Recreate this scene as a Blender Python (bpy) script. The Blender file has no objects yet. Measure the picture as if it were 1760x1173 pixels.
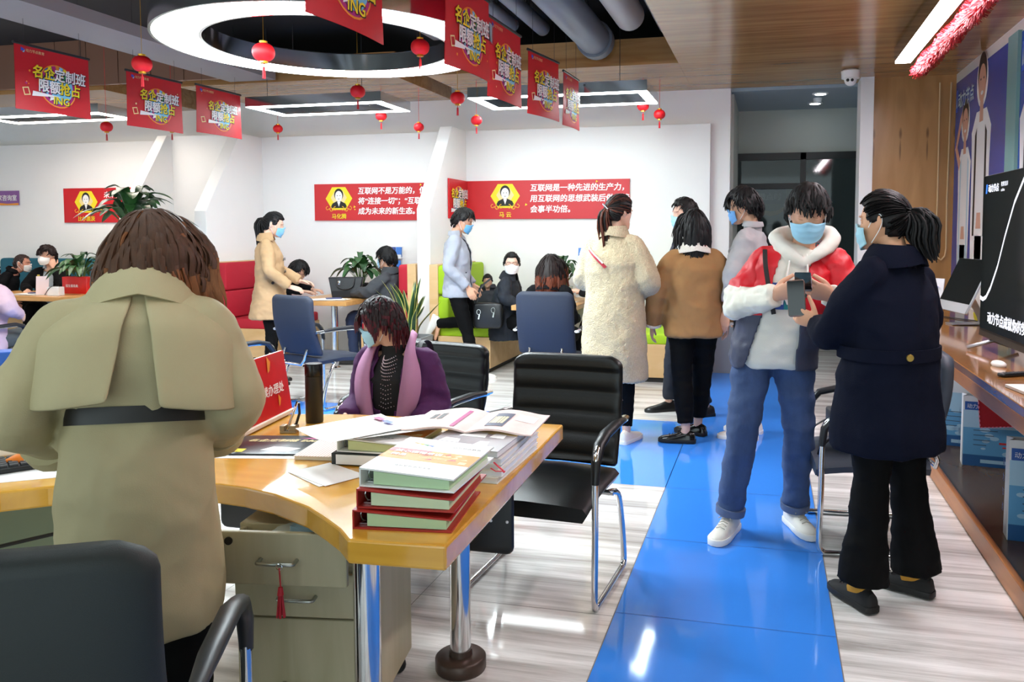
import bpy, bmesh, math, random
import numpy as np
from mathutils import Vector, Matrix, Euler, noise as mnoise
R = math.radians
rng = random.Random(7)
S = bpy.context.scene
COL = S.collection

# ---------------------------------------------------------------- camera
cam_d = bpy.data.cameras.new('camera')
cam = bpy.data.objects.new('camera', cam_d)
COL.objects.link(cam)
cam.location = (0, 0, 1.48)
cam.rotation_euler = (R(90 - 3.61), 0, R(13.70))
cam_d.sensor_fit = 'HORIZONTAL'
cam_d.sensor_width = 36
cam_d.lens = 36 * 1395 / 1760
cam_d.shift_x = -100 / 1760
cam_d.shift_y = -98.5 / 1760
cam_d.clip_start = .05
S.camera = cam

# ---------------------------------------------------------------- world and exposure
w = bpy.data.worlds.new('world')
S.world = w
w.use_nodes = True
w.node_tree.nodes['Background'].inputs['Color'].default_value = (.80, .97, 1, 1)
w.node_tree.nodes['Background'].inputs['Strength'].default_value = .85
S.view_settings.view_transform = 'Standard'
S.view_settings.look = 'None'
S.view_settings.exposure = 1.5
S.view_settings.gamma = 1
S.view_settings.use_curve_mapping = False
LAMP = 9.0          # emission of the ceiling luminaires

# ---------------------------------------------------------------- materials
def lin(c):
    if isinstance(c, str):
        c = [int(c[i:i + 2], 16) / 255 for i in (0, 2, 4)]
    return [x / 12.92 if x <= .04045 else ((x + .055) / 1.055) ** 2.4 for x in c]
MATS = {}
def M(name, col=None, rough=.5, metal=0, spec=.5, var=0, vscale=(8, 8, 8), bump=0, bscale=60, emit=0, sheen=0, alpha=1, coat=0, obj=True):
    if name in MATS: return MATS[name]
    m = bpy.data.materials.new(name); m.use_nodes = True
    nt = m.node_tree; b = nt.nodes['Principled BSDF']
    c = lin(col)
    b.inputs['Base Color'].default_value = (*c, 1)
    b.inputs['Roughness'].default_value = rough
    b.inputs['Metallic'].default_value = metal
    b.inputs['Specular IOR Level'].default_value = spec
    if sheen: b.inputs['Sheen Weight'].default_value = sheen
    if coat: b.inputs['Coat Weight'].default_value = coat; b.inputs['Coat Roughness'].default_value = .06
    if alpha < 1: b.inputs['Alpha'].default_value = alpha
    if emit:
        b.inputs['Emission Color'].default_value = (*c, 1); b.inputs['Emission Strength'].default_value = emit
    if var or bump:
        tc = nt.nodes.new('ShaderNodeTexCoord'); mp = nt.nodes.new('ShaderNodeMapping')
        mp.inputs['Scale'].default_value = vscale
        nt.links.new(tc.outputs['Object'], mp.inputs['Vector'])
    if var:
        n = nt.nodes.new('ShaderNodeTexNoise'); n.inputs['Scale'].default_value = 1; n.inputs['Detail'].default_value = 5
        n.inputs['Roughness'].default_value = .65
        nt.links.new(mp.outputs['Vector'], n.inputs['Vector'])
        r = nt.nodes.new('ShaderNodeValToRGB')
        r.color_ramp.elements[0].position = .3; r.color_ramp.elements[1].position = .7
        r.color_ramp.elements[0].color = (*[x * (1 - var) for x in c], 1)
        r.color_ramp.elements[1].color = (*[min(1, x * (1 + var * .6)) for x in c], 1)
        nt.links.new(n.outputs['Fac'], r.inputs['Fac']); nt.links.new(r.outputs['Color'], b.inputs['Base Color'])
    if bump:
        n2 = nt.nodes.new('ShaderNodeTexNoise'); n2.inputs['Scale'].default_value = bscale; n2.inputs['Detail'].default_value = 3
        nt.links.new(tc.outputs['Object'], n2.inputs['Vector'])
        bp = nt.nodes.new('ShaderNodeBump'); bp.inputs['Strength'].default_value = bump; bp.inputs['Distance'].default_value = .01
        nt.links.new(n2.outputs['Fac'], bp.inputs['Height']); nt.links.new(bp.outputs['Normal'], b.inputs['Normal'])
    MATS[name] = m
    return m
def wood(name, c1, c2, scale=(1.2, 14, 14), rough=.35, coat=0, dist=1.2):
    if name in MATS: return MATS[name]
    m = M(name, c1, rough, coat=coat)
    nt = m.node_tree; b = nt.nodes['Principled BSDF']
    tc = nt.nodes.new('ShaderNodeTexCoord'); mp = nt.nodes.new('ShaderNodeMapping'); mp.inputs['Scale'].default_value = scale
    n = nt.nodes.new('ShaderNodeTexNoise'); n.inputs['Scale'].default_value = 1; n.inputs['Detail'].default_value = 7; n.inputs['Distortion'].default_value = dist
    r = nt.nodes.new('ShaderNodeValToRGB'); r.color_ramp.elements[0].position = .32; r.color_ramp.elements[1].position = .68
    r.color_ramp.elements[0].color = (*lin(c2), 1); r.color_ramp.elements[1].color = (*lin(c1), 1)
    nt.links.new(tc.outputs['Object'], mp.inputs['Vector']); nt.links.new(mp.outputs['Vector'], n.inputs['Vector'])
    nt.links.new(n.outputs['Fac'], r.inputs['Fac']); nt.links.new(r.outputs['Color'], b.inputs['Base Color'])
    return m
def marble():
    m = M('white_streaked_marble', 'e6e4e1', .06, spec=.6)
    nt = m.node_tree; b = nt.nodes['Principled BSDF']
    tc = nt.nodes.new('ShaderNodeTexCoord')
    def streak(sc, lo, hi, dist):
        mp = nt.nodes.new('ShaderNodeMapping'); mp.inputs['Scale'].default_value = sc; mp.inputs['Rotation'].default_value = (0, 0, R(2))
        n = nt.nodes.new('ShaderNodeTexNoise'); n.inputs['Scale'].default_value = 1; n.inputs['Detail'].default_value = 8
        n.inputs['Roughness'].default_value = .7; n.inputs['Distortion'].default_value = dist
        nt.links.new(tc.outputs['Object'], mp.inputs['Vector']); nt.links.new(mp.outputs['Vector'], n.inputs['Vector'])
        r = nt.nodes.new('ShaderNodeValToRGB'); r.color_ramp.elements[0].position = lo; r.color_ramp.elements[1].position = hi
        nt.links.new(n.outputs['Fac'], r.inputs['Fac'])
        return r
    a = streak((.5, 9, 1), .36, .60, .3); a.color_ramp.elements[0].color = (*lin('a8a39e'), 1); a.color_ramp.elements[1].color = (*lin('e9e7e4'), 1)
    c = streak((.8, 34, 1), .30, .45, .2); c.color_ramp.elements[0].color = (*lin('b5aea8'), 1); c.color_ramp.elements[1].color = (1, 1, 1, 1)
    x = nt.nodes.new('ShaderNodeMix'); x.data_type = 'RGBA'; x.blend_type = 'MULTIPLY'; x.inputs[0].default_value = .5
    nt.links.new(a.outputs['Color'], x.inputs[6]); nt.links.new(c.outputs['Color'], x.inputs[7]); nt.links.new(x.outputs[2], b.inputs['Base Color'])
    return m

# ---------------------------------------------------------------- mesh collector
def frame(d, up=(0, 0, 1)):
    d = Vector(d).normalized(); u = Vector(up)
    if abs(d.dot(u)) > .98: u = Vector((0, 1, 0)) if abs(d.y) < .9 else Vector((1, 0, 0))
    x = d.cross(u).normalized(); y = x.cross(d).normalized()
    return x, y, d
class MB:
    def __init__(s): s.v = []; s.f = []; s.m = []
    def add(s, vs, fs, mi=0):
        o = len(s.v); s.v += [tuple(v) for v in vs]; s.f += [tuple(i + o for i in f) for f in fs]
        s.m += ([mi] * len(fs) if isinstance(mi, int) else mi)
        return s
    def box(s, c, d, rot=None, mi=0):
        x, y, z = d[0] / 2, d[1] / 2, d[2] / 2
        P = [Vector(p) for p in ((-x, -y, -z), (x, -y, -z), (x, y, -z), (-x, y, -z), (-x, -y, z), (x, -y, z), (x, y, z), (-x, y, z))]
        if rot is not None:
            if not isinstance(rot, (Matrix, Euler)): rot = Euler(rot)
            q = rot.to_matrix() if isinstance(rot, Euler) else rot
            P = [q @ p for p in P]
        c = Vector(c)
        return s.add([p + c for p in P], [(0, 3, 2, 1), (4, 5, 6, 7), (0, 1, 5, 4), (1, 2, 6, 5), (2, 3, 7, 6), (3, 0, 4, 7)], mi)
    def rbox(s, c, d, r=.02, rot=None, mi=0, seg=3, axis=2):
        """box with rounded vertical (axis) edges and softened rims"""
        ax = [(1, 2, 0), (2, 0, 1), (0, 1, 2)][axis]
        hx, hy, hz = d[ax[0]] / 2, d[ax[1]] / 2, d[ax[2]] / 2
        r = min(r, hx * .98, hy * .98); e = min(r * .4, hz * .9)
        def ring(off, z):
            o = []
            for k, (sx, sy) in enumerate(((1, 1), (-1, 1), (-1, -1), (1, -1))):
                for i in range(seg + 1):
                    a = math.pi / 2 * (k + i / seg)
                    p = [0, 0, 0]; p[ax[0]] = sx * (hx - r) + (r - off) * math.cos(a); p[ax[1]] = sy * (hy - r) + (r - off) * math.sin(a); p[ax[2]] = z
                    o.append(p)
            return o
        rings = [ring(e, -hz), ring(e * .3, -hz + e * .3), ring(0, -hz + e), ring(0, hz - e), ring(e * .3, hz - e * .3), ring(e, hz)]
        return s.loft(rings, c, rot, mi)
    def loft(s, rings, c=(0, 0, 0), rot=None, mi=0, caps=True, closed=True):
        n = len(rings[0]); c = Vector(c)
        q = None
        if rot is not None: q = rot if isinstance(rot, Matrix) else Euler(rot).to_matrix()
        vs = [(q @ Vector(p) if q else Vector(p)) + c for r in rings for p in r]
        fs = []
        for k in range(len(rings) - 1):
            for i in range(n if closed else n - 1):
                j = (i + 1) % n
                fs.append((k * n + i, k * n + j, k * n + n + j, k * n + n + i))
        if caps and closed:
            fs.append(tuple(reversed(range(n)))); fs.append(tuple(range((len(rings) - 1) * n, len(rings) * n)))
        return s.add(vs, fs, mi)
    def tube(s, path, r, seg=8, mi=0, flat=None, up=(0, 0, 1), caps=True, closed=False):
        P = [Vector(p) for p in path]; n = len(P)
        rr = r if isinstance(r, (list, tuple)) else [r] * n
        rings = []; x = None
        for i in range(n):
            if closed: d = P[(i + 1) % n] - P[i - 1]
            else: d = P[min(i + 1, n - 1)] - P[max(i - 1, 0)]
            if d.length < 1e-9: d = Vector((0, 0, 1))
            d.normalize()
            if x is None: x, y, _ = frame(d, up)
            else:
                x = (x - d * x.dot(d))
                x = x.normalized() if x.length > 1e-6 else frame(d, up)[0]
            y = d.cross(x)
            a, b = (rr[i] if isinstance(rr[i], (list, tuple)) else (rr[i], rr[i] * (flat or 1)))
            rings.append([P[i] + x * (a * math.cos(2 * math.pi * k / seg)) + y * (b * math.sin(2 * math.pi * k / seg)) for k in range(seg)])
        if closed: rings.append(rings[0]); caps = False
        return s.loft(rings, mi=mi, caps=caps)
    def lathe(s, prof, c=(0, 0, 0), seg=20, mi=0, rot=None, cap=True):
        rings = [[(r * math.cos(2 * math.pi * k / seg), r * math.sin(2 * math.pi * k / seg), z) for k in range(seg)] for r, z in prof]
        return s.loft(rings, c, rot, mi, caps=cap)
    def prism(s, poly, z0, z1, mi=0, M4=None, side=None):
        n = len(poly)
        vs = [Vector((x, y, z)) for z in (z0, z1) for x, y in poly]
        if M4 is not None: vs = [M4 @ v for v in vs]
        fs = [tuple(reversed(range(n))), tuple(range(n, 2 * n))] + [(i, (i + 1) % n, n + (i + 1) % n, n + i) for i in range(n)]
        return s.add(vs, fs, mi if side is None else [mi, mi] + [side] * n)
    def sphere(s, c, r, seg=14, rings=9, mi=0, rot=None):
        if not isinstance(r, (list, tuple)): r = (r, r, r)
        R_ = []
        for i in range(1, rings):
            t = math.pi * i / rings
            R_.append([(r[0] * math.sin(t) * math.cos(2 * math.pi * k / seg), r[1] * math.sin(t) * math.sin(2 * math.pi * k / seg), -r[2] * math.cos(t)) for k in range(seg)])
        return s.loft(R_, c, rot, mi)
    def build(s, name, mats, parent=None, smooth=False, bevel=0, loc=None, auto=None, bseg=2):
        me = bpy.data.meshes.new(name); me.from_pydata(s.v, [], s.f)
        if not isinstance(mats, (list, tuple)): mats = [mats]
        for m in mats: me.materials.append(m)
        if len(mats) > 1: me.polygons.foreach_set('material_index', s.m)
        if smooth: me.polygons.foreach_set('use_smooth', [True] * len(me.polygons))
        me.update()
        bm = bmesh.new(); bm.from_mesh(me); bmesh.ops.recalc_face_normals(bm, faces=bm.faces[:])
        if smooth:
            for e in bm.edges:
                if len(e.link_faces) == 2 and e.calc_face_angle(0) > R(auto or 50): e.smooth = False
        bm.to_mesh(me); bm.free()
        o = bpy.data.objects.new(name, me); COL.objects.link(o)
        if parent is not None: o.parent = parent
        if loc is not None: o.location = loc
        if bevel:
            b = o.modifiers.new('bevel', 'BEVEL'); b.width = bevel; b.segments = bseg; b.limit_method = 'ANGLE'; b.angle_limit = R(40)
        return o
def tag(o, label, cat, group=None, kind=None):
    o['label'] = label; o['category'] = cat
    if group: o['group'] = group
    if kind: o['kind'] = kind
    return o
def thing(name, label, cat, loc=(0, 0, 0), rz=0, group=None):
    o = bpy.data.objects.new(name, None); COL.objects.link(o)
    o.location = loc; o.rotation_euler = (0, 0, rz); o.empty_display_size = .1
    return tag(o, label, cat, group)
def struct(o): o['kind'] = 'structure'; return o
def dup(root, loc, rz=0, label=None, group=None):
    r = root.copy(); COL.objects.link(r); r.location = loc; r.rotation_euler = (0, 0, rz)
    if label: r['label'] = label
    if group: r['group'] = group
    for ch in list(root.children):
        c = ch.copy(); COL.objects.link(c); c.parent = r
        for g_ in ch.children:
            d = g_.copy(); COL.objects.link(d); d.parent = c
    return r
# lettering: the built-in font turned into mesh faces lying in a local XY plane
_tc = bpy.data.curves.new('lettering', 'FONT'); _to = bpy.data.objects.new('lettering_source', _tc)
def text(mb, s, size, origin, X, Y, mi=0, bold=.02, shear=0, sx=1, lift=0, align='LEFT', space=1):
    COL.objects.link(_to)
    _tc.body = s; _tc.size = 1; _tc.offset = 0; _tc.shear = shear; _tc.align_x = align; _tc.resolution_u = 2; _tc.space_character = space
    dg = bpy.context.evaluated_depsgraph_get(); dg.update()
    ev = _to.evaluated_get(dg); me = ev.to_mesh()
    o = Vector(origin); X = Vector(X).normalized(); Y = Vector(Y).normalized(); N = X.cross(Y)
    for k, (dx, dy) in enumerate(((0, 0), (1, 0), (0, 1), (1, 1)) if bold > .012 else ((0, 0),)):
        d = X * ((dx - .5) * bold * 1.6 * size) + Y * ((dy - .5) * bold * 1.2 * size) + N * (lift + k * .00012)
        mb.add([o + d + X * (v.co.x * size * sx) + Y * (v.co.y * size) for v in me.vertices], [tuple(p.vertices) for p in me.polygons], mi)
    ev.to_mesh_clear(); COL.objects.unlink(_to)
    return mb
def flat(mb, pts, origin, X, Y, mi=0, lift=0):
    o = Vector(origin); X = Vector(X).normalized(); Y = Vector(Y).normalized(); N = X.cross(Y)
    return mb.add([o + X * x + Y * y + N * lift for x, y in pts], [tuple(range(len(pts)))], mi)
def disc(r, cx=0, cy=0, n=24, ry=None, a0=0, a1=360):
    full = a1 - a0 >= 360
    return [(cx + r * math.cos(R(a0 + (a1 - a0) * k / (n if full else n - 1))), cy + (ry or r) * math.sin(R(a0 + (a1 - a0) * k / (n if full else n - 1)))) for k in range(n)]

# ================================================================ the room
white = M('white_wall_paint', 'f1f0ee', .6, var=.02, vscale=(1, 1, 1))
chrome = M('chrome', 'd6d8da', .12, 1)
darkmetal = M('dark_metal', '25262a', .4, .3)
black = M('black_plastic', '101113', .4)
glow = M('lamp_diffuser', 'fffaf4', .5, emit=LAMP)
oak = wood('soffit_oak', 'b58a58', '94693c', (.7, 9, 9), .16)
blue_tile = M('blue_tile', '3a86e6', .07, spec=.55)
seam = M('tile_seam', '6f6d6b', .6)
blue_seam = M('blue_tile_seam', '2260b4', .6)

def quads(xs, ys, pick):
    mb = MB()
    for i in range(len(xs) - 1):
        for j in range(len(ys) - 1):
            a, b, c, d = xs[i], xs[i + 1], ys[j], ys[j + 1]
            mb.add([(a, c, 0), (b, c, 0), (b, d, 0), (a, d, 0)], [(0, 1, 2, 3)], pick((a + b) / 2, (c + d) / 2))
    return mb
fl = quads([-12, -.56, .265, 4], [-3, 4.635, 6.3, 12.5], lambda x, y: 1 if (-.56 < x < .265 or (4.635 < y < 6.3 and x < .265)) else 0)
def line(x0, y0, x1, y1, wd, mi):
    fl.add([(x0 - (wd if x0 == x1 else 0), y0 - (wd if y0 == y1 else 0), .0006), (x1 + (wd if x0 == x1 else 0), y0 - (wd if y0 == y1 else 0), .0006),
            (x1 + (wd if x0 == x1 else 0), y1 + (wd if y0 == y1 else 0), .0006), (x0 - (wd if x0 == x1 else 0), y1 + (wd if y0 == y1 else 0), .0006)], [(0, 1, 2, 3)], mi)
for k in range(-2, 8):
    y = 2.235 + .8 * k
    if y < 4.7: line(-.56, y, .265, y, .0022, 3)
for k in range(-1, 6): line(-.56 - 1.6 * k - 1.6, 4.635, -.56 - 1.6 * k - 1.6, 6.3, .002, 3)
for x in (-.56, .265): line(x, -3, x, 12, .002, 2)
for x in [-.56 - .8 * k for k in range(1, 13)] + [1.065]:
    line(x, -3, x, 4.63, .0015, 2); line(x, 6.3, x, 9.2, .0015, 2)
for y in (1.4, 3.0, 6.3, 4.635, 7.9):
    line(-12, y, -.563, y, .0015, 2)
struct(fl.build('floor', [marble(), blue_tile, seam, blue_seam]))

# back wall: full-height backing plus the raised white board of the booths
mb = MB(); mb.box((-6.02, 9.4, 1.9), (11.18, .2, 3.8)); mb.box((.97, 9.4, 3.42), (2.8, .2, .64)); mb.box((1.45, 9.25, 1.9), (.82, .2, 3.8))
struct(mb.build('wall_back', white))
struct(MB().box((-5.82, 9.245, 1.345), (10.36, .1, 2.69)).build('wall_back_panel', white, bevel=.004))
struct(MB().box((-11.4, 4, 1.9), (.2, 11, 3.8)).build('wall_left', white))
struct(MB().box((1.93, 3, 1.9), (.2, 12.2, 3.8)).build('wall_right', M('right_wall_paint', 'd9d6d0', .6)))
# white jamb of the doorway and the oak panel beside it
struct(MB().box((.97, 9.12, 1.55), (.13, .34, 3.1)).build('trim_1', white, bevel=.003))
def crotch_oak():
    m = wood('figured_oak_panel', 'b98a55', 'a3743f', (5, 5, .6), .3)
    nt = m.node_tree; b = nt.nodes['Principled BSDF']
    tc = nt.nodes.new('ShaderNodeTexCoord'); sp = nt.nodes.new('ShaderNodeSeparateXYZ'); nt.links.new(tc.outputs['Object'], sp.inputs[0])
    def mth(op, a, bb=None, c=None):
        n = nt.nodes.new('ShaderNodeMath'); n.operation = op
        for i, q in enumerate((a, bb, c)):
            if q is None: continue
            if isinstance(q, (int, float)): n.inputs[i].default_value = q
            else: nt.links.new(q, n.inputs[i])
        return n.outputs[0]
    # knots repeat across the veneer every .26 m, in two rows
    u = mth('ABSOLUTE', mth('SUBTRACT', mth('FRACT', mth('DIVIDE', mth('ADD', sp.outputs['X'], 5.06), .26)), .5))
    def blob(z0, hz, wx):
        dz = mth('DIVIDE', mth('ABSOLUTE', mth('SUBTRACT', sp.outputs['Z'], z0)), hz)
        du = mth('DIVIDE', u, wx)
        return mth('SMOOTH_MIN', 1, mth('MAXIMUM', 0, mth('SUBTRACT', 1, mth('ADD', mth('MULTIPLY', dz, dz), mth('MULTIPLY', du, du)))), .05)
    k = mth('MAXIMUM', mth('MAXIMUM', blob(2.33, .13, .045), blob(2.50, .07, .07)), mth('MULTIPLY', mth('MAXIMUM', blob(2.84, .14, .25), 0), .3))
    mix = nt.nodes.new('ShaderNodeMix'); mix.data_type = 'RGBA'; nt.links.new(mth('MULTIPLY', k, .9), mix.inputs[0])
    src = b.inputs['Base Color'].links[0].from_socket
    nt.links.new(src, mix.inputs[6]); mix.inputs[7].default_value = (*lin('6f4a25'), 1); nt.links.new(mix.outputs[2], b.inputs['Base Color'])
    return m
struct(MB().box((1.44, 9.08, 1.55), (.81, .1, 3.1)).build('wall_end', crotch_oak()))

# white partition fins that separate the booths: upright front edge, sloping back to the wall above head height
def fin(x0, x1):
    mb = MB(); prof = [(8.1, 0), (8.1, 1.73), (8.76, 2.69), (9.2, 2.69), (9.2, 0)]
    n = len(prof)
    vs = [(x, y, z) for x in (x0, x1) for y, z in prof]
    mb.add(vs, [tuple(range(n)), tuple(reversed(range(n, 2 * n)))] + [(i, (i + 1) % n, n + (i + 1) % n, n + i) for i in range(n)])
    o = struct(mb.build('partition', white, bevel=.006))
    return o
fin(-3.67, -3.52); fin(-6.44, -6.28); fin(-7.47, -7.33)
struct(MB().box((-6.9, 9.0, 1.345), (.9, .3, 2.69)).build('wall_recess', M('recess_paint', 'e3e2e0', .6)))

# ceiling: dark slab, oak soffits around the opening, grey beam, brown fascia panels
struct(MB().box((-4.5, 4, 3.68), (14, 16, .12)).build('ceiling', M('ceiling_black', '17171a', .8)))
def soffit(x0, x1, y0, y1, z=3.08, t=.25): return struct(MB().box(((x0 + x1) / 2, (y0 + y1) / 2, z + t / 2), (x1 - x0, y1 - y0, t)).build('ceiling_soffit', oak))
soffit(-.85, 1.84, -2.5, 9.3); soffit(-3.42, -.851, 7.8, 9.3)
soffit(-6.34, -3.74, 7.76, 9.3); soffit(-9.6, -7.27, 7.72, 9.3)
struct(MB().box((-5.35, 2.2, 3.14), (.55, 11, .10)).build('beam', M('beam_grey', '8f8a88', .6)))
struct(MB().box((-3.2, 5.2, 3.5), (.16, 5, .2)).build('beam', M('beam_grey', '8f8a88', .6)))
mb = MB()
for k in range(9):
    mb.rbox((-9.3 + k * .42, 7.66, 3.37), (.41, .05, .5), .01, axis=1)
struct(mb.build('trim_2', M('brown_lacquer_panel', '8a6552', .3, .2)))
# grey drain and duct pipes under the slab
def pipe(x, r, y0, y1, z, label, m, flange=False):
    t = thing('ceiling_pipe', label, 'pipe', (x, (y0 + y1) / 2, z))
    h = (y1 - y0) / 2
    MB().tube([(0, -h, 0), (0, h, 0)], r, 24).build('pipe_run', m, t, True)
    if flange: MB().tube([(0, h - .16, 0), (0, h - .02, 0)], r * 1.16, 24).build('collar', m, t, True)
    MB().box((0, h - .5, r + (3.62 - z - r) / 2), (.03, .03, 3.62 - z - r)).build('hanger', darkmetal, t)
    return t
pg = M('pipe_grey_blue', '6e7681', .45); pl = M('pipe_pale_grey', 'a19b98', .4)
pipe(-1.62, .15, 1, 7.74, 3.3, 'thick grey blue ceiling pipe with a flange, left of the pale duct', pg, True)
pipe(-1.2, .13, 1, 7.1, 3.36, 'pale grey duct with rounded open end under the black ceiling', pl)
pipe(-.95, .07, 1, 7.7, 3.4, 'thin grey pipe running along the edge of the oak soffit', pl)
pipe(-2.15, .07, 1, 7.7, 3.45, 'slim dark grey pipe, second from left in the ceiling opening', pg)
pipe(-2.45, .06, 1, 7.7, 3.5, 'slimmest grey pipe nearest the round lamp', pg)

# corridor behind the doorway
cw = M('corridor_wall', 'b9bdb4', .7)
struct(MB().box((-.48, 10.2, 1.5), (.16, 1.4, 3.1)).build('wall_corridor_left', cw))
struct(MB().box((1.3, 10.2, 1.5), (.16, 2, 3.1)).build('wall_corridor_right', cw))
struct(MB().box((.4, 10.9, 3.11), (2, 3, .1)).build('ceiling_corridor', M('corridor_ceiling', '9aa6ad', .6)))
struct(MB().box((.4, 11.0, 2.78), (2, .1, .6)).build('wall_corridor_end', cw))
struct(MB().box((.4, 13, 1.4), (6, .1, 2.8)).build('wall_outside', M('night_wall', '1c2423', .8)))
glass = M('dark_glass', '1d2a2c', .04, spec=.6, alpha=.55)
fr = M('door_frame_black', '0d0d0e', .45)
d = thing('door_1', 'black framed glass doors at the end of the corridor', 'door', (.4, 10.9, 0)); d['kind'] = 'structure'
mb = MB()
for x in (-.83, .02, .83): mb.box((x, 0, 1.25), (.07, .07, 2.5))
mb.box((0, 0, 2.46), (1.7, .07, .09)); mb.box((-.42, 0, 2.08), (.85, .07, .07)); mb.box((0, 0, .06), (1.7, .07, .12))
mb.build('door_frame', fr, d)
MB().box((-.41, 0, 1.05), (.8, .012, 1.98)).build('pane', glass, d); MB().box((-.41, 0, 2.27), (.8, .012, .32)).build('pane', glass, d)
MB().box((.43, 0, 1.25), (.78, .012, 2.38)).build('pane', glass, d)
MB().tube([(-.06, -.06, .9), (-.06, -.06, 1.3)], .012).build('handle', chrome, d, True)
# poster beyond the glass
o = MB(); X, Y = (1, 0, 0), (0, 0, 1)
o.box((.02, 11.2, 1.62), (.42, .01, .9)); o.box((-.17, 11.22, .585), (.02, .02, 1.17)); o.box((.21, 11.22, .585), (.02, .02, 1.17)); o.box((.02, 11.22, .01), (.42, .24, .02)); flat(o, [(-.2, 1.86), (.2, 1.86), (.2, 2.06), (-.2, 2.06)], (.02, 11.19, 0), X, Y, 1, .002)
text(o, '微点时', .1, (-.14, 11.185, 1.92), X, Y, 2, lift=.004)
flat(o, [(-.2, 1.78), (-.1, 1.72), (0, 1.7), (.1, 1.72), (.2, 1.78), (.2, 1.84), (.1, 1.78), (0, 1.76), (-.1, 1.78), (-.2, 1.84)], (.02, 11.19, 0), X, Y, 3, .003)
flat(o, disc(.09, 0, 1.5), (.02, 11.19, 0), X, Y, 4, .002)
tag(o.build('poster', [M('poster_grey', '5c6a66', .6), M('poster_navy', '1f3768', .6), M('poster_white', 'e8ebee', .6), M('poster_yellow', 'c9a13a', .6), black]), 'poster with navy heading seen through the corridor glass', 'poster')
for x, y, lb in ((.55, 9.75, 'nearer round downlight in the corridor ceiling'), (.53, 10.45, 'farther round downlight in the corridor ceiling')):
    t = thing('downlight', lb, 'light', (x, y, 3.06), group='corridor downlights')
    MB().lathe([(.05, -.012), (.085, -.012), (.09, -.002), (.09, 0)], seg=20).build('trim_ring', white, t, True)
    MB().lathe([(.001, -.014), (.06, -.014), (.06, -.01), (.001, -.01)], seg=20).build('diffuser', M('downlight_glow', 'f4f8ff', .5, emit=8), t)
t = thing('detector', 'small white smoke detector between the corridor downlights', 'detector', (.54, 10.1, 3.06))
MB().lathe([(.02, -.05), (.045, -.045), (.05, -.01), (.05, 0)], seg=16).build('housing', white, t, True)

# ================================================================ ceiling fittings
def ring_lamp():
    t = thing('ring_lamp', 'large round ring lamp with mirrored sides and glowing white underside', 'ceiling light', (-2.86, 4.98, 2.72))
    Ro, Ri, h = 1.09, .79, .13
    MB().lathe([(Ro - .02, h), (Ro, h - .01), (Ro, .0), (Ro - .018, 0), (Ro - .018, .02), (Ri + .018, .02), (Ri + .018, 0), (Ri, 0), (Ri, h - .01), (Ri + .02, h), (Ro - .02, h)], seg=96, cap=False).build('housing', chrome, t, True, auto=30)
    MB().lathe([(Ri + .018, .004), (Ro - .018, .004), (Ro - .018, .012), (Ri + .018, .012), (Ri + .018, .004)], seg=96, cap=False).build('diffuser', M('ring_diffuser', 'ecf8fb', .5, emit=LAMP * 2.5), t)
    for a in range(6):
        x, y = .94 * math.cos(a * math.pi / 3 + .3), .94 * math.sin(a * math.pi / 3 + .3)
        MB().tube([(x, y, h), (x, y, .9)], .003, 5).build('suspension_cable', darkmetal, t)
ring_lamp()
def rect_lamp(x0, x1, y0, y1, z, label, e=1):
    cx, cy = (x0 + x1) / 2, (y0 + y1) / 2; a, b = (x1 - x0) / 2, (y1 - y0) / 2; wd = .1; h = .1
    t = thing('frame_lamp', label, 'ceiling light', (cx, cy, z), group='rectangular frame lamps above the booths')
    mb = MB(); g_ = MB()
    for (c, s) in (((0, b - wd / 2), (2 * a, wd)), ((0, -b + wd / 2), (2 * a, wd)), ((a - wd / 2, 0), (wd, 2 * b - 2 * wd)), ((-a + wd / 2, 0), (wd, 2 * b - 2 * wd))):
        mb.box((c[0], c[1], h / 2 + .005), (s[0], s[1], h))
        g_.box((c[0], c[1], .002), (s[0] - .008, s[1] - (.008 if s[0] > .2 else -.09), .008))
    mb.build('housing', chrome, t); g_.build('diffuser', M('frame_lamp_diffuser_%d' % round(e * 100), 'eef8fa' if e <= 1 else 'fff6ec', .5, emit=LAMP * .85 * e), t)
    for sx in (-.7, .7):
        MB().tube([(sx * a, -b + .05, h), (sx * a, -b + .05, .82)], .003, 5).build('suspension_cable', darkmetal, t)
rect_lamp(-2.9, -1.12, 7.62, 8.4, 2.8, 'rectangular frame lamp hanging over the green booth')
rect_lamp(-5.38, -3.82, 7.6, 8.3, 2.8, 'rectangular frame lamp hanging over the red booth')
rect_lamp(-8.9, -7.2, 7.56, 8.12, 2.8, 'rectangular frame lamp hanging over the teal booth by the left wall', 1.7)
rect_lamp(-8.6, -6.4, 3.9, 5.3, 2.75, 'big rectangular frame lamp at the left edge, nearer than the booths', 1.7)
rect_lamp(-2.7, -.95, .9, 2.1, 2.9, 'rectangular frame lamp hanging over the reception desk', .75)
def strip_lamp(x, y0, y1, z):
    t = thing('strip_lamp', 'long bright strip lamp under the oak soffit beside the red tinsel', 'ceiling light', (x, (y0 + y1) / 2, z))
    L = y1 - y0
    MB().box((0, 0, .075), (.14, L, .13)).build('housing', chrome, t); MB().box((0, 0, .006), (.12, L - .02, .012)).build('diffuser', M('strip_diffuser', 'fff6fb', .5, emit=LAMP * 1.8), t)
strip_lamp(1.09, 1.6, 7.5, 2.92)
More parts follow.
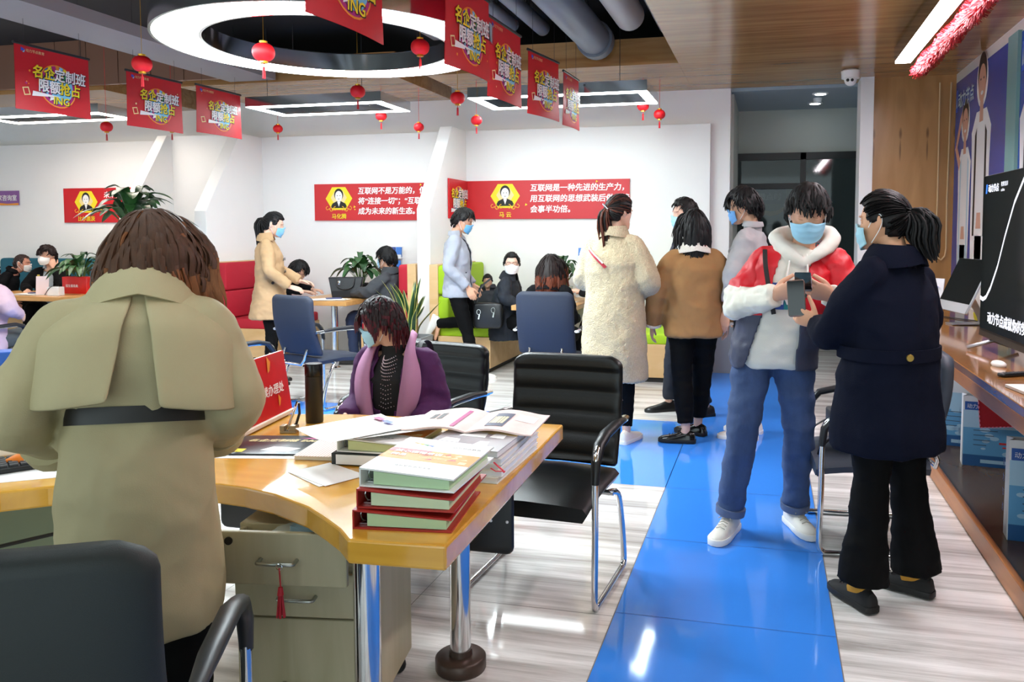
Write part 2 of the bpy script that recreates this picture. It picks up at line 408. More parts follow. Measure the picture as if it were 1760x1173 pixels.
# red tinsel garland
def tinsel():
    r = random.Random(3); mb = MB(); L = 5.6
    mb.tube([(0, -L / 2, 0), (0, L / 2, 0)], .05, 8)
    for k in range(5200):
        y = r.uniform(-L / 2, L / 2); a = r.uniform(0, 2 * math.pi); rad = .075 * (1 + .12 * math.sin(y * 9))
        b = a + r.uniform(-.6, .6); dy = r.uniform(-.03, .03); wv = .006
        p0 = Vector((.02 * math.cos(a), y, .02 * math.sin(a))); p1 = Vector((rad * math.cos(b), y + dy, rad * math.sin(b)))
        mb.add([p0 + Vector((0, -wv, 0)), p0 + Vector((0, wv, 0)), p1 + Vector((0, wv, .004)), p1 + Vector((0, -wv, -.004))], [(0, 1, 2, 3)])
    o = mb.build('tinsel_garland', M('red_tinsel', 'd40a22', .6), None); o.location = (1.22, 4.72, 2.85)
    tag(o, 'thick red tinsel garland strung along the strip lamp', 'garland')
tinsel()
# dome camera
t = thing('security_camera', 'white dome security camera on the oak soffit above the doorway', 'camera', (.76, 8.5, 3.08))
MB().lathe([(.055, -.1), (.085, -.09), (.09, -.02), (.06, 0)], seg=24).build('housing', white, t, True)
MB().sphere((0, -.01, -.105), .06, 20, 12).build('dome', white, t, True)
for x in (-.02, .02): MB().sphere((x - .01, -.062, -.115), .016, 10, 7).build('lens', black, t, True)

# ================================================================ paper lanterns
lred = M('lantern_red', 'e3101f', .55, var=.06, vscale=(30, 30, 30)); gold = M('gold_trim', 'd8a532', .3, .7)
def lantern(x, y, z, d, label, top=3.08):
    t = thing('paper_lantern', label, 'lantern', (x, y, z), group='hanging red lanterns')
    r = d / 2; rings = []
    for i in range(13):
        a = math.pi * (i + .6) / 13.2
        rr = r * math.sin(a) ** .8; zz = -r * .84 * math.cos(a)
        rings.append([((rr * (1 - .045 * (k % 2))) * math.cos(2 * math.pi * k / 40), (rr * (1 - .045 * (k % 2))) * math.sin(2 * math.pi * k / 40), zz) for k in range(40)])
    MB().loft(rings).build('shade', lred, t, True)
    MB().lathe([(r * .35, r * .78), (r * .37, r * .98), (r * .2, r * .99)], seg=16).build('top_cap', gold, t, True)
    MB().lathe([(r * .22, -r * 1.02), (r * .37, -r * .98), (r * .35, -r * .78)], seg=16).build('bottom_cap', gold, t, True)
    mb = MB(); mb.tube([(0, 0, -r), (0, 0, -r * 1.35)], r * .05, 6)
    for k in range(7): mb.tube([(.3 * r * .3 * math.cos(k), .09 * r * math.sin(k), -r * 1.3), (.12 * r * math.cos(k), .12 * r * math.sin(k), -r * 2.35)], r * .045, 4)
    mb.build('tassel', M('tassel_red', 'c41524', .7), t)
    MB().tube([(0, 0, r), (0, 0, top - z)], .0022, 4).build('string', gold if d > .13 else lred, t)
LN = [(-3.123, 4.613, 2.62, .14, 'red lantern hanging inside the round lamp, left of centre', 3.62), (-2.45, 5.5, 2.81, .135, 'red lantern overlapping the second largest banner at the ring lamp', 3.62),
      (-3.805, 7.1, 2.815, .14, 'red lantern just below the far rim of the round lamp', 3.62), (-4.22, 8.4, 2.78, .125, 'red lantern at the near edge of the frame lamp over the red booth', 3.08),
      (-3.79, 8.45, 2.65, .112, 'lowest lantern, right of the red booth lamp, against white wall', 3.08), (-5.72, 8.7, 2.72, .113, 'small red lantern before the partition left of the red booth', 3.08),
      (-2.896, 7.35, 2.76, .14, 'red lantern at the left end of the green booth lamp', 3.62), (-3.02, 8.2, 2.665, .118, 'red lantern below the left end of the green booth lamp', 3.08),
      (-1.29, 8.5, 2.8, .127, 'red lantern at the right end of the green booth lamp', 3.08), (-1.13, 8.6, 2.72, .122, 'rightmost red lantern, just past the green booth lamp', 3.08),
      (-4.456, 5.097, 2.708, .14, 'flattened red lantern between the two left banners', 3.62), (-6.9, 7.35, 2.61, .125, 'small red lantern against the white wall at the far left', 3.62),
      (-6.0, 7.25, 2.565, .11, 'red lantern peeping out below the second left banner', 3.62)]
for a in LN: lantern(*a)

# ================================================================ promotional banners
bred = M('banner_red', 'c81424', .45, var=.08, vscale=(3, 3, 3))
P_ = dict(white=M('print_white', 'f4f2f0', .5), yellow=M('print_yellow', 'f2dc22', .5), magenta=M('print_magenta', 'b5187a', .5), navy=M('print_navy', '1c1f4a', .5),
          orange=M('print_orange', 'f0962e', .5), cyan=M('print_cyan', '7cc8ea', .5), blue=M('print_blue', '2a55c8', .5), green=M('print_green', '2f9a55', .5), black=M('print_black', '161213', .5), cream=M('print_cream', 'f0d99a', .5))
PK = list(P_); PI_ = {k: i + 1 for i, k in enumerate(PK)}; PM = [bred] + [P_[k] for k in PK]
def emblem(mb, o, X, Y, s, lift=.002, sub=None):
    """round campaign emblem with its two lines of lettering; s = emblem radius"""
    f = lambda pts, c, l: flat(mb, pts, o, X, Y, PI_[c], lift * l)
    f(disc(s), 'orange', 1); f(disc(s * .94), 'magenta', 1.3); f(disc(s * .8), 'cyan', 1.6); f(disc(s * .8, a0=20, a1=160), 'navy', 1.9); f(disc(s * .8, 0, 0, a0=200, a1=250), 'navy', 1.9)
    for k, c in enumerate(('green', 'yellow', 'cyan', 'orange', 'magenta', 'yellow', 'blue')):
        a = R(50 + k * 13); f([(s * .3 * math.cos(a), s * .3 * math.sin(a)), (s * .95 * math.cos(a - .1), s * .95 * math.sin(a - .1)), (s * .95 * math.cos(a + .1), s * .95 * math.sin(a + .1))], c, 2.1)
    q = s * .62
    def word(t, x, y, c):
        text(mb, t, q, Vector(o) + Vector(X).normalized() * (x * s + q * .05) + Vector(Y).normalized() * (y * s - q * .05), X, Y, PI_['black'], .05, .08, .92, lift * 2.6)
        text(mb, t, q, Vector(o) + Vector(X).normalized() * (x * s) + Vector(Y).normalized() * (y * s), X, Y, PI_[c], .03, .08, .92, lift * 3.2)
    word('名企', -1.3, .3, 'yellow'); word('定制班', -.18, .3, 'white')
    word('限额', -1.05, -.3, 'white'); word('抢占', .06, -.3, 'yellow')
    f([(-1.35 * s, -.62 * s), (.15 * s, -.48 * s), (-1.3 * s, -.38 * s)], 'white', 3); f([(-.5 * s, -.72 * s), (.1 * s, -.5 * s), (-.45 * s, -.55 * s)], 'white', 3.1)
    text(mb, 'ING', s * .5, Vector(o) + Vector(X).normalized() * (-.32 * s) + Vector(Y).normalized() * (-.86 * s), X, Y, PI_['black'], .05, .15, 1, lift * 3)
    text(mb, 'ING', s * .5, Vector(o) + Vector(X).normalized() * (-.35 * s) + Vector(Y).normalized() * (-.84 * s), X, Y, PI_['yellow'], .02, .15, 1, lift * 3.4)
def banner(x, y, z, wd, h, rz, label, curl=.02):
    t = thing('hanging_banner', label, 'banner', (x, y, z), rz, 'red campaign banners under the ceiling')
    # local: X along the banner (towards the far end), face towards -Y; curved slightly like card
    n = 10; mb = MB()
    cur = lambda u, v: curl * math.sin(math.pi * (u / wd)) * (v / h) ** 2 + curl * .9 * (v / h) ** 2 * (u / wd - .5)
    vs = []; fs = []
    for i in range(n + 1):
        for j in range(n + 1):
            u, v = wd * i / n, h * j / n
            vs += [(u, -cur(u, v), -v), (u, -cur(u, v) + .004, -v)]
    W = (n + 1)
    ix = lambda i, j, s: (i * W + j) * 2 + s
    for i in range(n):
        for j in range(n):
            fs.append((ix(i, j, 0), ix(i, j + 1, 0), ix(i + 1, j + 1, 0), ix(i + 1, j, 0))); fs.append((ix(i, j, 1), ix(i + 1, j, 1), ix(i + 1, j + 1, 1), ix(i, j + 1, 1)))
    mb.add(vs, fs, 0)
    mb.build('sheet', bred, t, True)
    pr = MB(); emblem(pr, (wd * .54, 0, -h * .56), (1, 0, 0), (0, 0, 1), h * .34)
    f = lambda pts, c: flat(pr, pts, (0, 0, 0), (1, 0, 0), (0, 0, 1), PI_[c], .003)
    f([(.05, -.055), (.085, -.04), (.05, -.025)], 'blue'); f([(.06, -.06), (.085, -.04), (.075, -.062)], 'cyan')
    text(pr, '动力节点教育', .026, (.09, 0, -.052), (1, 0, 0), (0, 0, 1), PI_['cream'], .01, lift=.003)
    for k in range(14):
        a = rng.uniform(.04, wd - .05); b = rng.uniform(.08, h - .04); q = rng.uniform(.005, .014)
        if abs(a - wd * .54) < .2 and abs(b - h * .56) < .2: continue
        f([(a, -b), (a + q, -b - q * .6), (a + q * 1.5, -b + q * .7), (a + q * .5, -b + q)], rng.choice(['orange', 'cream', 'magenta']))
    for k in range(4):
        p = [(.05, -h * .66), (.1, -h * .64), (.115, -h * .76), (.065, -h * .78)]
        a, b = p[k], p[(k + 1) % 4]; nx, ny = -(b[1] - a[1]), b[0] - a[0]; l = math.hypot(nx, ny); nx, ny = nx / l * .008, ny / l * .008
        f([a, b, (b[0] - nx, b[1] - ny), (a[0] - nx, a[1] - ny)], 'cream')
    pr.v = [(u, v_ - cur(u, -zz) , zz) for u, v_, zz in pr.v]
    pr.build('print', PM, t)
    MB().tube([(-.01, .002, 0), (wd + .01, .002, 0)], .011, 8).build('top_rail', darkmetal, t, True)
    for u in (.08, wd - .08): MB().tube([(u, .002, 0), (u, .002, 3.62 - z)], .0015, 4).build('string', darkmetal, t)
BN = [(-5.48, 4.99, 2.9, .645, .49, 87, 'nearest banner of the left row, the biggest of its three'), (-5.47, 6.07, 2.9, .64, .48, 87, 'middle banner of the left row, a lantern at its lower edge'),
      (-5.42, 6.9, 2.92, .66, .46, 89, 'farthest and smallest banner of the left row'),
      (-1.86, 3.06, 2.92, .62, .53, 88, 'nearest banner of the right row, its top cut off, across the ring lamp'), (-1.76, 4.3, 2.92, .6, .5, 86, 'second banner of the right row, hiding the right rim of the ring lamp'),
      (-1.80, 5.13, 2.9, .6, .52, 87, 'third banner of the right row, just right of the ring lamp'), (-1.83, 6.14, 2.9, .56, .49, 80, 'fourth banner of the right row, in front of the left frame lamp end'),
      (-1.77, 7.02, 2.9, .47, .47, 87, 'last banner of the right row, seen almost edge-on')]
for b in BN: banner(*b[:5], R(b[5]), b[6])

# ================================================================ wall signs
sred = M('sign_red', 'c9151f', .35)
def sign(name, label, x0, x1, z0, z1, y=9.17, lines=(), who='', px=0, hair='black', face=True, tx=0, group=None, emblem_side=False):
    t = thing(name, label, 'sign', (x0, y, z0)); wd, h = x1 - x0, z1 - z0
    X, Y = (1, 0, 0), (0, 0, 1)
    MB().box((wd / 2, .012, h / 2), (wd, .024, h)).build('panel', sred, t, bevel=.002)
    o = (0, 0, 0); pr = MB(); f = lambda pts, c, l=1: flat(pr, pts, o, X, Y, PI_[c], .002 * l)
    cx, cy, r = px, h * .6, h * .36
    hexa = [(cx + r * 1.12 * math.cos(R(60 * k)), cy + r * math.sin(R(60 * k))) for k in range(6)]
    f(hexa, 'yellow', 1); f([(cx + (a - cx) * .6, cy + (b - cy) * .6 + .01) for a, b in hexa], 'cream', 1.3)
    # portrait: plain generic bust in a dark suit
    f([(cx - r * .72, cy - r * .72), (cx + r * .72, cy - r * .72), (cx + r * .55, cy - r * .38), (cx + r * .18, cy - r * .2), (cx - r * .18, cy - r * .2), (cx - r * .55, cy - r * .38)], 'black', 2)
    f([(cx - r * .14, cy - r * .22), (cx, cy - r * .62), (cx + r * .14, cy - r * .22)], 'white', 2.5)
    f(disc(r * .38, cx, cy + r * .3, 24, r * .46), 'black', 2.6); f(disc(r * .3, cx, cy + r * .18, 24, r * .4), 'white', 3)
    f(disc(r * .05, cx - r * .11, cy + r * .22, 8, r * .025), 'black', 3.4); f(disc(r * .05, cx + r * .11, cy + r * .22, 8, r * .025), 'black', 3.4); f(disc(r * .08, cx, cy - r * .03, 8, r * .02), 'black', 3.4)
    # golden scroll below the portrait
    for sx in (-1, 1):
        for (a, b, q) in ((.3, -.62, .16), (.62, -.68, .17), (.95, -.6, .15)):
            for k in range(10):
                t0, t1 = R(200 + k * 26), R(226 + k * 26)
                p = lambda tt, rr: (cx + sx * (a * r + rr * r * math.cos(tt)), cy + b * r - .02 + rr * r * math.sin(tt))
                f([p(t0, q), p(t1, q), p(t1, q * .68), p(t0, q * .68)], 'orange' if k % 3 else 'yellow', 3.6)
    if who: text(pr, who, h * .15, (cx, 0, h * .06), X, Y, PI_['yellow'], .02, lift=.004, align='CENTER')
    ls = h * .20
    for k, s in enumerate(lines): text(pr, s, ls, (tx, 0, h * (.73 - .275 * k)), X, Y, PI_['white'], .03, .1, 1.0, .004)
    for a, b, q in ((.55, .28, .02), (tx - .06, .34, .03), (wd * .8, .92, .025)): f([(a, b * h), (a + q, b * h + q * .4), (a + q * .2, b * h + q)], 'yellow', 2)
    pr.build('print', PM, t)
    return t
sign('wall_sign', 'red quotation sign with portrait on the green booth wall', -3.5, -1.54, 1.64, 2.092, lines=('互联网是一种先进的生产力，', '用互联网的思想武装后做事情，', '会事半功倍。'), who='马 云', px=.475, tx=.78)
sign('wall_sign', 'red quotation sign with portrait on the red booth wall', -5.535, -3.75, 1.63, 2.083, lines=('互联网不是万能的，但', '将“连接一切”；“互联网', '成为未来的新生态。'), who='马化腾', px=.34, tx=.6)
sign('wall_sign', 'red quotation sign with portrait on the teal booth wall at left', -9.35, -7.6, 1.615, 2.08, lines=('未来要', '', ''), who='比尔盖茨', px=.37, tx=.66)
# campaign sign on the side of the fin, meeting the green booth sign in the corner
t = thing('campaign_sign', 'narrow red campaign sign on the partition side, left of the green booth sign', 'sign', (-3.5, 8.6, 1.64))
MB().box((-.008, .29, .226), (.016, .58, .452)).build('panel', sred, t, bevel=.002)
pr = MB(); emblem(pr, (0, .3, .19), (0, 1, 0), (0, 0, 1), .19); pr.build('print', PM, t)
t = thing('notice_board', 'small purple notice on the white wall at the far left edge', 'sign', (-10.6, 9.18, 1.86))
MB().box((.24, 0, .1), (.5, .012, .2)).build('panel', M('notice_purple', '8a5a9a', .5), t)
pr = MB(); text(pr, '专家咨询室', .085, (.04, -.007, .07), (1, 0, 0), (0, 0, 1), PI_['white'], .02, lift=.002)
flat(pr, [(0, 0), (.49, 0), (.49, .03), (.3, .02), (0, .045)], (0, -.007, 0), (1, 0, 0), (0, 0, 1), PI_['orange'], .001); pr.build('print', PM, t)

# ================================================================ booth benches and tables
ply = wood('bench_plywood', 'ddb98a', 'cfa873', (1.5, 6, 6), .45)
plinth = M('bench_plinth', '1c1a19', .6)
def bench(x_back, x_front, y0, y1, col, label, hb=1.13, plain=False):
    """bench whose backrest stands at x_back; seat reaches to x_front"""
    s = 1 if x_front > x_back else -1
    t = thing('booth_bench', label, 'bench', (x_back, (y0 + y1) / 2, 0), group='booth benches')
    L = y1 - y0; D = abs(x_front - x_back); fab = col
    MB().box((s * D / 2, 0, .215), (D, L, .33)).build('seat_box', ply, t, bevel=.004)
    MB().box((s * D / 2, 0, .025), (D - .06, L - .06, .05)).build('plinth', plinth, t)
    MB().box((s * .05, 0, .6), (.1, L, 1.08)).build('back_board', ply, t, bevel=.004)
    MB().rbox((s * (.1 + (D - .1) / 2), 0, .43), (D - .08, L - .02, .11), .05, seg=4).build('seat_cushion', fab, t, True)
    h0 = .48; hh = (hb - h0)
    c = MB()
    for k in range(2): c.rbox((s * (.15), 0, h0 + hh * (.25 + .5 * k) + .005), (.12, L - .02, hh * .49), .045, axis=0, seg=4)
    c.build('back_cushion', fab, t, True)
red_f = M('bench_red_fabric', 'b3122a', .75, bump=.15, bscale=300); green_f = M('bench_lime_fabric', '9fc313', .7, bump=.15, bscale=300); teal_f = M('bench_teal_fabric', '1c6478', .75, bump=.15, bscale=300)
bench(-3.5, -2.82, 8.02, 9.17, green_f, 'lime green booth bench that the man in the grey blazer leans on')
bench(-.72, -1.40, 7.9, 9.15, green_f, 'lime green booth bench behind the woman in the brown jacket', 1.05)
bench(-6.26, -5.5, 8.1, 9.17, red_f, 'red booth bench behind the woman in the tan trench coat')
bench(-3.69, -4.35, 8.1, 9.17, red_f, 'red booth bench behind the seated man in the dark grey coat')
t = thing('booth_bench', 'teal booth bench behind the seated man with the white mask', 'bench', (-9.2, 9.15, 0), group='booth benches')
MB().box((0, -.3, .215), (2.2, .6, .33)).build('seat_box', ply, t, bevel=.004); MB().rbox((0, -.3, .43), (2.2, .58, .11), .05).build('seat_cushion', teal_f, t, True)
MB().rbox((0, -.08, .8), (2.2, .12, .66), .05, axis=1).build('back_cushion', teal_f, t, True); MB().box((0, -.3, .025), (2.1, .5, .05)).build('plinth', plinth, t)
tabw = wood('table_top_wood', 'd6a263', 'c08a4a', (1, 8, 8), .3)
def booth_table(x0, x1, y0, y1, label, legs):
    t = thing('booth_table', label, 'table', ((x0 + x1) / 2, (y0 + y1) / 2, 0), group='booth tables')
    MB().box((0, 0, .725), (x1 - x0, y1 - y0, .05)).build('table_top', tabw, t, bevel=.004)
    for x, y in legs:
        l = MB().lathe([(.035, .02), (.035, .7)], (x, y, 0), 16).build('leg', chrome, t, True)
        MB().lathe([(.05, 0), (.055, .012), (.04, .03)], (x, y, 0), 16).build('foot', chrome, l, True)
    return t
booth_table(-5.05, -4.33, 7.75, 9.15, 'wooden table between the red benches, papers and plant on it', [(.12, -.52), (-.24, -.52), (0, .5)])
booth_table(-2.5, -1.85, 7.75, 9.15, 'wooden table between the green benches, mostly hidden by seated people', [(.1, -.5), (0, .5)])
booth_table(-9.2, -7.75, 7.5, 8.3, 'wooden table before the teal bench, papers and box on it', [(.55, -.25), (-.55, -.25)])

# ================================================================ chairs
navy_f = M('chair_navy_fabric', '242b3b', .7, bump=.2, bscale=500)
leather = M('black_leather', '090a0a', .36, spec=.4, bump=.06, bscale=220)
def bow(n, f): return [f(i / (n - 1)) for i in range(n)]
def chair(label, loc, rz, kind='navy', group=None, fab=None, seat_h=.46, hb=.93, wd=.5):
    """cantilever visitor chair facing local -Y; backrest at +Y"""
    t = thing('visitor_chair', label, 'chair', loc, rz, group)
    fab = fab or (navy_f if kind == 'navy' else leather)
    hw = wd / 2
    # seat
    rings = []
    for i in range(9):
        u = i / 8; y = -.27 + .5 * u
        zt = seat_h - (.035 * (1 - u) ** 3 if u < .4 else 0) - .012 * u; zb = zt - .065
        rings.append([(x, y, zt - .012 * (x / hw) ** 2) for x in (-hw + .02, -hw * .5, 0, hw * .5, hw - .02)] + [(hw, y, (zt + zb) / 2)] + [(x, y, zb) for x in (hw - .02, 0, -hw + .02)] + [(-hw, y, (zt + zb) / 2)])
    MB().loft(rings).build('seat', fab, t, True)
    # backrest: gently curved slab, ribbed on the leather chairs
    z0, z1 = seat_h + .0, hb; nz = 43 if kind == 'black' else 31
    by = lambda u: .22 + .035 * math.sin(u * 3.0) + .09 * u
    rings = []
    for i in range(nz):
        u = i / (nz - 1); z = z0 + (z1 - z0) * u
        rib = (.012 * abs(math.cos(math.pi * 6 * (u * .86 + .02))) ** .5 if kind == 'black' and u < .86 else .012)
        e = .55 if i in (0, nz - 1) else 1
        th = (.022 + rib) * e
        q = hw * (1 - .1 * max(0, u - .9) * 10 * .6) * (.97 if i in (0, nz - 1) else 1)
        if u > .9: q = hw * (1 - .2 * ((u - .9) / .1) ** 2.2)
        ring = []
        for k in range(20):
            a = 2 * math.pi * k / 20; c, sn = math.cos(a), math.sin(a)
            x = q * math.copysign(abs(c) ** .35, c); yy = th * math.copysign(abs(sn) ** .6, sn)
            ring.append((x, by(u) + yy + .03 * (x / hw) ** 2 * -1, z))
        rings.append(ring)
    MB().loft(rings).build('backrest', fab, t, True, auto=70)
    # tubular frame, armrests
    for s in (-1, 1):
        x = s * (hw + .025)
        path = [(x, .24, seat_h + .2), (x, .1, seat_h + .205), (x, -.12, seat_h + .2), (x, -.22, seat_h + .17), (x, -.245, seat_h + .08), (x, -.25, .25), (x, -.255, .06), (x, -.235, .018), (x, -.2, .013), (x, .16, .013), (x, .2, .02), (x, .215, .06), (x, .17, .24), (x, .1, seat_h - .09), (x * .9, .05, seat_h - .075)]
        P = [Vector(p) for p in path]; sm = []
        for i in range(len(P) - 1):
            a, b, c, d_ = P[max(i - 1, 0)], P[i], P[i + 1], P[min(i + 2, len(P) - 1)]
            for k in range(4):
                u = k / 4
                sm.append(.5 * ((2 * b) + (c - a) * u + (2 * a - 5 * b + 4 * c - d_) * u * u + (3 * b - a - 3 * c + d_) * u ** 3))
        sm.append(P[-1])
        MB().tube(sm, .0135, 10).build('frame_tube', chrome, t, True)
        pad = [(x, .2, seat_h + .205), (x, .08, seat_h + .214), (x, -.1, seat_h + .212), (x, -.19, seat_h + .19), (x, -.24, seat_h + .13), (x, -.25, seat_h + .05)]
        MB().tube(pad, [(.016, .012), (.024, .017), (.026, .018), (.024, .018), (.02, .018), (.016, .016)], 10).build('armrest', black if kind == 'black' else M('arm_black', '1b1d22', .4), t, True)
        MB().tube([(x, .2, seat_h + .205), (x * .97, .27, seat_h + .2)], [(.02, .012), (.02, .012)], 8).build('arm_bracket', chrome, t, True)
    MB().tube([(-hw - .02, .05, seat_h - .075), (hw + .02, .05, seat_h - .075)], .012, 8).build('cross_tube', chrome, t, True)
    if kind == 'navy':
        MB().tube([(-.14, .26, seat_h + .05), (-.14, .29, seat_h - .03), (-.1, .29, seat_h - .075), (.1, .29, seat_h - .075), (.14, .29, seat_h - .03), (.14, .26, seat_h + .05)], .011, 8).build('back_bracket', chrome, t, True)
    return t
chair('black ribbed leather chair with nobody in it, at the desk end', (-.90, 3.27, 0), R(-4), 'black', 'black leather desk chairs', hb=.925, wd=.52)
chair('black ribbed leather chair under the woman with dark red hair', (-1.71, 3.72, 0), R(-12), 'black', 'black leather desk chairs', hb=.895, wd=.52)
chair('dark chair in the foreground, backrest turned to the viewer, lower left corner', (-1.34, 1.25, 0), R(205), 'navy', 'navy chairs', fab=M('chair_dark_green', '121b1a', .6, bump=.15, bscale=500), hb=.98, wd=.56)
chair('navy chair at the red booth table', (-3.74, 6.26, 0), R(160), 'navy', 'navy chairs', hb=.96)
chair('navy chair at the green booth under the woman with brown hair', (-1.80, 6.78, 0), R(180), 'navy', 'navy chairs', hb=.99)
chair('chair behind the woman in the navy coat, black bag on its seat', (.48, 4.11, 0), R(-86), 'navy', 'navy chairs', fab=M('chair_slate', '3e4653', .6), hb=.92, wd=.52)
chair('chair before the teal booth table, under the lilac sweater', (-6.68, 5.6, 0), R(190), 'navy', 'navy chairs', hb=.93)
chair('dark chair between the trench coat woman and the red booth', (-3.93, 5.2, 0), R(165), 'navy', 'navy chairs', fab=leather, hb=.95)

# ================================================================ reception desk
deskw = wood('desk_honey_wood', 'e4ab42', 'd09633', (1.2, 9, 9), .16, coat=.5)
out = [(-.749, 2.959), (-.719, 1.726), (-.962, 1.711), (-1.02, 1.771), (-1.094, 1.829), (-1.183, 1.894), (-1.332, 1.966), (-1.45, 2.0), (-1.566, 2.012), (-1.70, 2.0), (-1.86, 1.95), (-2.003, 1.872), (-2.093, 1.802), (-2.22, 1.66), (-2.34, 1.4), (-2.38, 1.0), (-2.38, .4),
       (-3.1, .4), (-3.12, 1.2), (-3.05, 1.75), (-2.85, 2.2), (-2.55, 2.55), (-2.2, 2.78), (-1.85, 2.88), (-1.6, 2.934)]
desk = thing('reception_desk', 'curved honey-coloured wooden desk on thick chrome legs', 'desk', (-1.5, 2.3, 0))
o = MB().prism([(x + 1.5, y - 2.3) for x, y in out], .69, .75).build('desk_top', deskw, desk, bevel=.006)
for x, y in ((-.995, 2.51), (-1.01, 1.89), (-2.75, 1.5)):
    l = MB().lathe([(.035, .03), (.035, .69)], (x + 1.5, y - 2.3, 0), 28).build('leg', chrome, desk, True)
    MB().lathe([(.02, .0), (.083, 0), (.086, .006), (.086, .042), (.08, .048), (.04, .05), (.038, .07)], (x + 1.5, y - 2.3, 0), 32).build('foot', M('foot_brown', '4b3b33', .4, .3), l, True)
mb = MB(); mb.rbox((.01, .45, .49), (1.22, .02, .36), .03, axis=1)
mb.build('modesty_panel', black, desk, True)
dots = MB()
for k in range(20): dots.sphere((-.58 + .062 * k, .437, .435), (.006, .004, .006), 8, 5)
dots.build('panel_perforation', M('dot_white', 'f2f2f2', .5), desk)
o = MB().box((-1.2, -.1, .36), (.02, .9, .64)).build('side_panel', M('desk_panel_sage', '7d8a72', .6), desk); o.rotation_euler = (0, 0, R(-38)); o.location = (-.32, -.72, 0)
MB().tube([(-1.2, -.62, .6), (-1.05, -.5, .53), (-.8, -.4, .52), (-.6, -.3, .56)], .006, 6).build('cable', black, desk, True)

# drawer pedestal on castors, its top drawer pulled out
pedw = wood('pedestal_pale_wood', 'b3ab8e', 'a39b7c', (9, 9, 1), .5); stl = M('brushed_steel', 'a9aca6', .3, 1)
ped = thing('drawer_pedestal', 'pale wooden drawer pedestal on castors under the desk', 'cabinet', (-1.3, 2.22, 0), R(9))
MB().box((0, 0, .365), (.36, .46, .59)).build('body', pedw, ped, bevel=.003)
def drawer(z0, z1, dy, dx=0):
    f_ = MB().box((dx, -.24 - dy, (z0 + z1) / 2), (.37, .018, z1 - z0)).build('drawer', pedw, ped, bevel=.004)
    zc = z0 + (z1 - z0) * (.42 if z1 - z0 > .2 else .5); y = -.25 - dy
    MB().tube([(dx - .05, y, zc), (dx - .05, y - .024, zc - .002), (dx - .045, y - .028, zc - .002), (dx + .045, y - .028, zc - .002), (dx + .05, y - .024, zc - .002), (dx + .05, y, zc)], .0055, 8).build('handle', stl, f_, True)
    return f_
drawer(.075, .395, 0); drawer(.405, .53, .01)
d1 = drawer(.535, .68, .10, -.012)
mb = MB()
for c, s in (((-.165, -.12, .6), (.012, .26, .1)), ((.165, -.12, .6), (.012, .26, .1)), ((0, -.12, .556), (.33, .26, .008))): mb.box(c, s)
mb.build('drawer_tray', pedw, d1)
MB().lathe([(.001, 0), (.011, 0), (.011, .004), (.001, .004)], (-.15, -.35, .655), 14, rot=(R(90), 0, 0)).build('lock', black, d1)
for x in (-.14, .14):
    for y in (-.19, .19):
        mb = MB(); mb.lathe([(.026, -.011), (.03, -.006), (.03, .006), (.026, .011)], (x, y, .03), 16, rot=(R(90), 0, R(20))); mb.box((x, y, .058), (.02, .02, .03)); mb.build('castor', black, ped, True)
t = thing('mask_bag', 'crumpled clear bag of blue masks lying in the open drawer', 'bag', (-1.28, 2.02, .561))
def lump(r, seed, amp=.25, sub=3):
    bm = bmesh.new(); bmesh.ops.create_icosphere(bm, subdivisions=sub, radius=1)
    for v in bm.verts:
        n = v.co.normalized(); k = 1 + amp * mnoise.noise(n * 2.2 + Vector((seed, 0, 0))) + amp * .4 * mnoise.noise(n * 6 + Vector((0, seed, 0)))
        v.co = Vector((n.x * r[0], n.y * r[1], n.z * r[2])) * k
    vs = [v.co.copy() for v in bm.verts]; fs = [tuple(v.index for v in f.verts) for f in bm.faces]; bm.free()
    return vs, fs
vs, fs = lump((.11, .07, .05), 3); mb = MB(); mb.add([v + Vector((0, 0, .055)) for v in vs], fs); mb.build('film', M('clear_film', 'cfdad6', .2), t, True)
vs, fs = lump((.06, .05, .035), 8); mb = MB(); mb.add([v + Vector((.05, -.025, .085)) for v in vs], fs); mb.build('mask_bundle', M('mask_blue_dim', '9fc4d8', .7), t, True)
t = thing('key_tassel', 'red tassel with key ring on the second drawer handle', 'tassel', (-1.235, 1.84, .60), R(9))
mb = MB(); mb.tube([(0, 0, 0), (.004, -.003, -.05)], .002, 5); mb.tube([(.004, -.004, -.05), (.004, -.005, -.07)], [.006, .009], 8)
for k in range(14): mb.tube([(.004 + .004 * math.cos(k), -.005 + .004 * math.sin(k), -.065), (.004 + .011 * math.cos(k), -.005 + .009 * math.sin(k), -.13)], .002, 4)
mb.build('tassel', M('key_red', 'b01626', .6), t)
MB().tube([(.008 * math.cos(k / 2), 0, .003 + .008 * math.sin(k / 2)) for k in range(13)], .0015, 5, closed=True).build('ring', chrome, t)

# ================================================================ things on the desk
paperw = M('paper_white', 'f3f3f0', .6); DZ = .7505
def sheet(mb, w_, h_, z, c=(0, 0), rz=0, mi=0, curl=.0, th=.0012):
    n = 8; q = Matrix.Rotation(rz, 3, 'Z'); top = []
    for s in (th, 0):
        for i in range(n + 1):
            for j in range(2):
                u = -w_ / 2 + w_ * i / n; top.append(q @ Vector((u, (-.5 + j) * h_, 0)) + Vector((c[0], c[1], z + s + curl * (2 * i / n - 1) ** 2)))
    N = 2 * (n + 1); f = []
    for i in range(n):
        a = 2 * i; f += [(a, a + 2, a + 3, a + 1), (N + a, N + a + 1, N + a + 3, N + a + 2), (a, N + a, N + a + 2, a + 2), (a + 1, a + 3, N + a + 3, N + a + 1)]
    f += [(0, 1, N + 1, N), (2 * n, N + 2 * n, N + 2 * n + 1, 2 * n + 1)]
    return mb.add(top, f, mi)
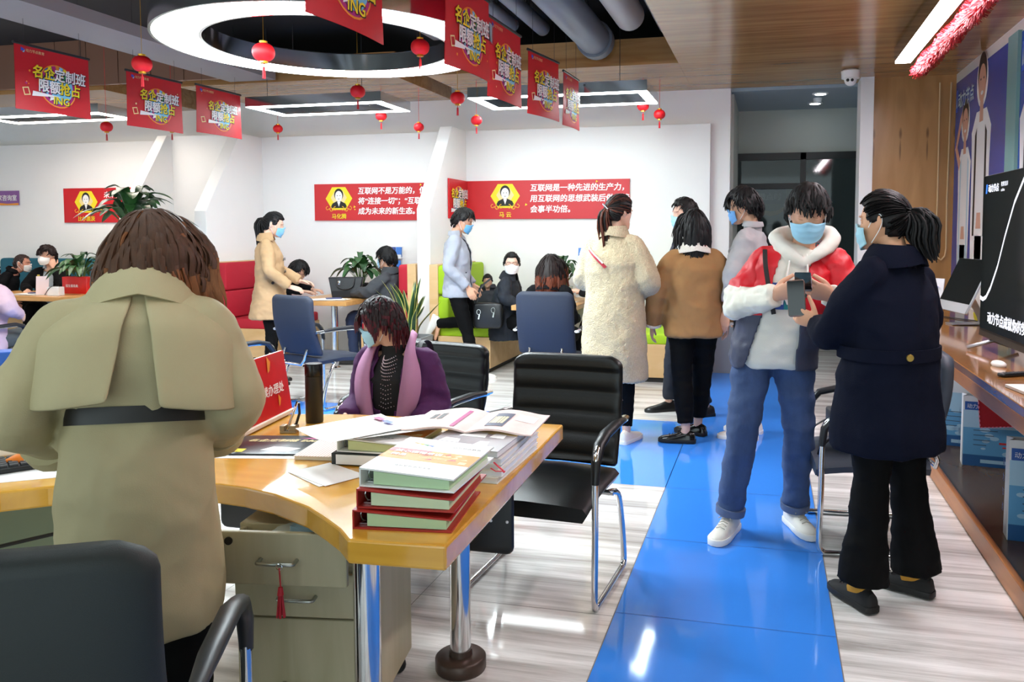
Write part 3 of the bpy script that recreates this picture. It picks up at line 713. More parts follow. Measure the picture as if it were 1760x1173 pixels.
# A-frame sign
t = thing('desk_sign', 'red tent sign reading in white characters, standing on the desk', 'sign', (-1.875, 2.68, DZ), R(98))
srd = M('tent_sign_red', 'd3201c', .3, var=.12, vscale=(7, 7, 7))
mb = MB(); mb.box((0, 0, .012), (.42, .1, .016)); mb.build('base', M('sign_base_cream', 'e8dccb', .5), t, bevel=.003)
for s in (-1, 1):
    MB().box((0, -s * .02, .135), (.42, .005, .24), rot=(R(s * -8), 0, 0)).build('panel', srd if s > 0 else M('sign_back_white', 'eceef0', .5), t)
pr = MB(); Yv = (0, math.sin(R(8)), math.cos(R(8)))
text(pr, '入学手续办理处', .044, (-.155, -.030, .105), (1, 0, 0), Yv, PI_['white'], .03, .2, 1, .003)
for a, b, q, c in ((-.1, .18, .03, 'orange'), (.05, .19, .04, 'orange'), (.1, .05, .03, 'orange'), (-.13, .05, .03, 'orange')):
    flat(pr, [(a, b), (a + q * .4, b + q * .2), (a + q * .8, b + q), (a + q * .2, b + q * 1.6)], (0, -.0445, 0), (1, 0, 0), Yv, PI_[c], .0005)
pr.build('lettering', PM, t)
# thermos flask
t = thing('thermos_flask', 'tall black thermos flask standing beside the red tent sign', 'bottle', (-1.69, 2.77, DZ))
MB().lathe([(.001, 0), (.031, 0), (.033, .004), (.033, .178), (.0335, .18)], seg=28).build('body', M('flask_black', '0f1010', .45), t, True)
MB().lathe([(.0325, .181), (.0335, .183), (.0335, .222), (.031, .228), (.001, .229)], seg=28).build('cap', M('flask_cap', '1b1c1d', .25, .4), t, True)
# pen stand with two pens
t = thing('pen_stand', 'small brass coloured pen stand in front of the thermos', 'pen holder', (-1.69, 2.6, DZ), R(12))
mb = MB(); mb.box((0, 0, .004), (.06, .035, .008)); mb.box((-.021, 0, .018), (.018, .035, .02)); mb.box((.017, 0, .018), (.026, .035, .02)); mb.build('block', M('brass_dull', '9c8a6c', .35, .7), t, bevel=.002)
t = thing('pen', 'black and chrome pen leaning in the brass pen stand', 'pen', (-1.69, 2.6, DZ), R(12), 'pens in the stand')
MB().tube([(-.006, -.006, .01), (.03, -.012, .1), (.036, -.013, .115)], [.004, .005, .003], 10).build('barrel', chrome, t, True); MB().tube([(.03, -.0145, .1), (.037, -.017, .12)], .0028, 6).build('clip', black, t)
t = thing('pen', 'dark curved pen leaning behind the chrome pen', 'pen', (-1.69, 2.6, DZ), R(12), 'pens in the stand')
MB().tube([(-.004, .008, .01), (.022, .012, .03), (.036, .008, .07), (.037, .0, .11)], [.004, .005, .005, .004], 10).build('barrel', black, t, True)
# dark printed pad
t = thing('desk_pad', 'black glossy pad with colourful print, below the tent sign', 'pad', (-1.62, 2.42, DZ), R(12))
o = MB().rbox((0, 0, .003), (.32, .24, .005), .02).build('pad', M('pad_black', '17181d', .3), t, True)
pr = MB(); r_ = random.Random(5)
for k in range(46):
    a, b = r_.uniform(-.13, .13), r_.uniform(-.09, .05); q = r_.uniform(.006, .02)
    flat(pr, [(a, b), (a + q, b - q * .3), (a + q * 1.3, b + q * .5), (a + q * .3, b + q * .6)], (0, 0, .0056), (1, 0, 0), (0, 1, 0), PI_[r_.choice(['orange', 'cream', 'white', 'magenta', 'cyan', 'blue', 'yellow'])], .0002 + k * .00002)
flat(pr, [(-.03, -.075), (.07, -.095), (.1, -.05), (.0, -.03)], (0, 0, .0056), (1, 0, 0), (0, 1, 0), PI_['white'], .0016)
flat(pr, [(-.13, -.1), (-.08, -.1), (-.08, -.06), (-.13, -.06)], (0, 0, .0056), (1, 0, 0), (0, 1, 0), PI_['yellow'], .0016)
flat(pr, [(.05, .08), (.15, .06), (.15, .1)], (0, 0, .0056), (1, 0, 0), (0, 1, 0), PI_['magenta'], .0016)
text(pr, '名企定制班 Education', .035, (-.12, .035, .0056), (1, 0, 0), (0, 1, 0), PI_['cream'], .03, .2, 1, .0018)
pr.build('print', PM, t)
t = thing('paper_sheet', 'white sheet peeking out below the black printed pad', 'paper', (-1.61, 2.39, DZ - .0005), R(12)); mb = MB(); sheet(mb, .33, .24, 0); mb.build('sheet', paperw, t)
bpy.data.objects['pad'].location = (0, 0, .0012); bpy.data.objects['print.011' if 'print.011' in bpy.data.objects else 'print'].location.z += 0
# striped notebook
t = thing('notebook', 'notebook with pink striped cover beside the black pad', 'notebook', (-1.41, 2.4, DZ), R(8))
MB().box((0, 0, .006), (.15, .21, .011)).build('pages', M('page_cream', 'efe6d2', .7), t)
mb = MB(); mb.box((0, 0, .0125), (.155, .215, .002))
for k in range(16): mb.box((-.072 + .0096 * k, 0, .0137), (.003, .214, .0006), mi=1)
mb.build('cover', [M('cover_cream', 'f3e4da', .6), M('stripe_pink', 'd9a79a', .6)], t)
# two loose sheets
t = thing('paper_sheet', 'two blank white sheets lying loose near the desk front', 'paper', (-1.29, 2.165, DZ), R(-32))
mb = MB(); sheet(mb, .2, .14, .0, (0, 0), 0); sheet(mb, .2, .14, .0014, (.006, .006), R(4)); mb.build('sheet', paperw, t)
# ring binders
def binder(label, loc, rz, cover, page, printed=False, h=.048, group='ring binders'):
    t = thing('ring_binder', label, 'binder', loc, rz, group)
    W, D = .25, .31; e = .004; tilt = .014
    mb = MB()
    z1 = h; z1r = h - tilt
    for (za, zb) in (((0, e), (0, e)), ((z1 - e, z1), (z1r - e, z1r))):
        mb.add([(-W / 2, -D / 2, za[0]), (W / 2, -D / 2, zb[0]), (W / 2, D / 2, zb[0]), (-W / 2, D / 2, za[0]), (-W / 2, -D / 2, za[1]), (W / 2, -D / 2, zb[1]), (W / 2, D / 2, zb[1]), (-W / 2, D / 2, za[1])],
               [(0, 3, 2, 1), (4, 5, 6, 7), (0, 1, 5, 4), (1, 2, 6, 5), (2, 3, 7, 6), (3, 0, 4, 7)])
    mb.box((-W / 2 + e / 2, 0, h / 2), (e, D, h)); mb.build('cover', cover, t)
    mb = MB(); k = MB()
    vs = [(-W / 2 + .035, -D / 2 + .008, e + .002), (W / 2 - .015, -D / 2 + .008, e + .001), (W / 2 - .015, D / 2 - .008, e + .001), (-W / 2 + .035, D / 2 - .008, e + .002)]
    top = [(x, y, (z1 - e - .006 if x < 0 else z1r - e - .003)) for x, y, z in vs]
    mb.add(vs + top, [(0, 3, 2, 1), (4, 5, 6, 7), (0, 1, 5, 4), (1, 2, 6, 5), (2, 3, 7, 6), (3, 0, 4, 7)]); mb.build('pages', page, t)
    for y in (-.12, 0, .12):
        k.tube([(-W / 2 + .022 + .015 * math.cos(a), y, h / 2 + .017 * math.sin(a)) for a in [2 * math.pi * q / 12 for q in range(12)]], .0022, 5, closed=True)
    k.box((-W / 2 + .02, 0, e + .003), (.02, .27, .004)); k.build('ring_mechanism', chrome, t)
    if printed:
        pr = MB(); X = Vector((W, 0, -tilt)); Y = (0, 1, 0); o_ = (-W / 2, -D / 2, z1)
        f = lambda x0, y0, x1, y1, c, l=1: flat(pr, [(x0, y0), (x1, y0), (x1, y1), (x0, y1)], o_, X, Y, PI_[c], .0006 * l)
        f(0, .0, W, D, 'white', .6); f(0, .105, W, .2, 'orange'); flat(pr, [(0, .165), (.1, .17), (.12, .2), (0, .2)], o_, X, Y, PI_['magenta'] if False else 0, .0009)
        for q in range(14): a, b = r_.uniform(.01, .22), r_.uniform(.11, .18); flat(pr, [(a, b), (a + .02, b + .004), (a + .014, b + .014)], o_, X, Y, 0 if q % 2 else PI_['cream'], .001 + q * .00002)
        text(pr, '核心课程培训', .022, Vector(o_) + X.normalized() * .02 + Vector((0, .165, 0)), X, Y, PI_['white'], .03, lift=.0014)
        text(pr, '精品', .022, Vector(o_) + X.normalized() * .02 + Vector((0, .135, 0)), X, Y, PI_['white'], .03, lift=.0014)
        text(pr, 'Course Training', .012, Vector(o_) + X.normalized() * .1 + Vector((0, .135, 0)), X, Y, PI_['cream'], .01, lift=.0014)
        text(pr, '动力节点教育', .014, Vector(o_) + X.normalized() * .15 + Vector((0, .25, 0)), X, Y, PI_['black'], .01, lift=.001)
        text(pr, '成就梦想 圆梦未来', .012, Vector(o_) + X.normalized() * .07 + Vector((0, .05, 0)), X, Y, PI_['black'], .01, lift=.001)
        for q, c in enumerate(('orange', 'yellow', 'green', 'blue')): flat(pr, [(.03 + q * .016, .262 - q * .004), (.05 + q * .016, .25 - q * .004), (.052 + q * .016, .262 - q * .004)], o_, X, Y, PI_[c], .001)
        f(.215, .115, .235, .135, 'cream', 1.8)
        pr.build('cover_print', PM, t)
    return t
gp = M('page_green', 'b4cfa4', .7); rc = M('binder_red', 'a8251c', .45); wc = M('binder_white', 'e9ebe6', .4)
binder('red binder with green pages at the bottom of the front stack', (-.88, 1.945, DZ), R(7), rc, gp)
binder('red binder with pale green pages, middle of the front stack', (-.87, 1.955, DZ + .0485), R(5), rc, M('page_green_pale', 'c9d8b2', .7))
binder('white binder with orange printed cover, top of the front stack', (-.86, 1.965, DZ + .097), R(1), wc, gp, True)
# magazines
def magazine(label, loc, rz, wd, dp, h, cov, group='closed magazines in the pile'):
    t = thing('magazine', label, 'magazine', loc, rz, group)
    MB().box((0, 0, h / 2), (wd - .006, dp - .006, h - .004)).build('pages', M('page_bluewhite', 'dfe4ea', .6), t)
    mb = MB(); mb.box((0, 0, .001), (wd, dp, .002)); mb.box((0, 0, h - .001), (wd, dp, .002)); mb.box((-wd / 2 + .001, 0, h / 2), (.002, dp, h)); mb.build('cover', cov, t)
    return t
mz = DZ; cg = M('cover_grey', 'c9c5c4', .3); cw_ = M('cover_offwhite', 'e6e3dd', .35)
pos = ['bottom magazine of the thick pile at the desk edge', 'second magazine from the bottom of the thick pile', 'third magazine from the bottom of the thick pile', 'magazine just under the glossy grey one in the thick pile', 'glossy grey magazine with room photo on its cover, top of the closed ones']
for k in range(5):
    h = .018 if k < 4 else .02
    top = magazine(pos[k], (-.872 + .004 * (k % 2), 2.40 + .006 * (k % 3), mz), R(-1 + 2 * (k % 2)), .245, .4, h, cw_ if k < 4 else M('cover_photo_grey', 'a9a2a6', .18))
    mz += h + .0006
pr = MB()
for q in ([(-.06, -.05), (.03, -.06), (.02, .0), (-.05, .01)], [(.04, -.05), (.09, -.06), (.085, -.01), (.045, .0)], [(-.1, -.12), (-.03, -.13), (-.04, -.09), (-.09, -.08)], [(.02, -.15), (.07, -.15), (.06, -.1), (.03, -.1)]):
    flat(pr, q, (0, 0, .0203), (1, 0, 0), (0, 1, 0), PI_['white'], .0003)
flat(pr, [(-.12, .0), (.12, -.02), (.12, .2), (-.12, .2)], (0, 0, .0202), (1, 0, 0), (0, 1, 0), PI_['cream'], .0001); pr.build('cover_print', PM, top)
rb = MB(); rb.tube([(.11, -.2, -.012), (.125, -.215, -.016), (.14, -.21, -.03), (.15, -.225, -.032)], [(.003, .001)] * 4, 6); rb.tube([(.1, -.2, -.03), (.12, -.214, -.034), (.145, -.2, -.036)], [(.003, .001)] * 3, 6); rb.build('ribbon_marker', M('ribbon_red', 'd0253c', .5), top)
t = thing('open_magazine', 'open magazine with pink pages lying on top of the grey magazine', 'magazine', (-.93, 2.52, mz + .001), R(3))
mb = MB(); n = 10
for s in (-1, 1):
    prof = [(s * .215 * i / n, .004 + .018 * math.sin(math.pi * min(1, (i / n) * 1.15)) * (1 - .55 * i / n)) for i in range(n + 1)]
    vs = [(x, y, z) for x, z in prof for y in (-.14, .14)] + [(x, y, max(.0, z - .006)) for x, z in prof for y in (-.14, .14)]
    N = 2 * (n + 1); f_ = []; mi = []
    for i in range(n): a = 2 * i; f_ += [(a, a + 2, a + 3, a + 1), (N + a, N + a + 1, N + a + 3, N + a + 2), (a, N + a, N + a + 2, a + 2), (a + 1, a + 3, N + a + 3, N + a + 1)]
    f_ += [(2 * n, N + 2 * n, N + 2 * n + 1, 2 * n + 1)]
    mb.add(vs, f_)
mb.build('pages', M('page_pink', 'efd3cc', .3, var=.12, vscale=(12, 12, 12)), t, True)
pr = MB(); zf = lambda x: .0052 + .018 * math.sin(math.pi * min(1, (abs(x) / .215) * 1.15)) * (1 - .55 * abs(x) / .215)
def pq(x0, x1, y0, y1, c):
    m_ = 6
    for i in range(m_):
        a, b = x0 + (x1 - x0) * i / m_, x0 + (x1 - x0) * (i + 1) / m_
        pr.add([(a, y0, zf(a)), (b, y0, zf(b)), (b, y1, zf(b)), (a, y1, zf(a))], [(0, 1, 2, 3)], PI_[c])
pq(.05, .11, -.1, .08, 'navy'); pq(.055, .1, -.06, .03, 'cream'); pq(.125, .19, .0, .08, 'white'); pq(-.06, -.045, -.12, .1, 'magenta'); pq(-.17, -.15, .0, .06, 'black'); pq(-.14, -.12, -.02, .06, 'black')
pr.build('page_print', PM, t)
# pile at the back: binder, dark folder, boards and a sheet
t = thing('dark_folder', 'dark box folder at the bottom of the back pile', 'folder', (-1.2, 2.42, DZ), R(4)); MB().box((0, 0, .02), (.27, .3, .038)).build('cover', M('folder_dark', '20282a', .5), t, bevel=.003); MB().box((.01, -.004, .02), (.255, .3, .03)).build('pages', paperw, t)
binder('white binder with red printed cover, under the loose sheet at the back', (-1.19, 2.43, DZ + .041), R(2), wc, M('page_lime', 'cdd49a', .7), True, .045)
t = thing('printed_sheet', 'big white printed sheet lying tilted on the back binder', 'paper', (-1.285, 2.36, DZ + .093), R(-33))
mb = MB(); sheet(mb, .24, .31, 0, (0, 0), 0, 0, .006); sheet(mb, .21, .297, -.002, (.05, .1), R(-12), 0, .004); mb.build('sheet', paperw, t)
pr = MB(); flat(pr, [(-.08, .1), (-.03, .1), (-.03, .125), (-.08, .125)], (0, 0, .0075), (1, 0, 0), (0, 1, 0), PI_['magenta'], .0005); flat(pr, [(-.02, .1), (.03, .1), (.03, .12), (-.02, .12)], (0, 0, .0075), (1, 0, 0), (0, 1, 0), PI_['blue'], .0005)
pr.build('print', PM, t)
# left wing of the desk
t = thing('keyboard', 'black computer keyboard at the left end of the desk', 'keyboard', (-2.29, 1.98, DZ), R(52))
MB().rbox((0, 0, .01), (.44, .15, .018), .015).build('case', black, t, True)
mb = MB()
for i in range(15):
    for j in range(5): mb.box((-.2 + .0285 * i, -.056 + .027 * j, .0215), (.023, .021, .006))
mb.build('keys', M('key_grey', '2a2b2e', .5), t)
t = thing('paper_sheet', 'white sheet under the keyboard at the left desk end', 'paper', (-2.19, 1.98, DZ - .0004), R(35)); mb = MB(); sheet(mb, .3, .21, 0); mb.build('sheet', paperw, t)
t = thing('snack_packet', 'white and orange snack packet lying beside the keyboard', 'packet', (-2.19, 2.06, DZ), R(15))
rings = []
for i in range(11):
    u = i / 10; q = math.sin(math.pi * u) ** .45
    rings.append([(-.13 + .26 * u, .05 * math.cos(a) * (.85 + .15 * q), .02 + .02 * q * math.sin(a) * (1 + .2 * math.sin(9 * u))) for a in [2 * math.pi * k / 14 for k in range(14)]])
mb = MB(); mb.loft(rings); mb.m = [1 if f[0] < 45 else 0 for f in mb.f]; mb.build('wrapper', [M('wrapper_white', 'dfe3d6', .25), M('wrapper_orange', 'e07a2c', .3)], t, True)
t = thing('folder_stand', 'pale green document folder standing upright on the left desk wing', 'folder', (-2.47, 2.52, DZ), R(47))
MB().box((0, 0, .16), (.34, .012, .32), rot=(R(-12), 0, 0)).build('cover', M('folder_palegreen', 'd3dcc0', .5), t, bevel=.003)
MB().box((.0, -.009, .16), (.26, .004, .24), rot=(R(-12), 0, 0)).build('inset', M('folder_inset', 'e2e8d2', .5), t); MB().box((0, .04, .04), (.34, .09, .07)).build('base', M('folder_palegreen', 'd3dcc0', .5), t)
t = thing('desk_organizer', 'blue and white document box at the far left desk end', 'box', (-2.70, 2.36, DZ), R(47))
MB().box((0, 0, .15), (.2, .1, .3)).build('box', M('organizer_blue', '2a62c0', .4), t, bevel=.004); MB().box((-.06, -.055, .2), (.06, .02, .14)).build('label_panel', M('label_white', 'e8ecea', .5), t); MB().box((0, -.053, .05), (.19, .01, .09)).build('front_pocket', M('organizer_navy', '16254f', .4), t)
t = thing('white_box', 'white low tray at the far left end of the desk', 'box', (-2.52, 2.12, DZ), R(47)); MB().box((0, 0, .05), (.3, .2, .1)).build('tray', M('tray_white', 'eef0e6', .5), t, bevel=.006); MB().box((0, 0, .102), (.27, .17, .004)).build('lid', M('lid_white', 'f6f7f0', .4), t)

# ================================================================ right-hand counter
ctw = wood('counter_oak', 'a8723c', '8a5a2b', (8, 1, 8), .12, coat=.4); kerbw = wood('kerb_oak', 'bf7a3f', 'a8642f', (8, 1.2, 8), .3)
t = thing('wall_counter', 'long glossy oak counter along the right wall with a low shelf', 'counter', (1.375, 4.7, 0))
MB().box((.04, 0, .75), (.81, 8.4, .05)).build('counter_top', ctw, t, bevel=.004)
MB().box((-.355, 0, .7), (.025, 8.4, .07)).build('front_rail', kerbw, t, bevel=.003)
MB().box((.04, 0, .045), (.81, 8.4, .07)).build('lower_shelf', M('shelf_brown', '6f5640', .25, var=.1, vscale=(4, 1, 4)), t)
MB().box((-.385, 0, .05), (.03, 8.4, .1)).build('kerb', kerbw, t, bevel=.004)
for y in (-4.1, -1.9, 1.4, 4.1): MB().box((.18, y, .4), (.36, .04, .65)).build('support', ctw, t)
# television
scr = M('screen_black', '0a0b0d', .07, spec=.6)
t = thing('television', 'big flat black television standing on the counter at the right edge', 'television', (1.33, 4.62, .783), R(2))
MB().box((0, 0, .56), (.05, 1.66, .96)).build('casing', black, t, bevel=.006)
MB().box((-.0265, 0, .575), (.004, 1.63, .92)).build('screen', scr, t)
for y in (-.55, .62): MB().tube([(-.14, y + .03, .008), (0, y, .06), (.14, y + .02, .008)], [.012, .014, .012], 8).build('foot', M('foot_silver', '9a9ca2', .3, .8), t, True)
MB().box((.0, 0, .085), (.054, 1.66, .035)).build('bottom_bezel', M('bezel_grey', '4a4744', .35, .5), t)
pr = MB(); X = (0, -1, 0); Y = (0, 0, 1); o_ = (-.029, 0, 0)
flat(pr, [(-.77, .93), (-.745, .93), (-.735, .985), (-.76, .985)], o_, X, Y, PI_['blue'], .0006); text(pr, '动力节点', .05, (-.029, .72, .94), X, Y, PI_['white'], .02, lift=.0008); text(pr, '教育培训', .03, (-.029, .48, .962), X, Y, PI_['white'], .01, lift=.0008); text(pr, 'online', .026, (-.029, .48, .932), X, Y, PI_['white'], .01, lift=.0008)
text(pr, '动力节点成就你的梦想', .075, (-.029, .66, .165), X, Y, PI_['white'], .02, lift=.0008)
crv = [(-.82, .30), (-.76, .292), (-.7, .31), (-.62, .37), (-.5, .5), (-.38, .68), (-.24, .86), (-.1, .98)]
for a, b in zip(crv, crv[1:]): flat(pr, [(a[0], a[1] - .012), (b[0], b[1] - .012), (b[0], b[1] + .012), (a[0], a[1] + .012)], o_, X, Y, PI_['white'], .0007)
pr.build('screen_image', [black] + [M('screen_' + k, c, .4, emit=.5) for k, c in zip(PK, ('e6e9f2', 'f2dc22', 'b5187a', '1c1f4a', 'f0962e', '7cc8ea', '2a6ad8', '2f9a55', '161213', 'f0d99a'))], t)
# desktop computer
alu = M('aluminium', 'c9ccd0', .3, .8)
t = thing('desktop_computer', 'silver all-in-one computer with dark tilted screen on the counter', 'computer', (1.46, 6.75, .775), R(-80))
rt = (R(-24), 0, 0)
MB().box((0, 0, .3), (.56, .02, .44), rot=rt).build('casing', alu, t, bevel=.008)
q = Euler(rt).to_matrix()
MB().box(q @ Vector((0, -.0115, .035)) + Vector((0, 0, .3)), (.545, .003, .36), rot=rt).build('screen', scr, t)
MB().box(q @ Vector((0, -.0115, -.18)) + Vector((0, 0, .3)), (.56, .003, .075), rot=rt).build('chin', M('chin_silver', 'd8dadd', .35, .4), t)
MB().tube([(0, .06, .2), (0, .14, .05), (0, .15, .012), (0, .1, .008), (0, -.1, .006)], [(.006, .08)] * 5, 12, up=(1, 0, 0)).build('stand', alu, t, True)
t = thing('white_card', 'white display card with red edge behind the tilted computer', 'card', (1.36, 7.4, .775), R(-50))
MB().box((0, 0, .16), (.2, .008, .32), rot=(R(-8), 0, 0)).build('card', M('card_white', 'f0f1f2', .5), t); MB().box((-.105, 0, .17), (.012, .014, .34), rot=(R(-8), 0, 0)).build('edge', M('card_red', 'c22c2c', .5), t); MB().box((0, -.006, .24), (.12, .003, .03), rot=(R(-8), 0, 0)).build('print', M('card_blue', '9aa6d0', .5), t)
t = thing('remote_control', 'black remote control lying near the counter front', 'remote', (1.19, 4.36, .775), R(-62)); MB().rbox((0, 0, .01), (.05, .19, .018), .018).build('case', black, t, True)
mb = MB(); [mb.sphere((x, y, .0195), (.005, .005, .002), 8, 5) for x in (-.012, 0, .012) for y in (-.06, -.04, -.02, 0, .03, .05)]; mb.build('buttons', M('btn_grey', '44464a', .5), t)
t = thing('paper_pad', 'white paper pad near the counter edge below the remote', 'paper', (1.15, 3.95, .775), R(10)); MB().box((0, 0, .008), (.15, .2, .014)).build('pages', paperw, t, bevel=.002)
t = thing('white_mouse', 'white computer mouse under the television', 'mouse', (1.19, 4.66, .775), R(20)); MB().sphere((0, 0, .012), (.03, .052, .02), 16, 9).build('shell', paperw, t, True)
t = thing('yellow_tape', 'yellow strip of tape lying behind the tilted computer', 'tape', (1.62, 7.0, .775), R(20)); MB().tube([(0, 0, .004), (.02, .05, .03), (.05, .1, .06)], [(.016, .002)] * 3, 6).build('strip', M('tape_yellow', 'e6d414', .5), t)
t = thing('cord_loop', 'pale cord hanging in a long loop on the oak wall panel', 'cord', (1.725, 9.0, 1.2))
MB().tube([(-.055, 0, 1.8), (-.05, 0, .6), (-.055, 0, .12), (-.04, 0, .03), (0, 0, 0), (.035, 0, .04), (.045, 0, .12), (.04, 0, .6), (.05, 0, 1.8)], .008, 6).build('cord', M('cord_cream', 'd9b98a', .6), t, True)
t = thing('cable', 'black power cable lying behind the tilted computer', 'cable', (1.5, 7.0, .775)); MB().tube([(-.35, .5, .005), (-.1, .3, .006), (.1, .0, .006), (.2, -.5, .006), (.22, -.9, .006)], .005, 6).build('cord', black, t, True)
# posters on the right wall
def poster(y0, y1, z0, z1, label, figs, tint, seedv):
    t = thing('wall_poster', label, 'poster', (1.828, y1, z0)); W, H = y1 - y0, z1 - z0
    MB().box((-.004, -W / 2, H / 2), (.008, W, H)).build('sheet', tint, t)
    pr = MB(); X, Y = (0, -1, 0), (0, 0, 1); o_ = (-.0085, 0, 0)
    def f(p, c, l): flat(pr, p, o_, X, Y, PI_[c], .0006 * l)
    for (cx, s, arm, jk) in figs:
        hz = 1.5 * s; sk = SK
        body = [(-.16, -.1), (-.2, .55), (-.21, .95), (-.23, 1.2), (-.12, 1.33), (.12, 1.33), (.23, 1.2), (.21, .95), (.2, .55), (.16, -.1)]
        if jk: f([(cx + x * s * 1.13, z * s * 1.01 + .02) for x, z in body], 'white', 1)
        f([(cx + x * s, z * s) for x, z in body], jk or 'white', 1.5)
        f([(cx + x * s, z * s) for x, z in [(-.09, .2), (-.1, 1.3), (.1, 1.3), (.09, .2)]], 'white', 2)
        f([(cx + x * s, z * s) for x, z in [(-.17, -.1), (-.18, .5), (.18, .5), (.17, -.1)]], 'cyan' if arm else 'white', 2)
        for q in (-1, 1):
            f([(cx + q * x * s, z * s) for x, z in [(.12, .5), (.11, 1.25), (.16, 1.2), (.17, .5)]], 'black' if jk else 'cyan', 2.4)
        f([(cx + x * s, z * s) for x, z in [(-.05, 1.28), (.05, 1.28), (.045, 1.42), (-.045, 1.42)]], sk, 2.6)
        f(disc(.15 * s, cx, 1.56 * s, 24, .185 * s), 'white', 1.2)
        f(disc(.12 * s, cx, 1.6 * s, 24, .15 * s), 'black', 2.8); f(disc(.1 * s, cx, 1.54 * s, 24, .13 * s), sk, 3)
        for q in (-1, 1): f(disc(.016 * s, cx + q * .04 * s, 1.57 * s, 8, .008 * s), 'black', 3.4)
        f(disc(.035 * s, cx, 1.475 * s, 10, .014 * s), 'white', 3.4)
        if arm:
            f([(cx + x * s, z * s) for x, z in [(-.2, 1.15), (-.36, 1.35), (-.2, 1.6), (-.12, 1.66), (-.1, 1.6), (-.27, 1.36), (-.14, 1.22)]], sk, 3.2)
        f([(cx + x * s, z * s) for x, z in [(-.07, .55), (.07, .55), (.05, .66), (-.05, .66)]], sk, 3)
    text(pr, '动力节点', .16, (-.0085, -.1 if seedv else -.12, H - .26), X, Y, PI_['cyan'], .03, lift=.003)
    f([(.02, H - .3), (.09, H - .3), (.1, H - .08), (.03, H - .08)], 'blue', 1.2); flat(pr, [(.03, H - .26), (.075, H - .25), (.05, H - .12)], o_, X, Y, PI_['cyan'], .001)
    pr.build('print', PM2, t)
SK = 'skin'; PI_['skin'] = len(PK) + 1; PM2 = PM + [M('print_skin', 'd9a58c', .5)]; PM2[PI_['cyan']] = M('print_paleblue', 'b9d3e2', .4); PM2[0] = PM[0]
poster(7.1, 8.98, .8, 2.98, 'blue wall poster showing two cheering people in white jackets', [(.45, 1.12, True, None), (1.05, 1.3, False, 'white')], M('poster_blue', '2346a8', .2), 0)
poster(4.3, 6.8, .8, 2.98, 'second wall poster with people in white clothes behind the television', [(.35, 1.25, False, 'white'), (1.0, 1.2, False, None), (1.7, 1.25, False, None)], M('poster_blue', '2346a8', .2), 1)
struct(MB().box((1.815, 6.95, 1.9), (.03, .26, 2.2)).build('trim_3', M('poster_strip_teal', '7ea8a4', .5)))
# paper bags on the low shelf
def paper_bag(label, loc, rz, wd=.3, dp=.1, h=.4):
    t = thing('paper_bag', label, 'bag', loc, rz, 'paper bags under the counter')
    mb = MB(); a, b = wd / 2, dp / 2
    rings = [[(-a, -b, 0), (a, -b, 0), (a, b, 0), (a * .97, 0, 0), (-a, b, 0), (-a * .97, 0, 0)]]
    R4 = lambda z, k, q: [(-a, -b * k, z), (a, -b * k, z), (a - q, 0, z), (a, b * k, z), (-a, b * k, z), (-a + q, 0, z)]
    mb.loft([R4(0, 1, 0), R4(h * .35, .9125, .01), R4(h, .75, .025)], caps=False); mb.add(R4(0, 1, 0), [(0, 1, 2, 3, 4, 5)])
    mb.build('bag_body', M('bag_white', 'e9ebee', .5), t)
    pr = MB()
    for (o_, X, Y, sgn) in (((-a, -b - .001, 0), (1, 0, 0), (0, b * .25 / h, 1), 1),):
        f = lambda x0, z0, x1, z1, c, l=1: flat(pr, [(x0, z0), (x1, z0), (x1, z1), (x0, z1)], o_, X, Y, c, .0006 * l)
        f(.004, 0, wd - .004, h * .16, 1); f(.004, h * .16, wd - .004, h * .55, 2); f(.004, h * .55, wd - .004, h * .8, 3); f(.01, h * .8, .09, h * .92, 4); f(.1, h * .05, wd * .8, h * .1, 3, 2)
        for k in range(4): f(.06, h * (.3 + .07 * k), .13 + .02 * k, h * (.31 + .07 * k), 5, 2)
        for k in range(9):
            cx, cz, q = r_.uniform(.05, wd - .05), r_.uniform(h * .15, h * .55), r_.uniform(.01, .035)
            flat(pr, disc(q, cx, cz, 10, q * .5), o_, X, Y, 3, .001)
        text(pr, '动力节点', .03, Vector(o_) + Vector((.02, 0, h * .835)), X, Y, 0, .01, lift=.002)
        f(wd * .55, h * .33, wd * .85, h * .36, 6, 2); f(wd * .6, h * .28, wd * .8, h * .3, 6, 2)
    for k, s in enumerate('动力节点'): text(pr, s, .04, (-a - .001, .02, h * (.72 - .15 * k)), (0, -1, 0), (0, 0, 1), 4, .02, lift=.012)
    pr.build('print', [M('bag_white', 'e9ebee', .5), M('bag_deepblue', '1e5a96', .4), M('bag_midblue', '5fa3d4', .4), M('bag_paleblue', 'a9cfe8', .4), M('bag_logo_blue', '1f56a8', .4), M('bag_ink', '3a4a66', .5), M('bag_red', 'd0343a', .5)], t)
    MB().tube([(-.05, -b * .8, h), (-.045, -b * .8, h + .08), (0, -b * .8, h + .1), (.045, -b * .8, h + .08), (.05, -b * .8, h)], .003, 6).build('handle', M('bag_white', 'e9ebee', .5), t)
paper_bag('blue and white paper bag farthest back on the low shelf', (1.30, 6.35, .081), R(-6), .3, .12, .42)
paper_bag('blue and white paper bag second from the back, behind the red pennant bag', (1.25, 5.75, .081), R(-14), .3, .12, .44)
paper_bag('blue and white paper bag with a red pennant over its top', (1.34, 5.28, .081), R(-8), .36, .12, .42)
paper_bag('paper bag near the right edge, second nearest on the low shelf', (1.26, 4.02, .081), R(-6), .36, .1, .46)
paper_bag('nearest paper bag on the low shelf at the right edge', (1.28, 3.62, .081), R(-8), .36, .1, .46)
t = thing('red_pennant', 'red felt pennant with pink edge hanging over the paper bag', 'pennant', (1.33, 5.2, .36), R(-8))
mb = MB(); mb.prism([(-.13, .06), (-.1, -.02), (-.08, -.12), (-.05, -.1), (-.09, .14)], -.004, .004) if False else None
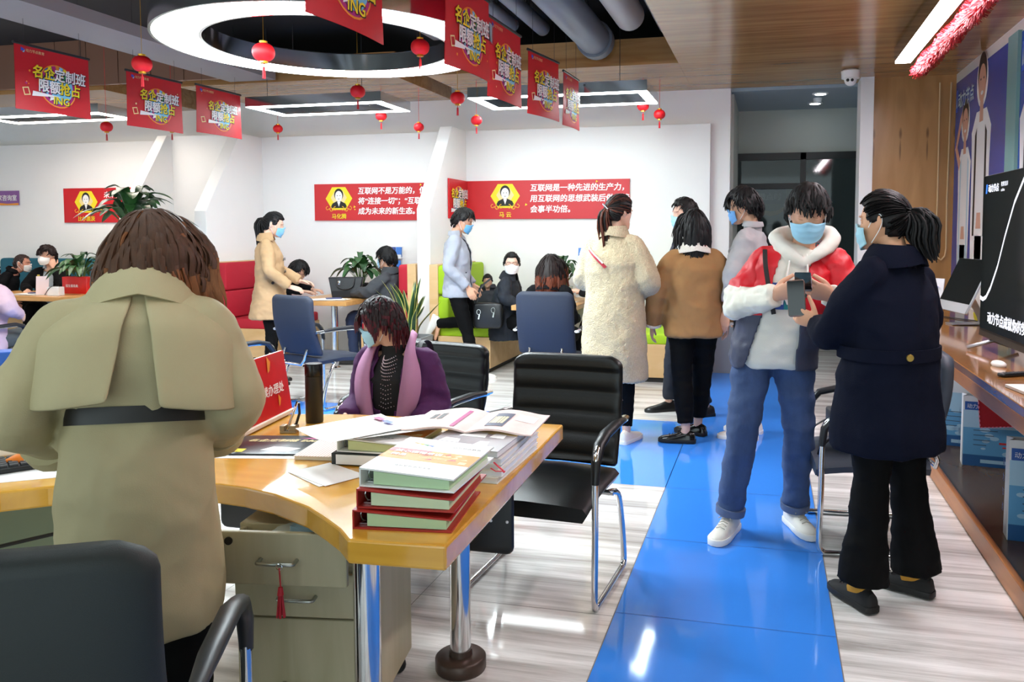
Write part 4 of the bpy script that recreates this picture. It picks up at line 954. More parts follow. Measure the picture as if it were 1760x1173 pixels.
mb.prism([(-.11, .2), (-.09, -.04), (.09, -.02), (.06, .1), (.0, .14)], -.003, .003, M4=Matrix.Rotation(R(90), 4, 'X')); mb.build('felt', M('felt_red', 'a81222', .8), t)
mb = MB(); pts = [(-.11, .2), (-.09, -.04), (.09, -.02), (.06, .1), (.0, .14), (-.11, .2)]
for a, b in zip(pts, pts[1:]):
    for k in range(9):
        u, v = k / 9 + .02, k / 9 + .075
        mb.tube([(a[0] + (b[0] - a[0]) * u, -.004, a[1] + (b[1] - a[1]) * u), (a[0] + (b[0] - a[0]) * v, -.004, a[1] + (b[1] - a[1]) * v)], .0035, 5)
mb.build('stitching', M('stitch_pink', 'e08aa8', .6), t)

# ================================================================ people: shared anatomy and tailoring
V = Vector
def catmull(P, k=5):
    P = [V(p) for p in P]; o = []
    for i in range(len(P) - 1):
        a, b, c, d = P[max(i - 1, 0)], P[i], P[i + 1], P[min(i + 2, len(P) - 1)]
        if i == 0: a = b * 2 - c
        if i == len(P) - 2: d = c * 2 - b
        for j in range(k):
            u = j / k; o.append(.5 * ((2 * b) + (c - a) * u + (2 * a - 5 * b + 4 * c - d) * u * u + (3 * b - a - 3 * c + d) * u ** 3))
    return o + [P[-1]]
def rad(rs, k=5):
    rs = [r if isinstance(r, (tuple, list)) else (r, r) for r in rs]; o = []
    for a, b in zip(rs, rs[1:]):
        for j in range(k):
            u = j / k; o.append((a[0] + (b[0] - a[0]) * u, a[1] + (b[1] - a[1]) * u))
    return o + [rs[-1]]
def limb(mb, P, rs, k=5, seg=14, up=(0, 0, 1)): return mb.tube(catmull(P, k), rad(rs, k), seg, up=up)
def remesh(mb, voxel, sm=3):
    me = bpy.data.meshes.new('w'); me.from_pydata(mb.v, [], mb.f); me.update()
    bm = bmesh.new(); bm.from_mesh(me); bmesh.ops.recalc_face_normals(bm, faces=bm.faces[:]); bm.to_mesh(me); bm.free()
    o = bpy.data.objects.new('w', me); COL.objects.link(o)
    m = o.modifiers.new('r', 'REMESH'); m.mode = 'VOXEL'; m.voxel_size = voxel
    if sm: s_ = o.modifiers.new('s', 'SMOOTH'); s_.factor = .5; s_.iterations = sm
    dg = bpy.context.evaluated_depsgraph_get(); dg.update()
    r = bpy.data.meshes.new_from_object(o.evaluated_get(dg))
    bpy.data.objects.remove(o); bpy.data.meshes.remove(me)
    return r
def finish(me, name, mats, parent, pick=None, wr=(), seed=0, subs=()):
    """wr: list of (amplitude, (fx,fy,fz)) folds; pick(center, normal) gives a material index"""
    if wr:
        n = len(me.vertices); co = np.empty(n * 3); me.vertices.foreach_get('co', co); co = co.reshape(-1, 3)
        no = np.empty(n * 3); me.vertex_normals.foreach_get('vector', no); no = no.reshape(-1, 3)
        d = np.zeros(n); off = V((seed * 3.7, seed * 1.3, seed * 2.1))
        for amp, fq in wr:
            fx, fy, fz = fq
            d += 1.5 * amp * np.array([.35 - abs(mnoise.noise(V((c[0] * fx, c[1] * fy, c[2] * fz)) + off)) * 2 for c in co])
        co = co + no * d[:, None]; me.vertices.foreach_set('co', co.ravel())
    if not isinstance(mats, (list, tuple)): mats = [mats]
    me.materials.clear()
    for m in mats: me.materials.append(m)
    if pick:
        for p in me.polygons: p.material_index = pick(p.center, p.normal)
    me.polygons.foreach_set('use_smooth', [True] * len(me.polygons)); me.update(); me.name = name
    o = bpy.data.objects.new(name, me); COL.objects.link(o); o.parent = parent
    return o
def join_into(me, mb, mi):
    """append raw geometry to a finished mesh with a material slot per face"""
    bm = bmesh.new(); bm.from_mesh(me); base = len(bm.faces)
    vs = [bm.verts.new(v) for v in mb.v]; bm.verts.ensure_lookup_table()
    for f, m in zip(mb.f, mb.m):
        try: q = bm.faces.new([vs[i] for i in f]); q.material_index = m + mi
        except ValueError: pass
    bm.to_mesh(me); bm.free()
def ss(a, b, x):
    t = min(1, max(0, (x - a) / (b - a))); return t * t * (3 - 2 * t)
def head_pts(nu=56, nv=40, fem=False):
    rings = []
    for j in range(1, nv):
        th = math.pi * j / nv; ring = []
        for i in range(nu):
            ph = 2 * math.pi * i / nu
            x, y, z = math.sin(th) * math.cos(ph), math.sin(th) * math.sin(ph), -math.cos(th)
            X = .074 * math.copysign(abs(x) ** .92, x); Y = (.088 if y > 0 else .1) * y; Z = .114 * z
            if z < 0:
                q = -z
                X *= 1 - (.30 if fem else .24) * q ** 1.6
                if y < 0: Y *= 1 - .5 * ss(.1, .9, q)
                Y += .052 * ss(.25, 1, q)
            if y > 0:
                nz = max(0, min(1, (.022 - Z) / .055)) if Z > -.033 else max(0, 1 - (-.033 - Z) / .012)
                Y += .021 * nz * math.exp(-(X / (.0085 + .006 * nz)) ** 2)
                for s in (-1, 1): Y -= .010 * math.exp(-((X - s * .031) / .016) ** 2 - ((Z - .006) / .011) ** 2)
                Y += .004 * math.exp(-((Z - .029) / .008) ** 2) * math.exp(-(X / .05) ** 4)
                Y += .007 * math.exp(-(X / .02) ** 2 - ((Z + .064) / .009) ** 2) - .004 * math.exp(-(X / .02) ** 2 - ((Z + .079) / .006) ** 2)
                Y += .006 * math.exp(-(X / .02) ** 2 - ((Z + .1) / .013) ** 2)
            ring.append((X, Y, Z))
        rings.append(ring)
    return rings
SKULL = (.074, .097, .114)
def hand_mb(mb, side, curls, spread=.0, thumb=(.55, .75, -.35), tcurl=20):
    """local frame: y along the fingers, z out of the back of the hand, thumb at side*x"""
    s = side
    mb.loft([[(r0 * math.cos(a) + cx, y, r1 * math.sin(a)) for a in [2 * math.pi * k / 14 for k in range(14)]] for y, r0, r1, cx in
             ((-.05, .024, .019, 0), (0, .026, .018, 0), (.025, .034, .017, s * .004), (.06, .041, .0155, s * .001), (.085, .041, .0135, 0), (.098, .037, .010, 0))])
    L = (.072, .081, .074, .057); xs = (.030, .0105, -.0095, -.028)
    for k in range(4):
        c = curls[k] if isinstance(curls, (list, tuple)) else curls
        p = V((s * xs[k], .088 - abs(k - 1.2) * .004, .002)); a = R(c * .55); P = [p]
        ax = s * spread * (1.5 - k)
        for q, ln in enumerate((.46, .3, .24)):
            d = V((math.sin(ax), math.cos(a) * math.cos(ax), -math.sin(a))); p = p + d * L[k] * ln; P.append(p); a += R(c * (.95 if q == 0 else .6))
        rr = .0086 if k < 3 else .0075
        mb.tube(catmull(P, 3), rad([rr * 1.05, rr, rr * .95, rr * .78], 3), 10)
    d = V((s * thumb[0], thumb[1], thumb[2])).normalized(); p = V((s * .026, .022, -.004)); P = [p]
    p = p + d * .042; P.append(p); d = (Matrix.Rotation(R(tcurl) * s, 3, 'Z') @ d); p = p + d * .034; P.append(p); p = p + d * .026; P.append(p)
    mb.tube(catmull(P, 3), rad([.0135, .0115, .0098, .0078], 3), 10)
def basis(y, z):
    y = V(y).normalized(); z = V(z); z = (z - y * z.dot(y)).normalized(); x = y.cross(z)
    return Matrix((x, y, z)).transposed()
class Person:
    def __init__(s, label, loc, rz, h=1.66, sit=False, name='person', group=None, fine=False):
        s.t = thing(name, label, 'person', (loc[0], loc[1], 0), rz, group); s.h = h; s.fine = fine; s.seed = len(bpy.data.objects) % 97
        k = h / 1.70; s.k = k; J = {}
        def both(n, x, y, z): J[n + 'R'] = V((x, y, z)) * k; J[n + 'L'] = V((-x, y, z)) * k
        if not sit:
            J['pelvis'] = V((0, 0, .93)) * k; J['chest'] = V((0, .0, 1.24)) * k; J['neck'] = V((0, -.012, 1.445)) * k; J['head'] = V((0, .025, 1.588)) * k
            both('sh', .178, -.005, 1.395); both('el', .235, -.03, 1.12); both('wr', .24, .05, .885)
            both('hip', .088, 0, .9); both('kn', .098, .015, .49); both('an', .1, -.02, .085)
        else:
            b = .07
            J['pelvis'] = V((0, 0, .54)); J['chest'] = V((0, .02, .54 + .31 * k)); J['neck'] = V((0, .02, .54 + .515 * k)); J['head'] = V((0, .06, .54 + .66 * k))
            both('sh', .178, .02, 0); both('el', .225, .02, 0); both('wr', .2, .24, 0)
            for q in 'RL': J['sh' + q].z = .54 + .465 * k; J['el' + q].z = .54 + .2 * k; J['wr' + q].z = .54 + .17 * k
            both('hip', .09, .03, 0); both('kn', .12, .44, 0); both('an', .12, .42, 0)
            for q in 'RL': J['hip' + q].z = .53; J['kn' + q].z = .53; J['an' + q].z = .085
        s.loc = V((loc[0], loc[1], 0)); s.rz = rz
        s.J = J; s.toe = {'R': V((.12, 1, 0)), 'L': V((-.12, 1, 0))}; s.HR = Matrix.Identity(3); s.down = V((0, 0, -1)); s.sitting = sit
    def set(s, **kw):
        for k, v in kw.items():
            if k == 'toeR': s.toe['R'] = V(v)
            elif k == 'toeL': s.toe['L'] = V(v)
            else: s.J[k] = V(v)
        return s
    def W(s, p): return Matrix.Rotation(-s.rz, 3, 'Z') @ (V(p) - s.loc)
    def bend(s, fwd=0, side=0, twist=0, pivot='pelvis', keep=()):
        q = Euler((R(-fwd), R(side), R(twist))).to_matrix(); p = s.J[pivot].copy()
        for k in ('chest', 'neck', 'head', 'shR', 'shL', 'elR', 'elL', 'wrR', 'wrL'):
            if k not in keep: s.J[k] = q @ (s.J[k] - p) + p
        return s
    def look(s, yaw=0, pitch=0, roll=0, fwd=0):
        """yaw: turn to the left (degrees); pitch: nod down"""
        s.HR = Matrix.Rotation(R(yaw), 3, 'Z') @ Matrix.Rotation(R(roll), 3, 'Y') @ Matrix.Rotation(R(-pitch), 3, 'X')
        pv = s.J['neck'] + (s.J['head'] - s.J['neck']) * .35; s.J['head'] = pv + s.HR @ (s.J['head'] - pv) + V((0, fwd, 0))
        return s
    def spine(s, d):
        J = s.J
        if d <= 0: return J['pelvis'] + s.down * (-d), (-s.down).normalized(), 0
        a = (J['chest'] - J['pelvis']); b = J['neck'] - J['chest']
        if d < a.length: 
            u = d / a.length; t = a.normalized().lerp((a.normalized() + b.normalized()).normalized(), u); return J['pelvis'] + a * u, t.normalized(), u * .6
        u = (d - a.length) / b.length; return J['chest'] + b * u, b.normalized(), min(1, .6 + .4 * u)
    def ring(s, d, hw, hd, fy=0, n=28, ex=2.3):
        p, t, u = s.spine(d); J = s.J
        x = (J['hipR'] - J['hipL']).normalized().lerp((J['shR'] - J['shL']).normalized(), u); x = (x - t * x.dot(t)).normalized(); y = t.cross(x)
        o = []
        for k in range(n):
            a = 2 * math.pi * k / n; c, q = math.cos(a), math.sin(a)
            o.append(p + x * (hw * math.copysign(abs(c) ** (2 / ex), c)) + y * (fy + hd * math.copysign(abs(q) ** (2 / ex), q)))
        return o
    def torso(s, mb, rings): return mb.loft([s.ring(d * s.k, w_, dp, fy) for d, w_, dp, fy in rings])
    def arm(s, mb, q, rs, end=1.0, inset=.0):
        J = s.J; a, e, w_ = J['sh' + q], J['el' + q], J['wr' + q]; c = (J['shR'] + J['shL']) / 2; up = (J['neck'] - J['chest']).normalized()
        r1 = rs[1]; i_ = (c - a).normalized(); a = a + i_ * (max(0, r1 - .048) * .9 + inset) - up * (max(0, r1 - .045) * .9 + inset)
        wv = e.lerp(w_, end); nk = J['neck'].lerp(c, .3)
        limb(mb, [a.lerp(nk, .62) - up * .012, a.lerp(nk, .28) - up * .004, a, a.lerp(e, .28), a.lerp(e, .62), e, e.lerp(wv, .5), wv], [rs[0] * .9, rs[0], (rs[0] + rs[1]) / 2, rs[1], (rs[1] + rs[2]) / 2, rs[2 if len(rs) < 6 else 3], rs[-2], rs[-1]], 4)
    def leg(s, mb, q, rs, end=1.0):
        J = s.J; a, e, w_ = J['hip' + q], J['kn' + q], J['an' + q]; wv = e.lerp(w_, end)
        limb(mb, [a, a.lerp(e, .5), e, e.lerp(wv, .5), wv], rs, 5)
    # ------------------------------------------------ body
    def body(s, skin='e0b49c', hands={}, eyes='open', fem=False, lips='b8706a', ears=True, bare_legs=False):
        J, k = s.J, s.k; vx = .0048 if s.fine else .006
        skm = M('skin_' + skin, skin, .5, spec=.35, var=.04, vscale=(25, 25, 25))
        mb = MB()
        s.torso(mb, [(-.1, .11, .085, 0), (-.04, .14, .1, 0), (.06, .14, .095, 0), (.15, .125, .085, 0), (.3, .135, .095, .0), (.41, .105, .075, -.01), (.47, .06, .055, -.01)])
        for q in 'RL':
            s.arm(mb, q, [.024, .03, .032, .031, .029, .024], 1.0, .022); s.leg(mb, q, [.075, .068, .05, .045, .032])
            an = J['an' + q]; td = s.toe[q].normalized(); mb.tube([an + V((0, 0, .03)), an + V((0, 0, -.02)), an + td * .06 + V((0, 0, -.05)), an + td * .13 + V((0, 0, -.06))], [.032, .03, .022, .016], 10)
        me = remesh(mb, .013, 2)
        hb = MB(); Rh = s.HR; hc = J['head']
        hb.loft([[Rh @ V(p) * k + hc for p in r] for r in head_pts(fem=fem)])
        base = Rh @ V((0, -.022, -.075)) * k + hc; nk = J['neck']
        hb.tube(catmull([nk + V((0, 0, -.06)), nk + V((0, -.0, .0)), base, Rh @ V((0, -.015, -.03)) * k + hc], 4), rad([(.075, .06), (.054, .054), (.05, .05), (.045, .045)], 4), 18)
        if ears:
            for q in (-1, 1):
                e = MB(); e.sphere((0, 0, 0), (.007, .017, .03), 12, 9); e.sphere((q * .006, -.004, .004), (.006, .017, .026), 10, 7)
                rot = Matrix.Rotation(R(q * 18), 3, 'Z'); hb.add([Rh @ (rot @ V(v) + V((q * .074, -.008, -.004))) * k + hc for v in e.v], e.f)
        hm = remesh(hb, vx, 1)
        det = MB()
        T = lambda p: Rh @ V(p) * k + hc
        for q in (-1, 1):
            if eyes == 'open':
                det.sphere(T((q * .031, .068, .006)), .0125 * k, 12, 9, 0); det.sphere(T((q * .031, .0765, .005)), .0055 * k, 10, 7, 1)
                det.tube([T((q * (.031 + .015 * x), .0815 - .009 * x * x, .0145 - .004 * x * x)) for x in (-1, -.5, 0, .5, 1)], .0016 * k, 5, 1)
            else:
                det.tube([T((q * (.031 + .015 * x), .0795 - .008 * x * x, .0005 + .003 * x * x)) for x in (-1, -.5, 0, .5, 1)], .0017 * k, 5, 1)
            det.tube([T((q * (.031 + .018 * x), .0865 - .012 * max(0, x) ** 2 - .003 * x, .027 + .003 * (1 - x * x))) for x in (-1, -.5, 0, .5, 1)], [(.002 * k, .0035 * k)] * 5, 6, 1)
            det.sphere(T((q * .006, .1015, -.0395)), (.0035 * k, .003 * k, .002 * k), 8, 5, 1)
        det.tube([T((.024 * x, .096 - .016 * x * x, -.066 + .002 * abs(x))) for x in (-1, -.6, -.2, .2, .6, 1)], [(.003 * k, .005 * k)] * 6, 8, 2)
        mats = [skm, M('eye_white', 'e9e6e2', .3), M('eye_dark', '1a1210', .4), M('lip_' + lips, lips, .45)]
        bm = bmesh.new(); bm.from_mesh(me); bm.from_mesh(hm)
        hmeshes = []
        for q in 'RL':
            hd = hands.get(q, {})
            if hd is None: continue
            fa = (J['wr' + q] - J['el' + q]).normalized(); y = V(hd.get('dir', fa)); z = V(hd.get('back', (1 if q == 'R' else -1, 0, .1)))
            B = basis(y, z); h_ = MB(); side = hd.get('side', -1 if q == 'R' else 1)
            hand_mb(h_, side, hd.get('curl', 28), hd.get('spread', 0), hd.get('thumb', (.55, .75, -.35)), hd.get('tcurl', 20))
            w2 = J['wr' + q] + V(hd.get('off', (0, 0, 0)))
            h2 = MB(); h2.add([B @ V(v) * (k * hd.get('size', .97)) + w2 for v in h_.v], h_.f)
            hm2 = remesh(h2, .0038 if s.fine else .0055, 1); bm.from_mesh(hm2); hmeshes.append(hm2)
        out = bpy.data.meshes.new('body'); bm.to_mesh(out); bm.free()
        join_into(out, det, 1)
        o = finish(out, 'body', mats, s.t)
        return o
    # ------------------------------------------------ clothing
    def garment(s, name, mat, rings, sleeves=(.05, .068, .06, .055, .05, .045), end=.97, voxel=.013, wr=((.006, (7, 7, 11)), (.0025, (20, 20, 26))), extra=None, pick=None, sm=3, armsx=None, cut=None, bis=(), sides='RL'):
        mb = MB()
        if rings: s.torso(mb, rings)
        if sleeves:
            for q in sides: s.arm(mb, q, (armsx or {}).get(q, sleeves), end)
        if extra: extra(mb)
        me = remesh(mb, voxel if not s.fine else min(voxel, .0115), sm)
        if bis:
            bm = bmesh.new(); bm.from_mesh(me)
            for co_, no_ in bis: bmesh.ops.bisect_plane(bm, geom=bm.verts[:] + bm.edges[:] + bm.faces[:], plane_co=co_, plane_no=no_, dist=.0005)
            bm.to_mesh(me); bm.free()
        if cut:
            bm = bmesh.new(); bm.from_mesh(me)
            bmesh.ops.delete(bm, geom=[f for f in bm.faces if cut(f.calc_center_median())], context='FACES')
            be = [v for v in bm.verts if v.is_boundary]
            for _ in range(3): bmesh.ops.smooth_vert(bm, verts=be, factor=.5, use_axis_x=True, use_axis_y=True, use_axis_z=True)
            bm.to_mesh(me); bm.free()
        o = finish(me, name, mat, s.t, pick, wr, s.seed)
        if cut: m_ = o.modifiers.new('thickness', 'SOLIDIFY'); m_.thickness = .006; m_.offset = -1
        return o
    def trousers(s, mat, rs=(.1, .085, .066, .062, .055), end=.93, name='trousers', wr=((.004, (5, 5, 12)), (.002, (16, 16, 30))), pick=None, belt=.14, pelvis=(.155, .115)):
        mb = MB()
        s.torso(mb, [(-.1, pelvis[0] * .9, pelvis[1] * .95, 0), (-.03, *pelvis, 0), (.05, pelvis[0] * .98, pelvis[1] * .98, 0), (belt, pelvis[0] * .92, pelvis[1] * .9, 0)])
        for q in 'RL': s.leg(mb, q, rs, end)
        return finish(remesh(mb, .013, 3), name, mat, s.t, pick, wr, s.seed + 5)
    def tube_part(s, name, mat, P, r, seg=8, parent=None, flat_=None, k=4):
        return MB().tube(catmull(P, k), rad(r if isinstance(r, (list, tuple)) and len(r) == len(P) else [r] * len(P), k), seg).build(name, mat, parent or s.t, True)
    def band(s, name, mat, d0, d1, hw, hd, fy=0, th=.006, parent=None):
        mb = MB(); A, B = s.ring(d0 * s.k, hw, hd, fy, 40), s.ring(d1 * s.k, hw, hd, fy, 40); A2, B2 = s.ring(d0 * s.k, hw - th * 2, hd - th * 2, fy, 40), s.ring(d1 * s.k, hw - th * 2, hd - th * 2, fy, 40)
        mb.loft([A2, A, B, B2], caps=False); mb.loft([B2, A2], caps=False); return mb.build(name, mat, parent or s.t, True)
    def collar(s, mat, r0=(.075, .07), r1=(.095, .085), z0=-.03, z1=.045, open_=40, th=.012, name='collar', dy=-.005, fold=.03, tilt=0):
        """band around the neck, open at the front by open_ degrees, folded over outside"""
        J = s.J; c, t, _ = J['neck'], (J['neck'] - J['chest']).normalized(), 0; x = (J['shR'] - J['shL']).normalized(); x = (x - t * x.dot(t)).normalized(); y = t.cross(x)
        q_ = lambda k, z: ((r0[0] + (r1[0] - r0[0]) * k, r0[1] + (r1[1] - r0[1]) * k), z)
        prof = [q_(.1, z0), q_(-.1, z1 * .5), q_(-.05, z1 * .9), q_(.12, z1), q_(.4, z1 - fold * .18), q_(.8, z1 - fold * .6), q_(1.05, z1 - fold)]
        n = 36; g_ = []
        for q in range(n + 1):
            a = R(90 + open_ / 2 + (360 - open_) * q / n)
            for off in (0, 1):
                for (rx, ry), z in prof:
                    e = th * (0 if off == 0 else -1) if True else 0
                    g_.append(c + x * ((rx + e) * math.cos(a)) + y * ((ry + e) * math.sin(a) + dy) + t * (z - (tilt * math.sin(a) * .5) - (.03 * abs(math.cos(a)) * (z1 - z) / max(.01, z1 - z0))))
        m_ = len(prof); f_ = []
        ix = lambda q, o_, p: q * 2 * m_ + o_ * m_ + p
        for q in range(n):
            for p in range(m_ - 1):
                f_.append((ix(q, 0, p), ix(q + 1, 0, p), ix(q + 1, 0, p + 1), ix(q, 0, p + 1))); f_.append((ix(q, 1, p), ix(q, 1, p + 1), ix(q + 1, 1, p + 1), ix(q + 1, 1, p)))
            for p in (0, m_ - 1): f_.append((ix(q, 0, p), ix(q, 1, p), ix(q + 1, 1, p), ix(q + 1, 0, p)))
        for q in (0, n):
            for p in range(m_ - 1): f_.append((ix(q, 0, p), ix(q, 0, p + 1), ix(q, 1, p + 1), ix(q, 1, p)))
        return MB().add(g_, f_).build(name, mat, s.t, True)
    def shoes(s, upper, sole, lace=None, L=1.0, high=.0, rot={}):
        for q in 'RL':
            an = s.J['an' + q]; y = s.toe[q].normalized()
            z = rot.get(q, V((0, 0, 1))); B = basis(y, z); o0 = an - (B @ V((0, 0, .085 * s.k)))
            T = lambda p: B @ (V(p) * s.k * L) + o0
            sec = [(-.07, .02, .05 + high * .6), (-.062, .031, .078 + high), (-.03, .036, .092 + high), (.0, .038, .094 + high), (.035, .039, .082), (.075, .043, .064), (.12, .046, .052), (.16, .043, .045), (.185, .033, .038), (.197, .014, .03)]
            def sect(y_, w_, h_, z0=.012): return [T((w_ * math.cos(a), y_, z0 + (h_ - z0) * max(0, math.sin(a)) ** .8 if math.sin(a) >= 0 else z0)) for a in [2 * math.pi * k_ / 16 for k_ in range(16)]]
            sh = MB().loft([sect(*a) for a in sec]).build('shoe', upper, s.t, True)
            out = [(-.074, .02), (-.066, .034), (-.03, .039), (.02, .04), (.075, .046), (.12, .049), (.16, .046), (.19, .034), (.204, .014)]
            poly = [(w_, y_) for y_, w_ in out] + [(-w_, y_) for y_, w_ in reversed(out)]
            mb = MB(); n = len(poly); mb.loft([[T((x * .97, y_, 0)) for x, y_ in poly], [T((x, y_, .006)) for x, y_ in poly], [T((x, y_, .022)) for x, y_ in poly], [T((x * .96, y_ * .99, .026)) for x, y_ in poly]])
            mb.build('sole', sole, sh, True)
            if lace:
                l = MB()
                for i in range(5):
                    y_ = .04 + i * .02; zt = .083 - i * .0065; l.tube([T((-.02, y_, zt - .004)), T((0, y_ + .004 * (-1) ** i, zt + .004)), T((.02, y_, zt - .004))], .0026, 6)
                for sg in (-1, 1): l.tube(catmull([T((0, .035, .09)), T((sg * .02, .03, .108)), T((sg * .034, .045, .1)), T((sg * .012, .04, .09)), T((sg * .028, .07, .082))], 3), .0024, 6)
                l.build('laces', lace, sh, True)
    # ------------------------------------------------ head dressing
    def hp(s, p): return s.HR @ V(p) * s.k + s.J['head']
    def mask(s, col='8fc4e6', n95=False):
        m = M('mask_' + col, col, .75, var=.03, vscale=(40, 40, 40)); nu, nv = 18, 12; g_ = []
        for j in range(nv + 1):
            v = j / nv; z = -.012 - .098 * v
            for i in range(nu + 1):
                u = -1 + 2 * i / nu; a = u * (1.12 - .1 * abs(v - .5))
                rx = .074 * (1 - .16 * v); bul = .106 - .003 * v + .012 * math.sin(math.pi * min(1, v * 1.1))
                if n95: bul += .018 * math.sin(math.pi * min(1, v * 1.05)) * max(0, 1 - abs(u))
                y = bul * math.cos(a) ** .85 - .004; x = (rx + .006) * math.sin(a) / math.sin(1.12)
                if v < .22: y += .012 * math.exp(-(x / .014) ** 2) * (1 - v / .3)
                pl = .0022 * math.sin(v * 22) * (1 - abs(u) ** 3) if not n95 else 0
                zz = z + (.016 * math.exp(-(x / .02) ** 2) * (1 - v) - .01 * (abs(u) ** 2) * (1 - v) + .022 * abs(u) ** 2 * v)
                g_.append(s.hp((x, y + pl, zz)))
        w_ = nu + 1; f_ = [(j * w_ + i, j * w_ + i + 1, (j + 1) * w_ + i + 1, (j + 1) * w_ + i) for j in range(nv) for i in range(nu)]
        o = MB().add(g_, f_).build('face_mask', m, s.t, True)
        sd = o.modifiers.new('thickness', 'SOLIDIFY'); sd.thickness = .002; sd.offset = 1
        lp = MB()
        for q in (-1, 1):
            lp.tube(catmull([s.hp((q * .075, .035, -.022)), s.hp((q * .081, .01, .012)), s.hp((q * .083, -.018, .026)), s.hp((q * .083, -.026, .0)), s.hp((q * .081, -.012, -.035)), s.hp((q * .068, .03, -.085))], 3), .0016, 5)
        lp.build('ear_loop', M('ear_loop', 'e9eef0', .7), o, True)
    def hair(s, col='14100f', style='short', n=170, length=.06, seed=1, tie=(0, -.1, .03), tail=.25, part=0, fringe=.0, tip=None, rough=.55, vol=1.0, tail_dir=(0, -.05, -1), w=.0085, line=.60):
        hm = M('hair_' + col, col, rough, spec=.3, var=.35, vscale=(70, 70, 14)); mats = [hm]
        if tip: mats.append(M('hair_' + tip, tip, rough, spec=.3, var=.35, vscale=(70, 70, 14)))
        r = random.Random(seed); a, b, c = SKULL
        def keep(d):
            x, y, z = d; ph = math.degrees(math.atan2(abs(x), y))
            if ph < 48: return z > line - .12 * (fringe > 0) + .1 * (ph / 48 - .5) * 0
            if ph < 78: return z > line - (line + .05) * ss(48, 76, ph) * (.9 if style == 'short' else 1)
            if ph < 100: return z > -.05 + (.2 if style == 'short' else 0) * 0
            return z > -.05 - (.55 if style != 'short' else .5) * ss(95, 120, ph)
        cap = MB(); nu, nv = 48, 32; rings = []
        th = {'short': .022, 'bob': .024, 'long': .022, 'pony': .014, 'thin': .006}[style] * vol
        for j in range(1, nv):
            t = math.pi * j / nv; rr = []
            for i in range(nu):
                p = 2 * math.pi * i / nu; d = V((math.sin(t) * math.cos(p), math.sin(t) * math.sin(p), -math.cos(t)))
                e = th * (.75 + .35 * max(0, d.z)) * (1 + .25 * mnoise.noise(d * 4 + V((seed, 0, 0)))) if keep(d) else -.012
                rr.append(s.hp((d.x * (a + e), d.y * (b + e) if d.y < 0 else d.y * (.09 + e), d.z * (c + e))))
            rings.append(rr)
        cap.loft(rings)
        mb = MB(); mb.add(cap.v, cap.f, 0)
        crown = V((0, -.42, .9)).normalized(); tieV = V(tie)
        def out(p, off):
            q = V((p.x / (a + off), p.y / ((b if p.y < 0 else .09) + off), p.z / (c + off))); l = q.length
            return p / l if l < 1 else p
        G = s.HR.inverted() @ V((0, 0, -1)); cnt = 0; i = 0
        while cnt < n and i < n * 6:
            i += 1; z = r.uniform(-.62, .98); p = r.uniform(0, 2 * math.pi); q = math.sqrt(1 - z * z); d = V((q * math.cos(p), q * math.sin(p), z))
            if not keep(d): continue
            cnt += 1
            off = th * r.uniform(.75, 1.08) + .001; pos = out(V((d.x * a, d.y * b, d.z * c)) * .9, off); P = [pos.copy()]
            ph = math.degrees(math.atan2(d.x, d.y)); ns = 9
            if style in ('short', 'thin'):
                L = length * r.uniform(.7, 1.15) * (.6 + .4 * max(0, d.z + .2)); front = d.y > .15 and d.z > .3
                if front: L *= 1 + .9 * fringe
                jit = V((r.uniform(-.35, .35), r.uniform(-.35, .35), r.uniform(-.2, .2))); rag = r.uniform(.05, .5) * (.6 if style == 'short' else .1)
                for k in range(ns):
                    nr = V((pos.x / a ** 2, pos.y / b ** 2, pos.z / c ** 2)).normalized()
                    fl = pos.normalized() - crown * pos.normalized().dot(crown); fl = fl.normalized() if fl.length > .08 else V((math.cos(i * 2.4), math.sin(i * 2.4) + .6, 0))
                    fl = fl + G * .55 + jit; fl = fl - nr * fl.dot(nr); fl = fl.normalized() + nr * rag * (k / ns) * .8
                    pos = out(pos + fl.normalized() * (L / ns), off); P.append(pos.copy())
            elif style == 'pony':
                for k in range(1, 10):
                    u = k / 9; pos = out(P[0].lerp(tieV, u), off * (1 - .3 * u)); P.append(pos.copy())
            else:
                L = length * r.uniform(.85, 1.1) * (1 if d.z < .3 else 1.15)
                sgn = 1 if (d.x > part * .05) else -1
                for k in range(14):
                    phc = abs(math.degrees(math.atan2(pos.x, pos.y)))
                    side_ = V((sgn, -.45, 0)) * (.9 * ss(78, 45, phc)) if fringe == 0 or abs(ph) > 38 else V((0, 0, 0))
                    vd = d - crown * d.dot(crown); f_ = max(0, 1 - k / 5)
                    step = (vd.normalized() * f_ * .6 if vd.length > .05 else V((0, 0, 0))) + G * (.5 + .5 * (1 - f_)) + side_
                    if style == 'long': step += V((math.sin(k * .9 + ph * .05 + seed) * .22, math.cos(k * .8 + ph * .07) * .16, 0)) * min(1, k / 5)
                    L2 = (.085 + .05 * fringe if (fringe > 0 and abs(ph) < 38 and d.z > .2) else L)
                    pos = out(pos + step.normalized() * L2 / 14, off + .002); P.append(pos.copy())
            wd = w * r.uniform(.7, 1.25); m = len(P); mi = 0
            rr = [(wd * min(1, .5 + t * 6 / m) * (1 if t < m * .6 else max(.12, 1 - (t - m * .6) / (m * .42))), wd * .45 * (1 if t < m * .6 else .5)) for t in range(m)]
            if tip and style in ('long', 'bob'):
                cut_ = int(m * .45); mb.tube([s.hp(x) for x in P[:cut_ + 1]], [(x * s.k, y * s.k) for x, y in rr[:cut_ + 1]], 5, 0); mb.tube([s.hp(x) for x in P[cut_:]], [(x * s.k, y * s.k) for x, y in rr[cut_:]], 5, 1)
            else: mb.tube([s.hp(x) for x in P], [(x * s.k, y * s.k) for x, y in rr], 5, 1 if (tip and r.random() < .35) else 0)
